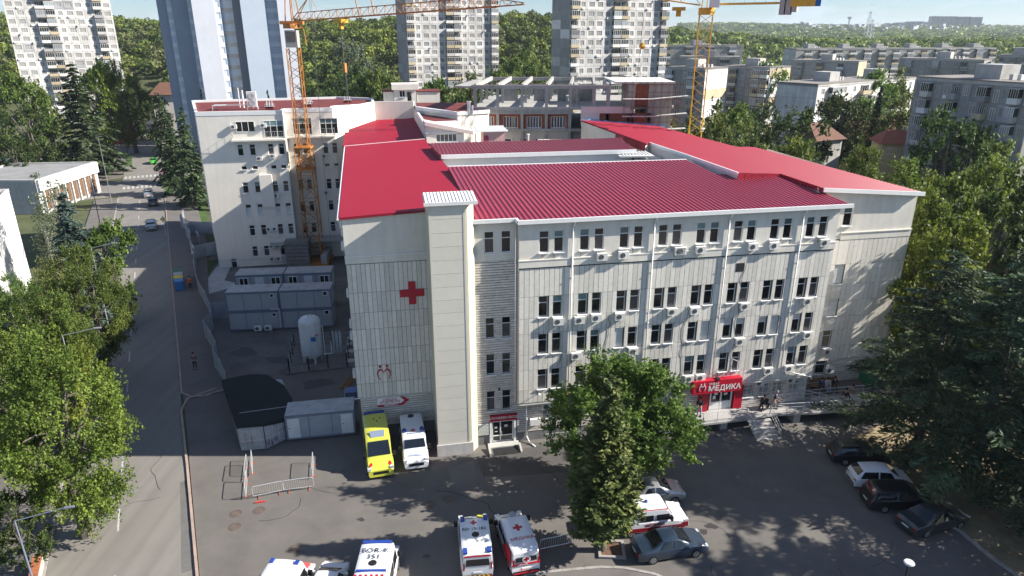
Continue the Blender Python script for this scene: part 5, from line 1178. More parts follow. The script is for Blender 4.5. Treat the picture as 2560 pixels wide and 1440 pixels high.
q0, q1 = HL[0], HL[1]; an = math.atan2(q1.y - q0.y, q1.x - q0.x); L_h = (q1 - q0).length; FH = Face(t, q0.x, q0.y, an)
for i in range(3): FH.part('fascia_panel', MB().box(L_h * i / 3 + .1, -.5, 4.2 , L_h * (i + 1) / 3 - .1, -.06, 6.3), M_wb)
for i in range(8): FH.part('fin', MB().box(L_h * (i + .5) / 9, -.4, 0, L_h * (i + .5) / 9 + .25, -.02, 4.2), M_wb)
for i in range(8): FH.part('timber_screen', MB().box(L_h * (i + .62) / 9, -.1, .5, L_h * (i + 1.4) / 9, -.03, 4.1), mat('timber', (.15, .085, .045), .8, .5, 5))
# houses on the right, small kiosk and tiled house on the left
M_tile = mat('brown_tiles', (.15, .075, .05), .85, .25, 2); M_tiler = mat('red_tiles', (.33, .10, .06), .85, .25, 2)
def house(name, label, px, py, d, w, dp, h, rh, ang, wm, rm):
    p = Dp(px, py, d); t = empty(name, (p.x, p.y, 0), R(ang), label, 'house'); zt = p.z; hh = zt - rh
    part('wall', MB().box(-w / 2, 0, -1, w / 2, dp, hh).prism([(-w / 2, 0), (w / 2, 0), (w / 2, dp), (-w / 2, dp)], hh - .01, hh), wm, t)
    b = MB(); o = .6
    b.poly([(-w / 2 - o, -o, hh - .2), (w / 2 + o, -o, hh - .2), (w / 2 - 1.5, dp / 2, zt), (-w / 2 + 1.5, dp / 2, zt)]); b.poly([(w / 2 + o, dp + o, hh - .2), (-w / 2 - o, dp + o, hh - .2), (-w / 2 + 1.5, dp / 2, zt), (w / 2 - 1.5, dp / 2, zt)])
    b.poly([(w / 2 + o, -o, hh - .2), (w / 2 + o, dp + o, hh - .2), (w / 2 - 1.5, dp / 2, zt)]); b.poly([(-w / 2 - o, dp + o, hh - .2), (-w / 2 - o, -o, hh - .2), (-w / 2 + 1.5, dp / 2, zt)]); b.poly([(-w / 2 - o, -o, hh - .22), (-w / 2 - o, dp + o, hh - .22), (w / 2 + o, dp + o, hh - .22), (w / 2 + o, -o, hh - .22)])
    part('roof', b, rm, t); f = Face(t, -w / 2, 0, 0)
    for k in range(3): f.put('window', a_window(1.2, 1.2, 2, 0), w * (.15 + .3 * k), hh - 2.2, .03)
    part('chimney', MB().box(w * .2, dp * .5, zt - .8, w * .2 + .5, dp * .5 + .5, zt + .6), M_conc, t)
    return t
M_ylw = mat('yellow_render', (.55, .44, .26), .9, .08)
house('house', 'yellow house with a brown hipped roof among the right-hand trees', 2195, 292, 150, 13, 10, 8, 3.2, -14, M_ylw, M_tile)
house('house', 'house with a brown roof and a white gable edge below the yellow house', 2080, 312, 132, 7, 7, 6, 2.6, 25, M_conc, M_tile)
house('house', 'low house with red tiles in front of the dark apartment block', 2255, 330, 128, 6, 6, 5, 2, -10, M_ylw, M_tiler)
house('house', 'tiled house at the foot of the blue tower', 415, 208, 205, 9, 9, 7, 3, 10, M_cream, M_tile)
house('kiosk', 'small kiosk with red sides on the left of the far street', 288, 292, 205, 6, 4, 3, .6, 10, mat('red_boards', (.30, .03, .02)), M_conc)
for i, (x, y, d, w, l) in enumerate(((1442, 153, 330, 9, 'pale greenhouse with an arched front on the wooded slope'), (905, 150, 280, 6, 'white cabin half hidden in the woods behind the hook rope'), (935, 208, 215, 6, 'white garden shed with a green shutter beside the middle tower'), (790, 150, 300, 5, 'pale cabin in the woods right of the crane mast'), (1105, 150, 300, 4, 'tiny white cabin behind the middle tower'))):
    d = next((q_ for q_ in range(235, 520, 3) if Dp(x, y, q_).z < terrain(Dp(x, y, q_).x, q_) + 3.2), d); p = Dp(x, y, d); t = empty('cabin', (p.x, d, 0), 0, l, 'cabin', 'cabins on the wooded slope'); part('wall', MB().box(-w / 2, 0, terrain(p.x, d) - 1, w / 2, 4, p.z), M_p2, t)
    part('roof', MB().poly([(-w / 2 - .3, -.3, p.z), (w / 2 + .3, -.3, p.z), (w / 2 + .3, 2, p.z + .8), (-w / 2 - .3, 2, p.z + .8)]).poly([(-w / 2 - .3, 4.3, p.z), (-w / 2 - .3, 2, p.z + .8), (w / 2 + .3, 2, p.z + .8), (w / 2 + .3, 4.3, p.z)]), M_conc if i != 2 else M_tiler, t); part('door', MB().box(-.6, -.05, p.z - 2.6, .8, 0, p.z - .6), mat('green_shutter', (.02, .16, .12)) if i == 2 else M_wg, t)

# far city on the ridge, pylon
M_far = mat('far_facade', (.40, .41, .43), .9, .25, .05, island=.25); M_farr = mat('far_roof', (.33, .18, .14), .9, .2, island=.3)
b = MB(); g_ = random.Random(9)
for i in range(620):
    px = g_.uniform(1990, 2620); d = g_.uniform(2250, 3100); x = (px - 1280) / FPX * d * .94; z = terrain(x, d)
    w = g_.uniform(10, 22); h = g_.choice((7, 8, 10, 12, 14)) + (g_.random() < .08) * 8; cr_ = (math.cos(.6), math.sin(.6)); b.prism([(x + q_ * cr_[0] * w / 2 - e_ * cr_[1] * 6, d + q_ * cr_[1] * w / 2 + e_ * cr_[0] * 6) for q_, e_ in ((-1, -1), (1, -1), (1, 1), (-1, 1))], z - 3, z + h)
    if h < 10: b.box(x - w / 2 - .5, d - .5, z + h, x + w / 2 + .5, d + 12, z + h + 1.6, 1)
for i in range(26):
    px = 2010 + i * 8.2 + g_.uniform(-2, 2); d = 2900 + g_.uniform(-80, 80); x = (px - 1280) / FPX * d * .94; z = terrain(x, d); b.box(x - 9, d, z - 3, x + 9, d + 12, z + g_.uniform(13, 19))
for i in range(30):
    px = 2215 + i * 8 + g_.uniform(-2, 2); d = 2700 + g_.uniform(-80, 80); x = (px - 1280) / FPX * d * .94; z = terrain(x, d); b.box(x - 9, d, z - 3, x + 9, d + 12, z + g_.uniform(16, 25))
part('far_city', b, [M_far, M_farr], kind='stuff', label='pale city quarters spread along the far ridge', cat='city')
for i, (px, w) in enumerate(((2333, 20), (2366, 22), (2398, 26), (2428, 24))):
    d = 2600; x = (px - 1280) / FPX * d * .94; z = terrain(x, d); t = empty('far_tower', (x, d, z), 0, ('first', 'second', 'third', 'fourth')[i] + ' from the left of the four high blocks on the far skyline', 'tower block', 'high blocks on the far ridge')
    part('wall', MB().box(-w, 0, -5, w, 20, 42), M_far, t); b = MB()
    for k in range(12): b.box(-w + 1, -.4, k * 3.4 + 1, w - 1, 0, k * 3.4 + 2.4)
    part('window_band', b, M_wg, t, kind='stuff')
sp = []; g = np.random.default_rng(12)
for i in range(1700):
    px = g.uniform(1700, 2640); d = g.uniform(1550, 3150); x = (px - 1280) / FPX * d * .94; sp.append((x, d, terrain(x, d) - 2, g.uniform(10, 17), g.uniform(22, 46)))
forest('ridge_woods', sp, 9, 5.0, fm, 8, 5)
def lattice_mast(x, y, z0, h, wb, wt, m, label, arms=()):
    t = empty('pylon', (x, y, z0), .3, label, 'pylon'); b = MB(); n = int(h / 5)
    for i in range(n):
        a, c = wb + (wt - wb) * i / n, wb + (wt - wb) * (i + 1) / n; z, z2 = h * i / n, h * (i + 1) / n
        for sx_, sy_ in ((1, 1), (1, -1), (-1, -1), (-1, 1)): b.tube((sx_ * a, sy_ * a, z), (sx_ * c, sy_ * c, z2), .22, 4, caps=False)
        for k in range(4):
            c4 = ((1, 1), (1, -1), (-1, -1), (-1, 1)); p, q = c4[k], c4[(k + 1) % 4]; b.tube((p[0] * a, p[1] * a, z), (q[0] * c, q[1] * c, z2), .14, 3, caps=False); b.tube((q[0] * a, q[1] * a, z), (p[0] * c, p[1] * c, z2), .14, 3, caps=False)
    part('lattice', b, m, t)
    for z, w in arms: part('arm', MB().tube((-w, 0, z), (w, 0, z), .25, 4).tube((-w, 0, z), (0, 0, z + 3), .15, 4).tube((w, 0, z), (0, 0, z + 3), .15, 4), m, t)
M_py = mat('pylon_steel', (.6, .62, .63), .5)
p = Dp(2178, 28, 1100); lattice_mast(p.x, 1100, terrain(p.x, 1100), p.z - terrain(p.x, 1100), 5, .6, M_py, 'tall slender steel pylon rising over the far woods', ((36, 9), (46, 7), (56, 5)))
p = Dp(2183, 48, 1150); lattice_mast(p.x, 1150, terrain(p.x, 1150), p.z - terrain(p.x, 1150), 5, .6, M_py, 'shorter steel pylon standing behind the tall one', ((34, 8), (44, 6)))
p = Dp(2125, 42, 2900); t = empty('water_tower', (p.x, 2900, terrain(p.x, 2900)), 0, 'mushroom shaped water tower on the far ridge', 'water tower'); hz = p.z - terrain(p.x, 2900)
part('shaft', MB().tube((0, 0, 0), (0, 0, hz - 6), 3, 8), M_far, t); part('tank', MB().lathe([(3, hz - 10), (9, hz - 4), (9, hz), (0, hz)], 14), M_far, t)
# ------------------------------------------------------------------ tower cranes
def truss(pts4a, pts4b, n, r, rd, mb, x=False):
    """square or triangular lattice between two end sections (lists of points)"""
    k = len(pts4a); A = [Vector(p) for p in pts4a]; Bq = [Vector(p) for p in pts4b]
    for p, q in zip(A, Bq): mb.tube(p, q, r, 5)
    for i in range(n):
        s0, s1 = i / n, (i + 1) / n
        for j in range(k):
            p0, p1 = A[j].lerp(Bq[j], s0), A[j].lerp(Bq[j], s1); q0, q1 = A[(j + 1) % k].lerp(Bq[(j + 1) % k], s0), A[(j + 1) % k].lerp(Bq[(j + 1) % k], s1)
            if (i + j) % 2: mb.tube(p0, q1, rd, 4, caps=False)
            else: mb.tube(q0, p1, rd, 4, caps=False)
            if x: mb.tube(p1, q1, rd, 4, caps=False)
def sq(x, y, z, w): return [(x - w, y - w, z), (x + w, y - w, z), (x + w, y + w, z), (x - w, y + w, z)]
M_or = mat('orange_crane_paint', (.46, .19, .05), .55, .2, 1.5, stain=.4, stcol=(.25, .09, .03), stscale=1.2); M_ye = mat('yellow_crane_paint', (.62, .36, .04), .5, .15, 1.5); M_cable = mat('steel_cable', (.12, .12, .12), .5); M_cw = mat('concrete_ballast', (.38, .37, .36), .9, .15, 1)
K1 = empty('tower_crane', (-28.4, 94.0, 0), R(4), 'weathered orange tower crane with its jib reaching over the red roofs', 'crane')
b = MB(); truss(sq(0, 0, 0, 1.05), sq(0, 0, 16.5, 1.05), 9, .09, .05, b, True); part('lower_mast', b, M_or, K1)
b = MB(); truss(sq(0, 0, 16, .74), sq(0, 0, 29.2, .74), 13, .075, .045, b); truss(sq(0, 0, 13.2, .55), sq(0, 0, 17.2, .55), 5, .05, .035, b, True); part('upper_mast', b, M_or, K1)
part('collar', MB().box(-1.15, -1.15, 13.4, 1.15, 1.15, 13.6).box(-1.15, -1.15, 16.4, 1.15, 1.15, 16.6), M_or, K1)
part('base_frame', MB().box(-2.2, -2.2, 0, 2.2, 2.2, .4), M_or, K1)
part('ballast_block', MB().box(-2.0, -2.1, .4, -1.2, 2.1, 1.6), M_cw, K1); part('ballast_block', MB().box(1.2, -2.1, .4, 2.0, 2.1, 1.6), M_cw, K1)
part('cabin', MB().box(-.75, -.78, 29.3, .75, .75, 31.4), mat('cabin_sheet', (.40, .38, .36), .6, .1), K1); part('cabin_window', MB().box(-.6, -.8, 30.0, .6, -.785, 31.2), GM, K1); part('cabin_panel', MB().box(-.78, -.5, 29.3, -.755, .5, 30.0), M_ye, K1)
part('slewing_ring', MB().tube((0, 0, 31.6), (0, 0, 32.2), 1.0, 14).box(-1.3, -.5, 32.1, 1.6, .5, 32.5), M_or, K1)
jr = Vector((-28.4, 94.0)); jt = Vector((1.2, 72.0)); jd = (jt - jr); jl = jd.length; ja = math.atan2(jd.y, jd.x) - R(4)
jib = MB(); n = 44; w0, h0 = .5, .95; z0, z1 = 32.5, 33.65
f0 = [(1.5, -w0, z0), (1.5, w0, z0), (1.5, 0, z0 + h0)]; f1 = [(jl * .87, -w0, z0 + (z1 - z0) * .87), (jl * .87, w0, z0 + (z1 - z0) * .87), (jl * .87, 0, z0 + (z1 - z0) * .87 + h0)]; f2 = [(jl, -.1, z1), (jl, .1, z1), (jl, 0, z1 + .15)]
truss(f0, f1, 44, .055, .026, jib); truss(f1, f2, 7, .05, .025, jib); link('jib', jib.mesh('jib', M_or), K1, (0, 0, 0), ja)
a = link('tower_peak', MB().path([(-.4, -.5, 32.5), (.3, 0, 41)], .07).path([(-.4, .5, 32.5), (.3, 0, 41)], .07).path([(1.3, -.5, 32.8), (.3, 0, 41)], .07).path([(1.3, .5, 32.8), (.3, 0, 41)], .07).mesh('tower_peak', M_or), K1, (0, 0, 0), ja)
link('rear_bracket', MB().path([(-.2, 0, 32.6), (-2.6, 0, 35.2)], .06).path([(-.6, 0, 32.3), (-2.6, 0, 35.2)], .05).path([(-.2, 0, 32.4), (-1.6, 0, 31.6), (-1.8, 0, 29.6)], .06).mesh('rear_bracket', M_or), K1, (0, 0, 0), R(170))
link('jib_stay', MB().path([(13.5, -.4, 33), (10.5, 0, 42)], .06).path([(15.2, .4, 33), (13.5, 0, 42)], .06).tube((5.5, 0, 33.7), (.3, 0, 41), .03, 4).tube((.3, 0, 41), (20, 0, 34.3), .03, 4).mesh('jib_stay', M_or), K1, (0, 0, 0), ja)
link('stay_cable', MB().path([(-2.6, 0, 35.2), (-2.5, 0, 20), (-2.3, 0, 2)], .025, 4).path([(-2.8, .3, 35.2), (-2.4, .3, 14)], .02, 4).path([(-2.6, 0, 35.2), (.3, 0, 41)], .025, 4).mesh('stay_cable', M_cable), K1, (0, 0, 0), R(190))
tr_ = link('trolley', MB().box(9.0, -.55, 31.9, 10.4, .55, 32.3).box(9.5, -.2, 31.2, 9.9, .2, 31.9).mesh('trolley', M_ye), K1, (0, 0, .3), ja)
link('hoist_rope', MB().tube((9.7, 0, 31.3), (9.7, 0, 23.0), .02, 4).tube((9.8, .1, 26.5), (9.8, .1, 21.8), .03, 4).mesh('hoist_rope', M_cable), tr_); link('hook_block', MB().box(9.55, -.15, 26.2, 9.95, .15, 27.3).mesh('hook_block', M_or), tr_)
K2 = empty('tower_crane', (24.3, 92, 0), R(-16), 'yellow tower crane right of the scaffolding with hanging grey ballast plates', 'crane')
b = MB(); truss(sq(0, 0, 0, .8), sq(0, 0, 33.2, .8), 30, .075, .04, b, False); part('mast', b, M_ye, K2); part('slewing_ring', MB().tube((0, 0, 33.2), (0, 0, 34.0), 1.0, 14), M_ye, K2)
K2a = R(-12)
cj = MB(); cj.box(.5, -.7, 34.3, 11.2, -.55, 34.5).box(.5, .55, 34.3, 11.2, .7, 34.5)
for i in range(11): cj.tube((.5 + i, -.6, 34.4), (1.5 + i, .6, 34.4), .04, 4)
for i in range(8): cj.tube((1 + i * 1.2, -.62, 34.5), (1 + i * 1.2, -.62, 35.4), .025, 4)
cj.tube((1, -.62, 35.4), (9.5, -.62, 35.4), .025, 4); link('counter_jib', cj.mesh('counter_jib', M_ye), K2, (0, 0, 0), K2a)
for i in range(3): link('ballast_plate', MB().prism([(8.7 + i * .7, -.9), (9.25 + i * .7, -.9), (9.25 + i * .7, .9), (8.7 + i * .7, .9)], 33.1 if i < 2 else 33.4, 36.2).mesh('ballast_plate', M_cw), K2, (0, 0, 0), K2a)
link('name_board', MB().box(9.9, -1.0, 33.95, 12.6, -.92, 35.3).mesh('name_board', M_ye), K2, (0, 0, 0), K2a); link('name_board_end', MB().box(12.6, -1.0, 33.95, 13.2, -.92, 35.3).mesh('name_board_end', mat('blue_board', (.02, .12, .4))), K2, (0, 0, 0), K2a)
b = MB(); truss([(-.8, -.6, 34.3), (-.8, .6, 34.3), (-.8, 0, 35.5)], [(-30, -.6, 38.6), (-30, .6, 38.6), (-30, 0, 39.8)], 26, .06, .03, b); link('jib', b.mesh('jib', M_ye), K2, (0, 0, 0), R(6))
link('trolley', MB().box(-4.2, -.6, 33.7, -2.6, .6, 34.1).box(-3.7, -.25, 33.0, -3.1, .25, 33.7).mesh('trolley', M_ye), K2, (0, 0, 0), R(6)); link('cabin', MB().box(.3, -1.9, 34.0, 1.5, -.7, 35.8).mesh('cabin', WHITE), K2, (0, 0, 0), R(0)); link('tower_peak', MB().path([(-.6, -.6, 34), (0, 0, 41)], .07).path([(.6, -.6, 34), (0, 0, 41)], .07).path([(0, .6, 34), (0, 0, 41)], .07).mesh('tower_peak', M_ye), K2)
link('hoist_rope', MB().tube((-7.6, 0, 34.4), (-8.2, 0, 22.8), .03, 4).mesh('hoist_rope', M_ye), K2, (0, 0, 0), R(6)); link('hook_block', MB().lathe([(0, -.4), (.4, -.2), (.4, .2), (0, .4)], 12).xf(Matrix.Translation((-7.65, 0, 29.5)) @ Matrix.Rotation(R(90), 4, 'X')).mesh('hook_block', M_ye), K2, (0, 0, 0), R(6))
# ------------------------------------------------------------------ site containers, oxygen tank, fence
M_cb = mat('container_blue_grey', (.34, .36, .38), .6, .08, 1, rand=.05); M_cbf = mat('container_frame', (.15, .17, .23), .6, .08); M_crf = mat('container_roof', (.42, .42, .42), .5, .2, 1.5, stain=.5, stcol=(.12, .11, .1), stscale=.6)
def container(label, x, y, z, ang, w, d, h, wins=(), doors=(), roofed=True, group=None, m=M_cb, acs_=()):
    t = empty('site_container', (x, y, z), R(ang), label, 'container', group); f = Face(t, 0, 0, 0)
    part('wall', MB().box(.06, .05, .05, w - .06, d - .05, h - .05), m, t)
    part('frame', MB().box(0, 0, 0, w, .12, .14).box(0, 0, h - .2, w, .12, h).box(0, 0, .14, .12, .12, h - .2).box(w - .12, 0, .14, w, .12, h - .2).box(0, d - .12, 0, w, d, .14).box(0, d - .12, h - .2, w, d, h).box(0, .12, h - .2, .12, d - .12, h).box(w - .12, .12, h - .2, w, d - .12, h).box(w * .333 - .03, .03, .14, w * .333 + .03, .06, h - .2).box(w * .666 - .03, .03, .14, w * .666 + .03, .06, h - .2), M_cbf, t)
    if roofed:
        b = MB().box(.05, .05, h, w - .05, d - .05, h + .05)
        for i in range(int(w / .25)): b.box(.12 + i * .25, .06, h + .05, .17 + i * .25, d - .06, h + .09)
        part('roof', b, M_crf, t)
    for s, zz, ww, hh in wins: window(f, s, zz, ww, hh, 'dark', 2 if ww > .8 else 1, False, False, o=.12)
    for s in doors: a = f.part('door', MB().box(s, -.02, .15, s + .95, .05, h - .3).box(s + .12, -.03, .3, s + .83, -.02, h - .5), mat('container_door', (.62, .64, .66), .5)); link('handle', amesh('dh', lambda: MB().box(0, -.07, 0, .12, -.03, .04).mesh('handle', M_dark)), a, (s + .1, 0, 1.05))
    for s, zz in acs_: ac(f, s, zz, 0)
    return t
CGp = 'blue-grey site containers by the street'
a = 6.4; dx, dy = math.cos(R(a)), math.sin(R(a)); X0, Y0 = -31.2, 69.15
for k, (zz, nm) in enumerate(((.15, 'lower'), (2.4, 'upper'))):
    container(nm + ' left container of the front stack, dirty pipes beside its right edge', X0, Y0, zz, a, 5.6, 2.4, 2.22, [(4.7, 1.5, .45, .45)], (), k == 1, CGp, acs_=[(2.7, .02), (3.8, .02)] if k == 0 else ())
    container(nm + ' right container of the front stack behind the white tank', X0 + dx * 5.68, Y0 + dy * 5.68, zz, a, 5.6, 2.4, 2.22, [(4.7, 1.5, .5, .5)], (), k == 1, CGp)
    container(nm + ' left container of the rear stack with a window each side of its door', -32.3, 74.8, zz, a, 5.5, 2.5, 2.22, [(.5, .8, 1.0, 1.1), (4.1, .8, 1.05, 1.1)], [2.3], k == 1, CGp)
    container(nm + ' right container of the rear stack with a door between two windows', -32.3 + dx * 5.58, 74.8 + dy * 5.58, zz, a, 5.5, 2.5, 2.22, [(.5, .8, 1.0, 1.1), (4.1, .8, 1.05, 1.1)], [2.3], k == 1, CGp)
t = empty('pipe_stack', (X0 + dx * 5.6, Y0 + dy * 5.6 - .15, 0), R(a), 'shiny valve pipes running down between the stacked containers', 'pipes')
b = MB(); b.path([(0, 0, .3), (0, 0, 2.6), (-.9, 0, 2.6)], .07)
for i in range(9): b.tube((0, 0, .4 + i * .25), (0, 0, .52 + i * .25), .12, 8)
part('pipe', b, M_metal, t)
container('small white-doored container beside the net-covered one, nearest the ambulances', -18.17, 47.42, .2, 10.5, 5.45, 2.2, 2.2, (), (.15, 4.35), True, None, mat('container_grey', (.30, .33, .37), .6, .1))
part('footing', MB().box(0, -.15, 0, 5.6, .1, .2), M_conc, C.objects[-1] if False else bpy.data.objects['site_container'], loc=(0, 0, 0)) if False else None
t = empty('net_covered_container', (-21.36, 46.05, 0), 0, 'rusty white double-door containers draped with a black shade net', 'container')
M_old = mat('old_white_container', (.34, .36, .38), .75, .2, 2, stain=.9, stcol=(.12, .07, .05), stscale=.9); M_net = mat('black_net', (.006, .012, .014), .9, .2, 2)
c1 = [(0, 0), (1.83, .31), (-1.6, 8.0), (-3.9, 7.4)]; c2 = [(1.86, .33), (2.98, 1.7), (.6, 8.4), (-1.5, 8.1)]
part('body', MB().prism(c1, .1, 2.2), M_old, t); part('body', MB().prism([(1.9, .3), (3.0, 1.7), (2.6, 5), (.8, 8.2), (-1.4, 8.0)], .1, 2.1), M_old, t)
b = MB(); b.prism([(-.1, -.05), (1.9, .3), (3.25, 1.65), (2.9, 4.4), (1.5, 6.8), (-.6, 8.6), (-2.2, 8.7), (-4.3, 7.6)], lambda x, y: 1.75 if y > .5 else 2.15, lambda x, y: 2.3 + .05 * math.sin(x * 3 + y))
part('net', b, M_net, t); part('net_seam', MB().tube((-.6, 2.0, 2.35), (2.9, 3.0, 2.35), .02, 4), M_metal, t)
an1 = math.atan2(.31, 1.83); fn = Face(t, 0, 0, an1); an2 = math.atan2(1.37, 1.12); fn2 = Face(t, 1.86, .33, an2)
for f, s0 in ((fn, .08), (fn, .95), (fn2, .08), (fn2, .9)): a_ = f.part('door', MB().box(s0, -.05, .2, s0 + .82, 0, 2.05), M_old); link('locking_bar', MB().tube((s0 + .3, -.08, .2), (s0 + .3, -.08, 2.05), .02, 5).tube((s0 + .6, -.08, .2), (s0 + .6, -.08, 2.05), .02, 5).box(s0, -.065, .95, s0 + .82, -.05, 1.02).mesh('locking_bar', M_metal), a_)
t = empty('oxygen_tank', (-20.0, 61.9, 0), 0, 'white upright oxygen tank with a blue logo in its fenced pen', 'tank')
M_tank = mat('tank_white', (.62, .63, .64), .45, .08, .8, streak=.12)
part('vessel', MB().lathe([(0, .55), (.7, .6), (1.02, .85), (1.05, 1.0), (1.05, 4.35), (1.0, 4.6), (.8, 4.82), (.45, 4.95), (0, 5.0)], 32), M_tank, t, smooth=True)
for an in (30, 120, 210, 300): part('leg', MB().box(-.09, -.09, 0, .09, .09, 1.0).xf(Matrix.Translation((.86 * math.cos(R(an)), .86 * math.sin(R(an)), 0))), M_tank, t)
part('nozzle', MB().tube((0, 0, 4.95), (0, 0, 5.15), .08, 8).tube((.3, 0, 4.9), (.3, 0, 5.1), .05, 8), M_metal, t)
bl = mat('logo_blue', (.03, .13, .38), .5, 0); lr = Matrix.Rotation(R(8), 4, 'Z') @ Matrix.Translation((0, -1.07, 0))
part('logo_plate', MB().box(.15, -.02, 2.7, .62, .02, 3.15).xf(lr), bl, t); label_text(t, 'Λ.', .42, (.53, -.98, 2.92), (R(90), 0, R(20)), WHITE, bold=.008); label_text(t, 'AIR', .3, (.83, -.76, 3.25), (R(90), 0, R(44)), M_cross, bold=.003)
part('pipework', MB().path([(1.1, 0, .9), (1.9, .1, .9), (1.9, .1, 2.2)], .05).path([(1.1, 0, 3.9), (1.25, 0, 3.9), (1.25, 0, .7)], .035), WHITE, t)
t = empty('vaporiser', (-18.2, 63.2, 0), 0, 'tall finned vaporiser frame right of the white tank', 'vaporiser'); b = MB()
for i in range(3): b.box(i * .35, -.03, .3, i * .35 + .06, .03, 2.9).box(i * .35 - .1, -.01, .4, i * .35 + .16, .01, 2.7)
part('fin', b, M_metal, t)
t = empty('tank_pen', (0, 0, 0), 0, 'dark metal railing pen on a concrete plinth round the white tank', 'fence'); b = MB(); pen = [(-21.6, 59.3), (-16.3, 60.6), (-17.0, 65.5), (-22.9, 65.2), (-21.6, 59.3)]
for p, q in zip(pen, pen[1:]):
    p = Vector((*p, .15)); q = Vector((*q, .15)); n_ = 3; 
    for i in range(n_ + 1): c_ = p.lerp(q, i / n_); part('post', MB().box(c_.x - .05, c_.y - .05, .0, c_.x + .05, c_.y + .05, 1.65), M_dark, t)
    for zz in (.5, 1.0, 1.5): b.tube(p + Vector((0, 0, zz)), q + Vector((0, 0, zz)), .02, 4)
part('rail', b, MATS['lamp_steel'] if 'lamp_steel' in MATS else mat('lamp_steel', (.22, .24, .24), .5), t); part('plinth', MB().prism([(-21.8, 59.1), (-16.1, 60.5), (-16.9, 65.7), (-23.1, 65.4)], .01, .15), mat('dark_plinth', (.16, .15, .14), .95, .3, 1, stain=.6, stcol=(.07, .065, .06)), t)
t = empty('block_pallet', Dp(745, 625, 92.5), R(8), 'tall stack of grey blocks beside the crane mast', 'block stack'); t.location.z = 0
for k in range(7): part('block', MB().box(-1.6 + .04 * (k % 2), -1.2, k * .55 + .02, 1.6, 1.2, k * .55 + .5), mat('grey_blocks', (.20, .195, .19), .95, .25, 3), t)
# corrugated sheet fence, one sheet after another
M_sheet = mat('fence_sheet', (.33, .36, .40), .5, .15, 1, rand=.08)
FN = empty('sheet_fence', (0, 0, 0), 0, 'zigzag fence of grey corrugated sheets between pavement and hospital yard', 'fence')
def fence_sheet(L, h):
    def f():
        b = MB(); n = max(6, int(L / .18)); 
        for i in range(n):
            x0, x1 = L * i / n, L * (i + 1) / n; y = .025 if i % 2 else -.025; b.box(x0, y - .012, .05, x1, y + .012, h)
        b.box(0, -.03, h * .3, L, -.045, h * .3 + .05); return b.mesh('fence_sheet', M_sheet)
    return amesh(('fs', round(L, 1), h), f)
fp = [(-46.2, 95.0), (-43.2, 88.0), (-39.8, 81.2), (-36.8, 76.4), (-34.6, 72.6), (-33.4, 70), (-33.2, 67.5), (-31.2, 64.6), (-29.8, 62.3), (-29.2, 60.3), (-27.7, 58.2), (-26.3, 55.8), (-25.3, 53.4)]
fq = [(-46.4, 95.2), (-43.8, 97.5), (-41.8, 96.6)]; fr = [(-57.5, 116.5), (-56.2, 112.5), (-53, 109.0), (-52.6, 106.5), (-50.5, 103.4), (-48.6, 99.0), (-46.4, 95.2)]; fs2 = [(-34.6, 72.6), (-32.3, 73.0)]; fs3 = [(-53, 109), (-49.5, 108.5), (-46, 109)]
for line in (fp, fq, fr, fs2, fs3):
    for p, q in zip(line, line[1:]):
        p = Vector(p); q = Vector(q); L = (q - p).length; n_ = max(1, round(L / 2.3)); d = (q - p) / n_
        for i in range(n_):
            c_ = p + d * i; link('fence_sheet', fence_sheet(d.length - .03, 2.0), FN, (c_.x, c_.y, .1), math.atan2(d.y, d.x)); 
        link('post', amesh('fpost', lambda: MB().box(-.04, -.04, 0, .04, .04, 2.1).mesh('post', M_metal)), FN, (p.x, p.y, .1))
t = empty('site_gate', (-49.5, 103.4, .1), R(-58), 'pale metal gate panel with a red round no-entry sign', 'gate'); part('leaf', MB().box(0, -.04, .2, 2.4, 0, 2.0), mat('gate_sheet', (.45, .48, .52)), t); part('round_sign', MB().lathe([(0, 0), (.42, 0), (.42, .02)], 18).xf(Matrix.Translation((1.2, -.06, 1.3)) @ Matrix.Rotation(R(90), 4, 'X')), M_cross, t); part('sign_centre', MB().box(.95, -.09, 1.22, 1.45, -.07, 1.38), WHITE, t)
t = empty('door_leaf', (-42.6, 96.3, .1), R(-10), 'plain white door panel leaning by the cream wing corner', 'door panel'); part('panel', MB().box(0, 0, 0, 1.3, .06, 2.2), WHITE, t)
sheet('concrete_apron', [(-42.5, 95.5), (-40.9, 96), (-38.5, 86), (-35.6, 84.5), (-38.8, 80.5), (-40.4, 83)], .03, M_conc); sheet('weedy_strip', [(-45, 94.6), (-42.8, 95), (-40.6, 82.5), (-37.2, 77.6), (-38.6, 79.6), (-42.4, 87.5)], .028, mat('weeds', (.05, .08, .025), 1, .4, 2))
# clutter in the service yard beside the hospital wall
def pallet_stack(u, v, n, label, m, rz=0):
    q = Wd(u, v, .01); t = empty('slab_stack', q, HA + R(rz), label, 'stack', 'stacks along the hospital side wall')
    for k in range(n): part('slab', MB().box(-.6, -.4, k * .2 + .02, .6, .4, k * .2 + .16), m, t)
for i, (v, n, l) in enumerate(((13.2, 3, 'low stack of pale slabs nearest the white tank'), (15.0, 4, 'second stack of pale slabs along the side wall'), (16.8, 4, 'third stack of pale slabs along the side wall'), (18.6, 3, 'farthest stack of pale slabs along the side wall'))): pallet_stack(-1.0, v, n, l, M_conc, 3 * i)
q = Wd(-.9, 6.0, .01); t = empty('caged_water_tank', q, HA, 'blue plastic tank in a wire cage at the side wall', 'tank'); part('tank', MB().box(-.5, -.45, .15, .5, .45, 1.1), mat('blue_plastic', (.05, .14, .36), .4), t); part('pallet', MB().box(-.6, -.5, 0, .6, .5, .14), MATS['bench_wood'] if 'bench_wood' in MATS else mat('bench_wood', (.25, .13, .06)), t)
b = MB()
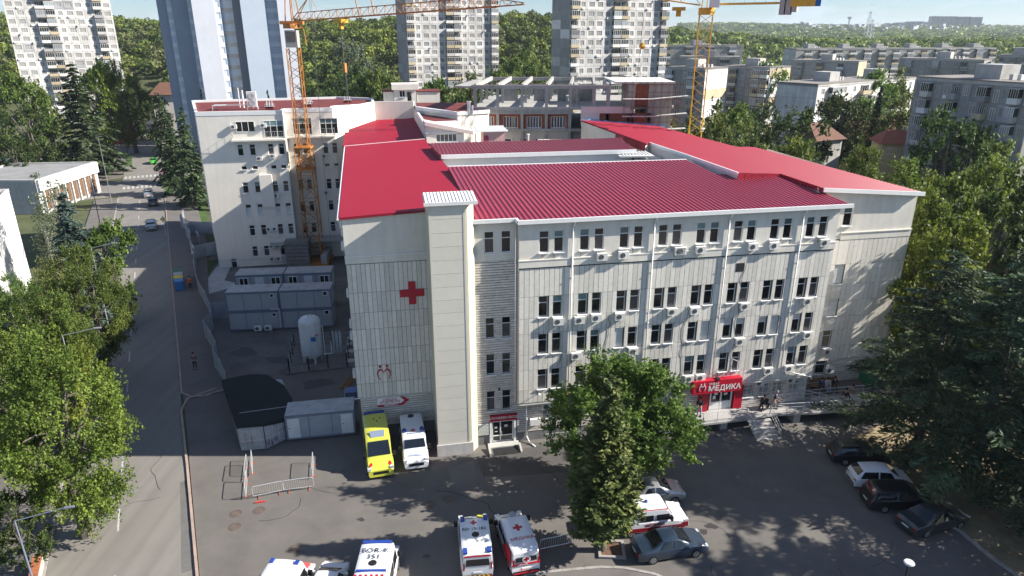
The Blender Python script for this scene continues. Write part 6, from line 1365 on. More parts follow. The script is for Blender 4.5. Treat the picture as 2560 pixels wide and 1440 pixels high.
for k in range(5): z = .2 + k * .22; b.path([(-.54, -.49, z), (.54, -.49, z), (.54, .49, z), (-.54, .49, z), (-.54, -.49, z)], .012, 4)
for k in range(6): x = -.54 + k * .216; b.tube((x, -.49, .15), (x, -.49, 1.12), .01, 4)
part('cage', b, M_metal, t)
q = Wd(-1.4, 9.2, .01); t = empty('timber_pile', q, HA + R(70), 'loose pile of dark timber by the side wall', 'timber')
for k in range(7): part('plank', MB().box(-1.2 + .05 * k, -.4 + .12 * k, .02, 1.1 + .03 * k, -.3 + .12 * k, .08 + .05 * (k % 3)), MATS['bench_wood'], t)
for i, (px, py) in enumerate(((700, 900), (735, 925), (650, 945), (790, 960), (610, 880))):
    q = G(px, py); a = i * 1.3; sheet('damp_patch', [(q.x + 1.4 * math.cos(a + k) * (1 + .3 * math.sin(3 * k)), q.y + 1.0 * math.sin(a + k) * (1 + .3 * math.cos(2 * k))) for k in [j * 2 * PI / 14 for j in range(14)]], .011, mat('damp_concrete', (.06, .058, .055), .6, .2))
# hospital yard fence rail at the far left and bins
def bin_(x, y, m, lm, label, w=1.2, d=1.0, h=1.25):
    t = empty('recycling_bin', (x, y, .12), math.atan2(RD.y, RD.x), label, 'bin', 'recycling bins at the kerb')
    part('body', MB().prism([(-w / 2, -d / 2), (w / 2, -d / 2), (w / 2, d / 2), (-w / 2, d / 2)], .1, h), m, t); part('lid', MB().prism([(-w / 2 - .04, -d / 2 - .04), (w / 2 + .04, -d / 2 - .04), (w / 2 + .04, d / 2 + .04), (-w / 2 - .04, d / 2 + .04)], h, lambda x_, y_: h + .22 - .3 * abs(y_)), lm, t)
    for sx_ in (-1, 1):
        for sy_ in (-1, 1): part('wheel', MB().tube((sx_ * .45, sy_ * .4 - .03, .06), (sx_ * .45, sy_ * .4 + .03, .06), .07, 8), M_dark, t)
mg = mat('bin_green', (.01, .12, .05), .5); my = mat('bin_yellow', (.6, .42, .01), .5); mb_ = mat('bin_blue', (.03, .16, .42), .5); mw = mat('bin_grey', (.33, .36, .37), .6)
b0 = Vector(RP(42.0, .95)); 
for i, (m, l, s) in enumerate(((mb_, mb_, 'blue recycling bin, nearest of the four at the kerb'), (mb_, my, 'blue bin with a yellow lid beside the pavement edge'), (mw, mw, 'grey-white bin third in the kerbside row'), (mg, mg, 'green bin at the far end of the kerbside row'))): q = b0 + RD * (i * 1.45); bin_(q.x, q.y, m, l, s)

# ------------------------------------------------------------------ crowd barriers
def barrier_mesh():
    b = MB(); r = .019; L, h = 2.1, 1.08
    b.path([(0, 0, .22), (0, 0, h - .12), (.05, 0, h - .03), (.12, 0, h), (L - .12, 0, h), (L - .05, 0, h - .03), (L, 0, h - .12), (L, 0, .22), (0, 0, .22)], r * 1.25, 6)
    for i in range(1, 14): b.tube((L * i / 14, 0, .22), (L * i / 14, 0, h), .009, 4, caps=False)
    f = MB()
    for x in (.35, L - .35): f.box(x - .025, -.28, 0, x + .025, .28, .05); f.tube((x, 0, .03), (x, 0, .25), .02, 5)
    return b.mesh('rail_frame', mat('bright_steel', (.6, .61, .62), .35, .1, metal=.4)), f.mesh('foot', mat('orange_feet', (.4, .1, .05), .6))
BM = barrier_mesh()
def barrier(x, y, ang, label, tilt=0):
    t = empty('crowd_barrier', (x, y, .004), R(ang), label, 'barrier', 'steel crowd barriers on the car park'); link('rail_frame', BM[0], t, rot=(R(tilt), 0, 0)); link('foot', BM[1], t)
barrier(-18.85, 40.15, 108, 'crowd barrier standing end-on, nearest of the row by the street'); barrier(-19.65, 42.2, 106, 'crowd barrier end-on, overlapping the middle of the row'); barrier(-19.35, 42.85, 110, 'crowd barrier end-on at the far end beside the container doors')
barrier(-14.75, 42.5, 104, 'single crowd barrier end-on left of the yellow ambulance'); barrier(-18.4, 40.3, 20, 'crowd barrier seen broadside above the manhole covers', 8); barrier(-16.45, 41.0, 13, 'crowd barrier seen broadside, right one of the touching pair', 8); barrier(1.75, 35.0, 16, 'crowd barrier lost in the tree shade beside the spruce planter', 10)
t = empty('red_bar', (-17.75, 39.85, .01), R(12), 'broken red plastic bar lying on the asphalt by the barriers', 'bar'); part('bar', MB().box(-.35, -.05, 0, .35, .05, .09), mat('red_plastic', (.6, .05, .04), .5), t)

# ------------------------------------------------------------------ entrance ramp, steps and railings
RPm = empty('entrance_ramp', (HO[0], HO[1], 0), HA, 'long concrete ramp and landing with steel handrails before the main entrance', 'ramp')
M_land = mat('landing_concrete', (.36, .35, .34), .9, .15, .7)
part('landing', MB().prism([(27.6, -3.25), (27.6, -5.2), (31.4, -5.15), (34.0, -4.9), (38.0, -5.35), (46.0, -5.6), (46.0, -3.3), (38.0, -2.9), (37.9, -3.25)], lambda x, y: .82, lambda x, y: 1.0 if x < 38 else 1.0 - (x - 38) * .0), M_land, RPm)
part('ramp_slab', MB().prism([(21.5, -3.3), (21.5, -5.3), (27.6, -5.2), (27.6, -3.25)], lambda x, y: max(.0, .82 - (27.6 - x) * .14), lambda x, y: max(.02, 1.0 - (27.6 - x) * .155)), M_land, RPm)
part('upper_yard', MB().prism([(38, -3), (60, -4), (60, 2), (47.5, -.5), (38, -.5)], .5, .95), M_pave, RPm)
for i in range(6): z1 = 1.0 - i * .165; part('step', MB().box(31.55, -5.2 - (i + 1) * .30, 0 if i > 3 else z1 - .3, 33.6, -5.2 - i * .30 + .04, z1 - .16), M_land, RPm)
part('pier', MB().box(29.4, -4.8, 0, 30.0, -3.4, .82).box(36, -5.0, 0, 36.6, -3.6, .82).box(42, -5.2, 0, 42.6, -3.8, .82), M_conc, RPm)
FRp = Face(RPm, 0, 0, 0)
def rail3(pts, h=.95, step=1.35, m=None, mids=2):
    b = MB()
    for p, q in zip(pts, pts[1:]):
        p = Vector(p); q = Vector(q); n_ = max(1, round((q - p).length / step)); up = Vector((0, 0, 1))
        for k in range(mids + 1): b.tube(p + up * (h * (1 - k * .36)), q + up * (h * (1 - k * .36)), .024 if k == 0 else .014, 6)
        for i in range(n_ + 1): c_ = p.lerp(q, i / n_); b.tube(c_, c_ + up * h, .02, 6)
    return part('handrail', b, m or MATS['bright_steel'], RPm)
rail3([(21.6, -5.2, .1), (27.6, -5.1, 1.0), (31.4, -5.05, 1.0)]); rail3([(33.8, -4.85, 1.0), (38, -5.25, 1.0), (45.5, -5.5, 1.0)]); rail3([(31.5, -5.1, 1.0), (31.5, -6.9, .05)], step=.9); rail3([(33.65, -5.0, 1.0), (33.65, -6.9, .05)], step=.9); rail3([(38.0, -3.25, 1.0), (45, -3.4, 1.0)]); rail3([(38.0, -3.25, 1.0), (39.3, -4.3, 1.0)], step=.6)
t = empty('bench', Wd(40.9, -1.6, .95), HA, 'wooden bench against the wing wall with three people on it', 'bench'); part('seat', MB().box(-1.3, -.22, .4, 1.3, .22, .46), mat('bench_wood', (.25, .13, .06)), t); part('leg', MB().box(-1.1, -.2, 0, -1.0, .2, .4), M_dark, t); part('leg', MB().box(1.0, -.2, 0, 1.1, .2, .4), M_dark, t); part('backrest', MB().box(-1.3, .24, .6, 1.3, .28, .95), MATS['bench_wood'], t)
t = empty('litter_bin', Wd(38.9, -1.5, .95), HA, 'small round litter bin left of the bench', 'bin'); part('body', MB().lathe([(0, 0), (.2, 0), (.24, .65), (.2, .65), (.18, .1)], 12), M_metal, t)
t = empty('green_booth', Wd(46.3, -1.8, .5), HA, 'small glazed booth with green frame half hidden by the cedars', 'booth'); part('frame', MB().box(-1.2, -1, 0, -1.1, 1, 2.5).box(1.1, -1, 0, 1.2, 1, 2.5).box(-1.2, -1, 2.4, 1.2, 1, 2.5), mat('green_frame', (.01, .14, .08)), t); part('pane', MB().box(-1.1, -.95, .1, 1.1, -.9, 2.4), GT, t)
# planter with kerb round the thuja, lamp posts, signs
t = empty('stone_planter', (6.35, 35.1, 0), R(-3), 'square stone-edged planter at the foot of the thuja', 'planter'); part('edge', MB().box(-.85, -.8, 0, .85, -.62, .16).box(-.85, .62, 0, .85, .8, .16).box(-.85, -.62, 0, -.67, .62, .16).box(.67, -.62, 0, .85, .62, .16), M_kerb, t); part('soil', MB().box(-.67, -.62, 0, .67, .62, .08), mat('brown_soil', (.12, .07, .045), 1, .4, 3), t)
def lamp(x, y, h, ang, arm, label, m=None, name='street_lamp'):
    t = empty(name, (x, y, .1), R(ang), label, 'street lamp', 'street lamps along the street'); m = m or mat('lamp_steel', (.22, .24, .24), .5)
    part('pole', MB().tube((0, 0, 0), (0, 0, h), .07, 8, 0, .045), m, t); part('arm', MB().tube((0, 0, h), (arm, 0, h + .35), .03, 6), m, t); part('lamp_head', MB().box(arm - .05, -.08, h + .32, arm + .45, .08, h + .39), m, t)
lamp(-26.9, 30.2, 6.2, 15, 2.5, 'dark street lamp in the bottom left corner with its arm over the road', M_cbf); lamp(-33.2, 46.0, 10.0, 15, 2.2, 'street lamp whose arm crosses the two maples'); lamp(-42.5, 66.0, 10.6, 15, 2.0, 'street lamp with a bent arm at the edge of the shaded road'); lamp(-64.2, 103.2, 9.5, 15, .2, 'dark street lamp standing left of the road cars', M_dark); lamp(-78.6, 131.5, 12.2, 15, .2, 'tall pale street lamp beside the crossing'); lamp(-96, 168, 9, 15, .8, 'dark street lamp across the crossing', M_dark)
p = Dp(2273, 1406, 27); t = empty('garden_lamp', (p.x, 27, 0), 0, 'white disc-topped lamp post in the bottom right corner', 'lamp post'); part('pole', MB().tube((0, 0, 0), (0, 0, p.z - .1), .05, 8), M_dark, t); part('disc', MB().lathe([(0, p.z + .06), (.22, p.z + .04), (.26, p.z - .02), (.22, p.z - .08), (0, p.z - .08)], 20), mat('lamp_white', (.6, .62, .63), .4), t)
t = empty('priority_sign', (-56.3, 107.2, .1), 0, 'yellow and white diamond priority road sign on a post', 'road sign'); part('post', MB().tube((0, 0, 0), (0, 0, 2.6), .035, 6), M_metal, t); part('plate', MB().box(-.42, -.03, -.42, .42, 0, .42).xf(Matrix.Translation((0, -.03, 2.8)) @ Matrix.Rotation(R(45), 4, 'Y')), WHITE, t); part('centre', MB().box(-.26, -.05, -.26, .26, -.03, .26).xf(Matrix.Translation((0, -.03, 2.8)) @ Matrix.Rotation(R(45), 4, 'Y')), my, t)
def yield_(px, py, l, d):
    p = G(px, py); t = empty('yield_sign', (p.x, p.y, 0), 0, l, 'road sign', 'give way signs at the crossing'); part('post', MB().tube((0, 0, 0), (0, 0, 2.3), .04, 6), M_metal, t); part('plate', MB().prism([(0, -.55), (.62, .5), (-.62, .5)], 0, .03).xf(Matrix.Translation((0, -.04, 2.5)) @ Matrix.Rotation(R(90), 4, 'X')), M_cross, t); part('plate_centre', MB().prism([(0, -.32), (.38, .34), (-.38, .34)], .03, .05).xf(Matrix.Translation((0, -.04, 2.5)) @ Matrix.Rotation(R(90), 4, 'X')), WHITE, t)
yield_(410, 463, 'give way sign right of the crossing under the cedar', 0); yield_(293, 424, 'give way sign on the traffic island left of the crossing', 0)
WF = empty('white_fence', (0, 0, 0), 0, 'long pale panel fence behind the flat-roofed hall', 'fence')
p, q = G(-60, 412), G(205, 392); n_ = 12; d = (q - p) / n_
for i in range(n_): c_ = p + d * i; link('fence_panel', amesh('wfp', lambda: MB().box(.05, -.03, .1, d.length - .05, .03, 2.0).mesh('fence_panel', M_p2)), WF, (c_.x, c_.y, 0), math.atan2(d.y, d.x)); link('post', amesh('wfo', lambda: MB().box(-.06, -.06, 0, .06, .06, 2.2).mesh('post', M_dark)), WF, (c_.x, c_.y, 0))
t = empty('low_wall', (-28.1, 31.4, 0), math.atan2(RD.y, RD.x), 'crumbling brick-topped low wall in the lower left corner', 'wall')
part('wall_body', MB().box(-6, -.2, 0, 2.6, .2, .8), M_conc, t)
for i in range(17): part('brick', amesh('brk', lambda: MB().box(0, -.24, .8, .44, .24, .92).mesh('brick', mat('brick_cap', (.35, .13, .06), .9, .3, 4, rand=.2))), t, loc=None) if False else link('brick', amesh('brk', lambda: MB().box(0, -.24, .8, .44, .24, .92).mesh('brick', mat('brick_cap', (.35, .13, .06), .9, .3, 4, rand=.2))), t, (-5.9 + i * .5, 0, random.uniform(-.02, .02)))
# traffic island kerb at the crossing
sheet('traffic_island', [G(248, 452), G(300, 446), G(308, 436), G(290, 424), G(240, 424)], .14, M_pave, .14)
sheet('grass_verge', [G(240, 424), G(60, 412), G(-300, 440), G(-300, 395), G(330, 385), G(330, 415)], .02, mat('verge_grass', (.05, .10, .02), 1, .4, .5)); sheet('grass_verge_right', [G(400, 440), G(500, 440), G(520, 560), G(440, 560)], .02, MATS['verge_grass'])
# ------------------------------------------------------------------ vehicles
def paint(n, c, metal=0.0): return mat('paint_' + n, c, .28, .02, 1, spec=.5, coat=.6, metal=metal)
P_white = paint('white', (.74, .74, .75)); P_silver = paint('silver', (.38, .40, .42), .5); P_grey = paint('grey_blue', (.018, .032, .055), .0); P_black = paint('black', (.008, .009, .012)); P_yel = paint('lime_yellow', (.58, .58, .07)); P_green = paint('green', (.05, .42, .03)); P_dk = paint('anthracite', (.03, .036, .042), .0); P_red = paint('signal_red', (.50, .02, .02))
CGL = mat('car_glass', (.01, .012, .015), .04, .1, spec=.8); TYRE = mat('tyre', (.015, .015, .016), .85, .1); RIM = mat('rim', (.42, .43, .45), .3, .05, metal=.7); HLM = mat('headlamp', (.55, .57, .6), .08, 0, spec=.8); TLM = mat('tail_lamp', (.35, .01, .01), .2, 0); BLU = mat('beacon_blue', (.02, .06, .30), .15, 0); PLB = mat('black_trim', (.014, .014, .015), .5, .05)
RED_ = mat('decal_red', (.50, .015, .03), .4, 0); YEL_ = mat('decal_yellow', (.65, .68, .05), .4, 0); DKT = mat('decal_dark', (.03, .04, .07), .5, 0); BLUD = mat('decal_blue', (.02, .10, .35), .4, 0)
def lerp_tab(tab, x):
    for (x0, *a), (x1, *b) in zip(tab, tab[1:]):
        if x <= x1: t = (x - x0) / (x1 - x0) if x1 > x0 else 0; t = max(0, t); return [p + (q - p) * t for p, q in zip(a, b)]
    return list(tab[-1][1:])
def shell(tab, W, zb, m, n=26, bow=.12, hip=.55):
    """body skin over stations: tab rows (x, z_top, z_shoulder, half_width_factor_top)"""
    x0, x1 = tab[0][0], tab[-1][0]; rings = []
    for i in range(n + 1):
        x = x0 + (x1 - x0) * i / n; zt, zs, wt = lerp_tab(tab, x); e = min(x - x0, x1 - x); cr = 1 - bow * max(0, 1 - e / (.16 * (x1 - x0))) ** 2.2
        h = W / 2 * cr; r = [(x, h * .90, zb), (x, h * .98, zb + .12), (x, h, zb + (zs - zb) * hip), (x, h * .985, zs - .02), (x, h * .94, zs + .02 * (zt > zs)), (x, h * wt, zt - .05 * (zt > zs + .2)), (x, h * wt * .86, zt), (x, h * wt * .45, zt + .025), (x, 0, zt + .035)]
        rings.append(r + [(p[0], -p[1], p[2]) for p in reversed(r[:-1])])
    b = MB(); k = len(rings[0])
    for a, c in zip(rings, rings[1:]):
        for j in range(k - 1): b.poly([a[j], a[j + 1], c[j + 1], c[j]])
        b.poly([a[k - 1], a[0], c[0], c[k - 1]])
    b.poly(rings[0][::-1]); b.poly(rings[-1]); me = b.mesh('body', m, True)
    import bmesh
    bm = bmesh.new(); bm.from_mesh(me); bmesh.ops.remove_doubles(bm, verts=bm.verts, dist=.0005); bmesh.ops.recalc_face_normals(bm, faces=bm.faces); bm.to_mesh(me); bm.free(); me.update()
    try: me.set_sharp_from_angle(angle=R(38))
    except Exception: pass
    return me
def wheel(t, x, y, r, w=.2):
    s = 1 if y > 0 else -1
    a = part('wheel', MB().tube((x, y - s * w, r), (x, y + s * .01, r), r, 18), TYRE, t); b = MB()
    b.tube((x, y + s * .012, r), (x, y + s * .02, r), r * .62, 14)
    link('rim', b.mesh('rim', RIM), a); c = MB()
    for k in range(5):
        an = 2 * PI * k / 5 + .3; c.tube((x + math.cos(an) * r * .34, y + s * .019, r + math.sin(an) * r * .34), (x + math.cos(an) * r * .34, y + s * .026, r + math.sin(an) * r * .34), r * .12, 6)
    link('rim_gap', c.mesh('rim_gap', PLB), a)
def glassp(t, name, pts, m=CGL, off=.012):
    p = [Vector(q) for q in pts]; n = (p[1] - p[0]).cross(p[2] - p[0]).normalized(); b = MB(); q = [v + n * off for v in p]; b.poly(q)
    for i in range(len(p)): b.poly([p[i], p[(i + 1) % len(p)], q[(i + 1) % len(p)], q[i]])
    return part(name, b, m, t)
def car(label, x, y, ang, kind='sedan', m=P_silver, L=4.6, W=1.8, H=1.45, z=.004, group='cars parked by the hospital', decor=None):
    t = empty('parked_car' if group and 'parked' in group else 'car', (x, y, z), R(ang), label, 'car', group); h = L / 2; r = .32
    if kind == 'sedan': tab = [(-h, .80, .72, .9), (-h + .15, .98, .84, .92), (-h + .95, 1.02, .9, .9), (-h + 1.65, H - .03, .92, .72), (-.1, H, .93, .74), (.35, H - .04, .92, .74), (1.25, 1.0, .9, .86), (h - .3, .82, .76, .9), (h, .62, .58, .86)]
    elif kind == 'hatch': tab = [(-h, .80, .72, .9), (-h + .12, 1.0, .88, .88), (-h + .55, H - .06, .93, .74), (-.2, H, .94, .76), (.4, H - .05, .93, .76), (1.1, 1.03, .9, .87), (h - .25, .85, .76, .9), (h, .62, .58, .86)]
    else: tab = [(-h, .85, .78, .92), (-h + .1, 1.15, .95, .9), (-h + .4, H - .06, .98, .8), (-.2, H, 1.0, .82), (.5, H - .05, 1.0, .82), (1.25, 1.12, .98, .9), (h - .25, .98, .85, .92), (h, .7, .62, .9)]
    link('body', shell(tab, W, .2, m), t); hw = W / 2
    xs_ = [q[0] for q in tab]; rear_b, rear_t = (tab[2], tab[3]) if kind == 'sedan' else (tab[1], tab[2]); fr_t, fr_b = tab[-4], tab[-3]
    def Z(x): return lerp_tab(tab, x)
    def topq(xa, xb, ka, kb):   # glass over the sloping part between two stations, shrunk
        za, _, wa = Z(xa); zb_, _, wb = Z(xb); s = 1 if xb > xa else -1
        q = [(xa, -hw * wa * .82, za + .035), (xb, -hw * wb * .86, zb_ + .03), (xb, hw * wb * .86, zb_ + .03), (xa, hw * wa * .82, za + .035)]
        return q if s > 0 else q[::-1]
    glassp(t, 'windscreen', topq(fr_t[0] + .03, fr_b[0] - .05, 1, 1)[::1]); glassp(t, 'rear_window', topq(rear_b[0] + .05, rear_t[0] - .03, 1, 1))
    for s in (-1, 1):
        q = []; 
        def side(x, f): zt, zs, wt = Z(x); zz = zs + .04 + (zt - .09 - zs) * f; y_ = hw * (.945 + (wt - .945) * f); return (x, s * (y_ + .006), zz)
        a0, a1, mid = rear_t[0] - .25, fr_b[0] - .42, (rear_t[0] + fr_t[0]) / 2 + .1
        for xa, xb, ta, tb in ((a0, mid - .05, rear_t[0] + .05, mid - .05), (mid + .05, a1, mid + .05, fr_t[0] - .02)):
            q = [side(xa, 0), side(xb, 0), side(tb, 1), side(ta, 1)]; glassp(t, 'side_window', q if s < 0 else q[::-1])
        for xx in (-h * .60, h * .62): wheel(t, xx, s * (hw - .0), r)
        part('mirror', MB().box(fr_b[0] - .42, s * hw - (.0 if s > 0 else .2), .92, fr_b[0] - .28, s * hw + (.2 if s > 0 else 0), 1.05), m, t)
        part('headlamp', MB().box(h - .36, s * hw * .74 - .14, .60, h - .05, s * hw * .74 + .12, .74), HLM, t); part('tail_lamp', MB().box(-h - .01, s * hw * .7 - .14, .68, -h + .14, s * hw * .7 + .12, .80), TLM, t)
    part('grille', MB().box(h - .1, -.42, .38, h + .01, .42, .56), PLB, t); part('number_plate', MB().box(-h - .012, -.26, .55, -h + .02, .26, .66), WHITE, t); part('bumper', MB().box(-h - .01, -hw * .7, .24, -h + .1, hw * .7, .38), PLB, t)
    return t
def van(label, x, y, ang, m, L=5.3, W=2.0, H=2.5, name='ambulance', cat='ambulance', group=None, hood=.95, nose=.34, z=.004, roof=None, slope=.42):
    t = empty(name, (x, y, z), R(ang), label, cat, group); h = L / 2; hw = W / 2; xw = h - hood - (H - 1.25) * slope   # roof front
    tab = [(-h, H - .12, 1.0, .90), (-h + .12, H - .02, 1.05, .90), (-h + 1, H, 1.08, .90), (xw - .3, H, 1.08, .90), (xw, H - .06, 1.08, .90), (h - hood, 1.32, 1.05, .90), (h - .35, 1.08, .92, .9), (h, .80, .74, .86)]
    link('body', shell(tab, W, .28, m, 30, .09), t)
    Z = lambda x: lerp_tab(tab, x)
    zt, _, wt = Z(xw + .04); zb_, _, wb = Z(h - hood - .04)
    glassp(t, 'windscreen', [(xw + .04, -hw * wt * .84, zt + .02), (h - hood - .04, -hw * wb * .93, zb_ + .04), (h - hood - .04, hw * wb * .93, zb_ + .04), (xw + .04, hw * wt * .84, zt + .02)], off=.02)
    glassp(t, 'rear_window', [(-h - .004, -hw * .7, 1.25), (-h - .004, -hw * .66, H - .45), (-h - .004, hw * .66, H - .45), (-h - .004, hw * .7, 1.25)][::-1] if False else [(-h, hw * .72, 1.2), (-h, -hw * .72, 1.2), (-h, -hw * .66, H - .42), (-h, hw * .66, H - .42)], off=.03)
    for s in (-1, 1):
        def sd(x, zz): _, zs, wt_ = Z(x); zt_ = Z(x)[0]; f = (zz - zs) / max(.1, (zt_ - zs)); return (x, s * (hw * (.97 + (wt_ - .97) * f) + .004), zz)
        zl, zu = 1.18, min(1.95, H - .38); q = [sd(xw - .75, zl), sd(h - hood - .25, zl), sd(xw + .12, zu), sd(xw - .75, zu)]; glassp(t, 'side_window', q if s < 0 else q[::-1])
        q = [sd(-h + 1.5, zl), sd(xw - .95, zl), sd(xw - .95, zu), sd(-h + 1.5, zu)]; glassp(t, 'side_window', q if s < 0 else q[::-1])
        for xx in (-h + .95, h - .95): wheel(t, xx, s * hw * .99, .36, .24)
        part('mirror', MB().box(h - hood - .3, s * hw + (0 if s > 0 else -.26), 1.22, h - hood - .16, s * hw + (.26 if s > 0 else 0), 1.55), PLB, t)
        part('headlamp', MB().box(h - .4, s * hw * .80 - .16, .80, h - .05, s * hw * .80 + .12, 1.0), HLM, t); part('tail_lamp', MB().box(-h - .015, s * hw * .82 - .05, .9, -h + .1, s * hw * .82 + .05, 1.4), TLM, t)
    part('grille', MB().box(h - .12, -.55, .5, h + .015, .55, .72), PLB, t); part('number_plate', MB().box(-h - .02, -.26, .62, -h + .01, .26, .74), WHITE, t); part('bumper', MB().box(-h - .08, -hw * .85, .3, -h + .08, hw * .85, .5), PLB, t)
    t['_h'] = 0; del t['_h']; return t, tab
def roof_text(t, s, size, x, y, z, rot, m=DKT, **k): return label_text(t, s, size, (x, y, z), (0, 0, R(rot)), m, **k)
def cross(t, x, y, z, s, m=RED_, name='red_cross'):
    part(name, MB().box(x - s * .33, y - s, z, x + s * .33, y + s, z + .006).box(x - s, y - s * .33, z, x - s * .33, y + s * .33, z + .006).box(x + s * .33, y - s * .33, z, x + s, y + s * .33, z + .006), m, t)
def beacons(t, H, L, W, xs_=(-.42, .22), m=BLU, size=(.3, .22)):
    for fx in xs_:
        for s in (-1, 1): part('beacon', MB().box(L * fx - size[0] / 2, s * W * .36 - size[1] / 2, H - .01, L * fx + size[0] / 2, s * W * .36 + size[1] / 2, H + .11), m, t)
def skylight(t, x, y, H, r=.24): part('roof_hatch', MB().lathe([(0, H + .06), (r * .9, H + .05), (r, H)], 18, (x, y)), PLB, t)
def stripes(t, face_x, W, z0, z1, cols=(RED_, YEL_), n=10, name='rear_stripe'):
    for i in range(n):
        y0 = -W / 2 * .9 + W * .9 * i / n; b = MB().poly([(face_x, y0, z0), (face_x, y0 + W * .9 / n, z0), (face_x, y0 + W * .9 / n + (z1 - z0) * .6, z1), (face_x, y0 + (z1 - z0) * .6, z1)][::-1]); part(name, b, cols[i % 2], t)
AG = 'ambulances on the hospital car park'
# yellow ambulance
hd_y = math.degrees(math.atan2(42.7 - 48.0, -9.72 + 11.15)); t, _ = van('lime-yellow ambulance van parked nose out beside the white one', -10.38, 45.2, hd_y, P_yel, 5.6, 2.0, 2.55, group=AG)
part('roof_rack_light', MB().box(-2.72, -.8, 2.5, -2.45, .8, 2.62), BLU, t); part('roof_unit', MB().prism([(.35, -.55), (1.05, -.5), (1.05, .5), (.35, .55)], 2.54, lambda x, y: 2.72 - (x - .35) * .2), mat('blue_lens', (.20, .25, .34), .12, 0, spec=.8), t)
for x_, y_ in ((-1.6, -.1), (-1.2, .12), (-1.65, .4)): part('roof_knob', MB().tube((x_, y_, 2.56), (x_, y_, 2.64), .05, 8), PLB, t)
for s in (-1, 1): part('bonnet_flash', MB().poly([(2.0, s * .62, 1.245), (2.0, s * .86, 1.2), (2.62, s * .8, 1.055), (2.5, s * .58, 1.1)] if s > 0 else [(2.0, s * .62, 1.245), (2.5, s * .58, 1.1), (2.62, s * .8, 1.055), (2.0, s * .86, 1.2)]), RED_, t)
# white ambulance
hd_w = math.degrees(math.atan2(43.6 - 48.5, -7.2 + 8.3)); t, _ = van('white ambulance with blue beacons and a red cross parked beside the lift shaft', -7.72, 45.95, hd_w, P_white, 5.0, 1.95, 2.15, group=AG)
cross(t, .2, 0, 2.2, .2); skylight(t, -1.95, 0, 2.17, .26); roof_text(t, 'медика', .3, .62, .05, 2.19, 90, BLUD)
for s in (-1, 1): part('beacon', MB().lathe([(0, .16), (.14, .13), (.19, 0)], 16).xf(Matrix.Translation((.1, s * .68, 2.13)) @ Matrix.Diagonal((1.7, 1, 1, 1))), BLU, t); part('side_stripe', MB().box(-2.2, s * .985 - .004, .62, 1.9, s * .985 + .004, .86), RED_, t)
label_text(t, 'ЛИНЕЙКА', .2, (2.12, 0, 1.2), (R(0), R(10), R(90)), BLUD, bold=.003)
# middle foreground ambulance (nose away)
hd_1 = 97.0; t, _ = van('white ambulance marked RD 13-182 seen from behind with red and yellow chevrons', -2.35, 34.9, hd_1, P_white, 4.95, 2.02, 2.1, group=AG, hood=1.1, slope=.72)
cross(t, .25, .05, 2.137, .2); roof_text(t, 'RD 13-182', .34, -.35, .05, 2.15, -90); skylight(t, -.85, 0, 2.12, .24); beacons(t, 2.08, 4.95, 2.0, (-.45, .13), size=(.42, .26)); stripes(t, -2.56, 2.0, .34, .56, n=14); part('rear_band', MB().box(-2.5, -.8, 1.86, -2.485, .8, 1.96), RED_, t); part('bonnet_flash', MB().poly([(1.9, -.75, 1.16), (2.25, -.72, 1.04), (2.25, -.3, 1.1), (1.9, -.3, 1.2)]), YEL_, t)
# right foreground ambulance
hd_2 = 104.0; t, _ = van('white and red ambulance with big red crosses on its roof and rear window', .26, 35.2, hd_2, P_white, 4.9, 1.9, 1.95, group=AG, hood=1.1, slope=.72)
cross(t, -.35, 0, 1.99, .3); part('roof_hatch', MB().lathe([(0, 2.03), (.2, 2.02), (.24, 1.97)], 16, (1.0, 0)), mat('hatch_grey', (.35, .36, .38)), t); roof_text(t, 'МЕДИКА', .34, -1.35, -.05, 1.99, -90, RED_, bold=.003); part('rear_disc', MB().tube((-2.53, 0, 1.42), (-2.545, 0, 1.42), .26, 24), WHITE, t); part('rear_cross', MB().box(-2.56, -.06, 1.24, -2.547, .06, 1.60).box(-2.56, -.18, 1.36, -2.547, -.06, 1.48).box(-2.56, .06, 1.36, -2.547, .18, 1.48), RED_, t)
part('rear_band', MB().box(-2.525, -.88, .98, -2.51, .88, 1.12), RED_, t); part('rear_lower_band', MB().box(-2.6, -.8, .42, -2.585, .8, .5), RED_, t); label_text(t, 'AMBULANCE', .11, (-2.535, .25, 1.05), (R(90), 0, R(-90)), WHITE); label_text(t, 'МЕДИКА', .16, (-2.54, .1, .62), (R(90), 0, R(-90)), RED_)
for s in (-1, 1): part('side_flash', MB().poly([(-2.3, s * .957, .7), (-.2, s * .957, .7), (-1.3, s * .93, 1.8), (-2.2, s * .93, 1.8)] if s < 0 else [(-2.3, s * .957, .7), (-2.2, s * .93, 1.8), (-1.3, s * .93, 1.8), (-.2, s * .957, .7)]), RED_, t)
# BOR-R
t, _ = van('white ambulance lettered BOR-R 351 with a blue light bar cut by the lower edge', -7.95, 31.6, 91.5, P_white, 5.6, 2.05, 2.7, group=AG)
roof_text(t, 'BOR-R', .52, .35, .02, 2.775, -90, sp=1.08); roof_text(t, '351', .5, -.16, .02, 2.775, -90, sp=1.08); skylight(t, -.62, 0, 2.72, .24); part('light_bar', MB().box(.98, -.85, 2.66, 1.20, .85, 2.78), BLU, t); part('light_bar', MB().box(-1.3, -.85, 2.7, -1.15, .85, 2.78), BLU, t); part('bonnet_panel', MB().box(1.95, -.75, 1.0, 2.5, .75, 1.24), paint('coral', (.55, .10, .09)), t)
for i in range(6): y0 = -.85 + i * .3; part('roof_stripe', MB().poly([(-2.3, y0, 2.745), (-1.5, y0 + .1, 2.745), (-1.5, y0 + .25, 2.745), (-2.3, y0 + .15, 2.745)][::-1]), RED_, t)
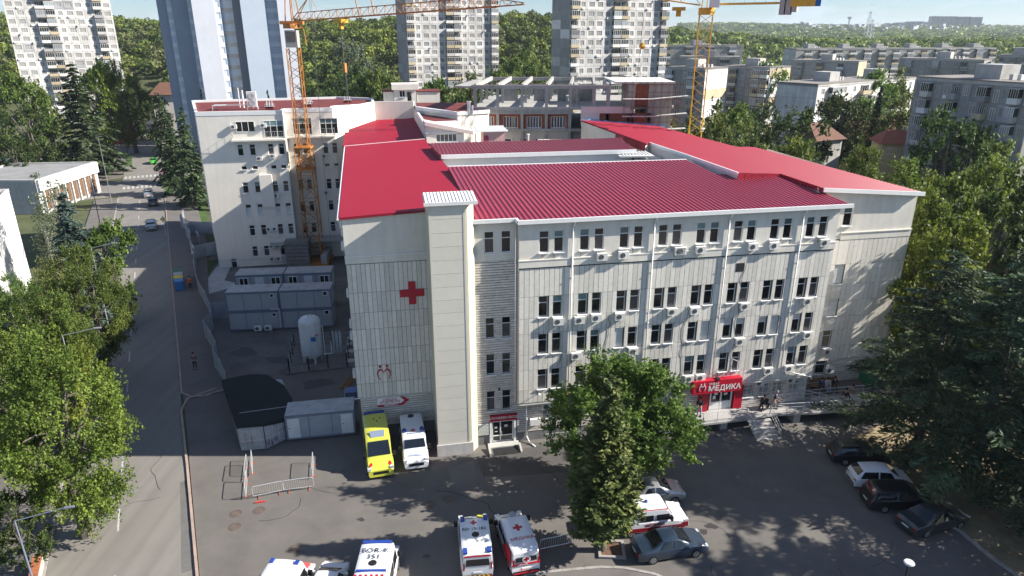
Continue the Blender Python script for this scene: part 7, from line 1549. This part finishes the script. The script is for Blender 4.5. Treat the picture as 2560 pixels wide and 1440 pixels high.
t, _ = van('white van with a coral bonnet and blue beacons at the bottom edge, leftmost vehicle', -13.15, 30.2, 84, P_white, 5.6, 2.05, 2.6, group=AG)
beacons(t, 2.58, 5.6, 2.05, (.18,)); part('bonnet_panel', MB().box(1.95, -.8, 1.0, 2.55, .8, 1.24), MATS['paint_coral'], t); part('side_stripe', MB().box(-2.4, -1.035, .7, 2.2, -1.025, 1.0), YEL_, t)
car('small white car between two white vans at the bottom edge', -10.85, 31.35, 86, 'hatch', P_white, 4.0, 1.75, 1.5)
# people carrier
mvx, mvy = (7.4 + 10.88) / 2, (36.23 + 36.81) / 2 + .85; t, _ = van('white and dark-red medical minivan lettered on its side, parked behind the thuja', mvx, mvy, 9.5, P_white, 4.9, 1.9, 1.98, group=AG, hood=1.1, slope=.6)
part('side_stripe', MB().box(-2.2, -.962, .42, 2.1, -.953, .72), mat('decal_dark_red', (.25, .01, .02), .4), t); part('roof_stripe', MB().box(-2.2, -.84, 1.88, .9, -.80, 1.99), RED_, t); label_text(t, 'МЕДИКА', .3, (.1, -.962, .9), VERT, MATS['decal_dark_red'], bold=.005); part('beacon', MB().lathe([(0, .16), (.1, .14), (.12, 0)], 12).xf(Matrix.Translation((-.3, 0, 1.99))), BLU, t); part('corner_flash', MB().box(2.0, -.965, .5, 2.38, -.9, .85), MATS['decal_dark_red'], t)
PG = 'cars parked by the hospital'
car('dark blue-grey sedan parked right of the stone planter', (8.59 + 11.36) / 2 + .0, 35.0, 12, 'sedan', P_grey, 4.7, 1.82, 1.45, group=PG)
car('silver car half hidden behind the medical minivan', 9.9, 40.3, 10, 'sedan', P_silver, 4.5, 1.78, 1.45, group=PG)
car('black hatchback, farthest of the four cars parked under the cedars', 26.8, 45.0, -4, 'hatch', P_black, 4.3, 1.8, 1.5, group=PG)
car('white hatchback parked between two black cars under the cedars', 26.9, 42.0, -3, 'hatch', P_white, 4.1, 1.76, 1.5, group=PG)
car('big black estate parked third under the cedars', 27.1, 39.6, -1, 'suv', P_black, 4.8, 1.9, 1.65, group=PG)
car('grey-green sedan parked nearest under the cedars', 28.2, 37.5, 18, 'sedan', P_dk, 4.75, 1.84, 1.45, group=PG)
RG = 'cars driving on the street'; ra = math.degrees(math.atan2(RD.y, RD.x))
for (s, w, k, m, l) in ((77, -2.3, 'suv', P_silver, 'silver estate car driving away alone in the shaded road'), (96, -2.0, 'hatch', P_dk, 'dark hatchback braking at the crossing'), (104.5, -2.8, 'suv', P_silver, 'silver car first in the queue at the crossing'), (146, -1.7, 'hatch', P_green, 'bright green hatchback beyond the crossing'), (271, -6.5, 'hatch', P_black, 'nearer of two black cars far up the street'), (290, -7.0, 'suv', P_black, 'farther of two black cars up the street')):
    q = RP(s, w); car(l, q[0], q[1], ra, k, m, 4.3, 1.75, 1.5 if k != 'suv' else 1.52, group=RG)

# ------------------------------------------------------------------ people
def skin(name, vs, es, rs, m, root=0, sub=1):
    me = bpy.data.meshes.new(name); me.from_pydata(vs, es, []); o = bpy.data.objects.new(name, me); C.objects.link(o)
    md = o.modifiers.new('s', 'SKIN'); md.use_smooth_shade = True; sv = me.skin_vertices[0].data
    for i, r in enumerate(rs): sv[i].radius = (r, r) if not hasattr(r, '__len__') else r; sv[i].use_root = (i == root)
    ss = o.modifiers.new('u', 'SUBSURF'); ss.levels = ss.render_levels = sub
    n = bpy.data.meshes.new_from_object(o.evaluated_get(bpy.context.evaluated_depsgraph_get())); bpy.data.objects.remove(o); n.materials.clear(); n.materials.append(m); n.name = name; return n
SKN = mat('skin', (.42, .24, .17), .6, .05); HAIRD = mat('dark_hair', (.02, .014, .01), .7); HAIRG = mat('grey_hair', (.4, .39, .37), .8); SHOE = mat('shoe', (.03, .03, .03), .6)
def human(t, pose, shirt, trou, hair, sleeves=True):
    """pose: stand, walk, sit"""
    if pose == 'sit': hip = .52; kn = [(.12, -.42, .52), (-.12, -.42, .52)]; an = [(.13, -.44, .08), (-.13, -.44, .08)]; toe = [(.14, -.62, .03), (-.14, -.62, .03)]; hands = [(.18, -.34, .60), (-.18, -.34, .60)]; elb = [(.28, -.1, .76), (-.28, -.1, .76)]; lean = .05
    elif pose == 'walk': hip = .92; kn = [(.10, -.16, .49), (-.10, .06, .50)]; an = [(.11, -.20, .08), (-.11, .32, .16)]; toe = [(.12, -.40, .03), (-.12, .2, .03)]; hands = [(.28, .18, .86), (-.28, -.30, .96)]; elb = [(.27, .1, 1.12), (-.27, -.04, 1.12)]; lean = .04
    elif pose == 'push': hip = .92; kn = [(.10, -.14, .49), (-.10, .05, .50)]; an = [(.11, -.12, .08), (-.11, .22, .12)]; toe = [(.12, -.34, .03), (-.12, .06, .03)]; hands = [(.2, -.45, 1.0), (-.2, -.45, 1.0)]; elb = [(.28, -.16, 1.1), (-.28, -.16, 1.1)]; lean = .10
    else: hip = .93; kn = [(.11, -.02, .50), (-.11, .0, .50)]; an = [(.13, .02, .08), (-.13, .02, .08)]; toe = [(.16, -.20, .03), (-.16, -.20, .03)]; hands = [(.12, -.28, 1.12), (-.12, -.28, 1.12)]; elb = [(.28, -.02, 1.12), (-.28, -.02, 1.12)]; lean = 0
    H0 = hip; sh = H0 + .50; nk = H0 + .57; hd = H0 + .76; y = lambda z: -lean * (z - H0) / .5
    vs = [(0, 0, H0), (0, y(H0 + .25), H0 + .25), (0, y(sh), sh - .04), (0, y(nk), nk + .02), (0, y(hd) - .02, hd - .06), (0, y(hd) - .02, hd + .06)]; es = [(0, 1), (1, 2), (2, 3), (3, 4), (4, 5)]; rs = [(.15, .11), (.14, .10), (.16, .10), .055, .095, .085]
    for k, s in enumerate((1, -1)):
        i = len(vs); vs += [(s * .19, y(sh), sh), elb[k], hands[k], (hands[k][0] * .95, hands[k][1] - .09, hands[k][2] - .01)]; es += [(2, i), (i, i + 1), (i + 1, i + 2), (i + 2, i + 3)]; rs += [.062, .042, .030, .034]
        i = len(vs); vs += [(s * .10, 0, H0 - .05), kn[k], an[k], toe[k]]; es += [(0, i), (i, i + 1), (i + 1, i + 2), (i + 2, i + 3)]; rs += [.092, .058, .042, .04]
    part_ = link('body', skin('body', vs, es, rs, SKN), t)
    a = .018; sv = [vs[0], vs[1], vs[2], (0, y(nk), nk - .03)]; se = [(0, 1), (1, 2), (2, 3)]; sr = [(.165, .13), (.155, .12), (.17, .115), .08]
    for k in (0, 1): i = len(sv); j = 6 + k * 8; sv += [vs[j], vs[j + 1]] + ([tuple(Vector(vs[j + 1]).lerp(Vector(vs[j + 2]), .85))] if sleeves else []); se += [(2, i), (i, i + 1)] + ([(i + 1, i + 2)] if sleeves else []); sr += [.078, .055] + ([.042] if sleeves else [])
    link('jacket', skin('jacket', sv, se, sr, shirt), t)
    tv = [(0, 0, H0 + .08), vs[0]]; te = [(0, 1)]; trr = [(.16, .125), (.165, .13)]
    for k in (0, 1): i = len(tv); j = 10 + k * 8; tv += [vs[j], vs[j + 1], tuple(Vector(vs[j + 2]) + Vector((0, 0, .03)))]; te += [(1, i), (i, i + 1), (i + 1, i + 2)]; trr += [.105, .072, .06]
    link('trousers', skin('trousers', tv, te, trr, trou), t)
    for k in (0, 1): j = 12 + k * 8; q = Vector(vs[j]); w_ = Vector(vs[j + 1]); part('shoe', MB().box(w_.x - .05, w_.y - .02, max(0, w_.z - .03), w_.x + .05, q.y + .06, w_.z + .06), SHOE, t)
    hy = y(hd) - .02; part('hair', MB().lathe([(.108, -.03), (.112, .03), (.09, .09), (.04, .12), (0, .125)], 12, (0, 0)).xf(Matrix.Translation((0, hy + .015, hd + .02))), hair, t, smooth=True)
    part('nose', MB().box(-.012, hy - .125, hd - .03, .012, hy - .09, hd + .005), SKN, t); part('eye', MB().box(-.045, hy - .1, hd + .01, -.02, hy - .092, hd + .025), SHOE, t); part('eye', MB().box(.02, hy - .1, hd + .01, .045, hy - .092, hd + .025), SHOE, t); part('mouth', MB().box(-.025, hy - .1, hd - .065, .025, hy - .093, hd - .055), M_cross, t)
    for k in (0, 1):
        j = 8 + k * 8; hnd = Vector(vs[j + 1]); s = 1 if k == 0 else -1
        for f in range(4): part('finger', MB().tube(hnd + Vector((-.03 + f * .02, -.01, 0)), hnd + Vector((-.035 + f * .023, -.075 + .01 * abs(f - 1.5), -.02)), .009, 5, 0, .007), SKN, t)
        part('thumb', MB().tube(hnd + Vector((-s * .03, .04, .01)), hnd + Vector((-s * .055, -.02, .01)), .010, 5), SKN, t)
def cloth(n, c): return mat('cloth_' + n, c, .9, .12, 8)
def person(label, x, y, z, ang, pose, shirt, trou, hair=HAIRD, group=None, scale=1.0, sleeves=True):
    t = empty('person', (x, y, z), R(ang), label, 'person', group); t.scale = (scale,) * 3; human(t, pose, shirt, trou, hair, sleeves); return t
c_dk = cloth('dark', (.02, .022, .03)); c_or = cloth('orange', (.60, .09, .02)); c_wh = cloth('white', (.6, .6, .6)); c_bl = cloth('navy', (.03, .05, .12)); c_lb = cloth('pale_blue', (.25, .33, .45)); c_red = cloth('plum', (.2, .03, .05)); c_gr = cloth('olive', (.2, .2, .15)); c_tan = cloth('tan', (.4, .32, .24))
person('man in dark clothes with arms folded in front, at the rounded pavement corner', -31.1, 60.1, .12, 10, 'stand', cloth('striped', (.14, .10, .12)), c_dk)
person('worker in an orange vest walking along the pavement by the fence', -41.4, 82.4, .12, 205, 'walk', c_or, c_dk)
person('man in a white top at the far corner of the sheet fence', -46.0, 94.2, .12, 30, 'stand', c_wh, c_dk)
p = Wd(34.5, -4.1, 1.0); person('bald man in a blue shirt standing by the wheelchair', p.x, p.y, 1.0, 60, 'push', c_bl, c_tan, HAIRG, sleeves=False)
p = Wd(40.4, -1.95, .95); person('seated person in a dark and white top, leftmost on the bench', p.x, p.y, .93, 8, 'sit', c_bl, c_dk)
p = Wd(40.95, -1.95, .95); person('seated person in pale clothes in the middle of the bench', p.x, p.y, .93, 15, 'sit', c_wh, c_lb)
p = Wd(41.7, -1.95, .95); person('seated person in black, rightmost on the bench', p.x, p.y, .93, 5, 'sit', c_dk, c_dk)
p = Wd(40.7, -4.9, 1.0); person('walker in dark clothes on the ramp by the cedar boughs', p.x, p.y, 1.0, -70, 'walk', c_dk, c_lb)
p = Wd(41.6, -4.5, 1.0); person('woman in a pale top and white trousers on the ramp', p.x, p.y, 1.0, -60, 'stand', c_gr, c_wh)
p = Wd(27.8, -3.95, .98); person('person in dark top and pale trousers at the left end of the landing', p.x, p.y, .98, -20, 'stand', c_dk, c_lb)
p = G(2142, 1062, 0); person('dark dressed person walking in the sun just left of the cedars', p.x, p.y, .02, 90, 'walk', c_dk, c_dk)
wc = Wd(33.75, -3.9, 1.0); t = empty('wheelchair', wc, HA + R(-60), 'wheelchair with a seated patient on the landing', 'wheelchair')
part('seat', MB().box(-.22, -.22, .46, .22, .22, .50), c_dk, t); part('backrest', MB().box(-.22, .2, .5, .22, .24, .95), c_dk, t)
for s in (-1, 1): part('wheel', MB().tube((s * .28, .1, .3), (s * .25, .1, .3), .3, 18), TYRE, t); part('caster', MB().tube((s * .22, -.35, .08), (s * .2, -.35, .08), .08, 10), TYRE, t); part('armrest', MB().box(s * .24 - .02, -.2, .68, s * .24 + .02, .2, .71), M_dark, t)
t2 = person('patient in dark clothes sitting in the wheelchair', wc.x, wc.y, 1.0, math.degrees(HA) - 60, 'sit', c_dk, c_dk, HAIRD)
# ------------------------------------------------------------------ thin summer haze
hm = bpy.data.materials.new('haze'); hm.use_nodes = True; ht = hm.node_tree; ht.nodes.clear(); ho = ht.nodes.new('ShaderNodeOutputMaterial'); hv = ht.nodes.new('ShaderNodeVolumePrincipled')
hv.inputs['Color'].default_value = (.80, .90, 1, 1); hv.inputs['Density'].default_value = .00009; hv.inputs['Anisotropy'].default_value = .1; ht.links.new(hv.outputs[0], ho.inputs['Volume'])
part('haze', MB().box(-5200, -400, -12, 7600, 7200, 160), hm, kind='stuff', label='thin blue summer haze over the far city', cat='haze')
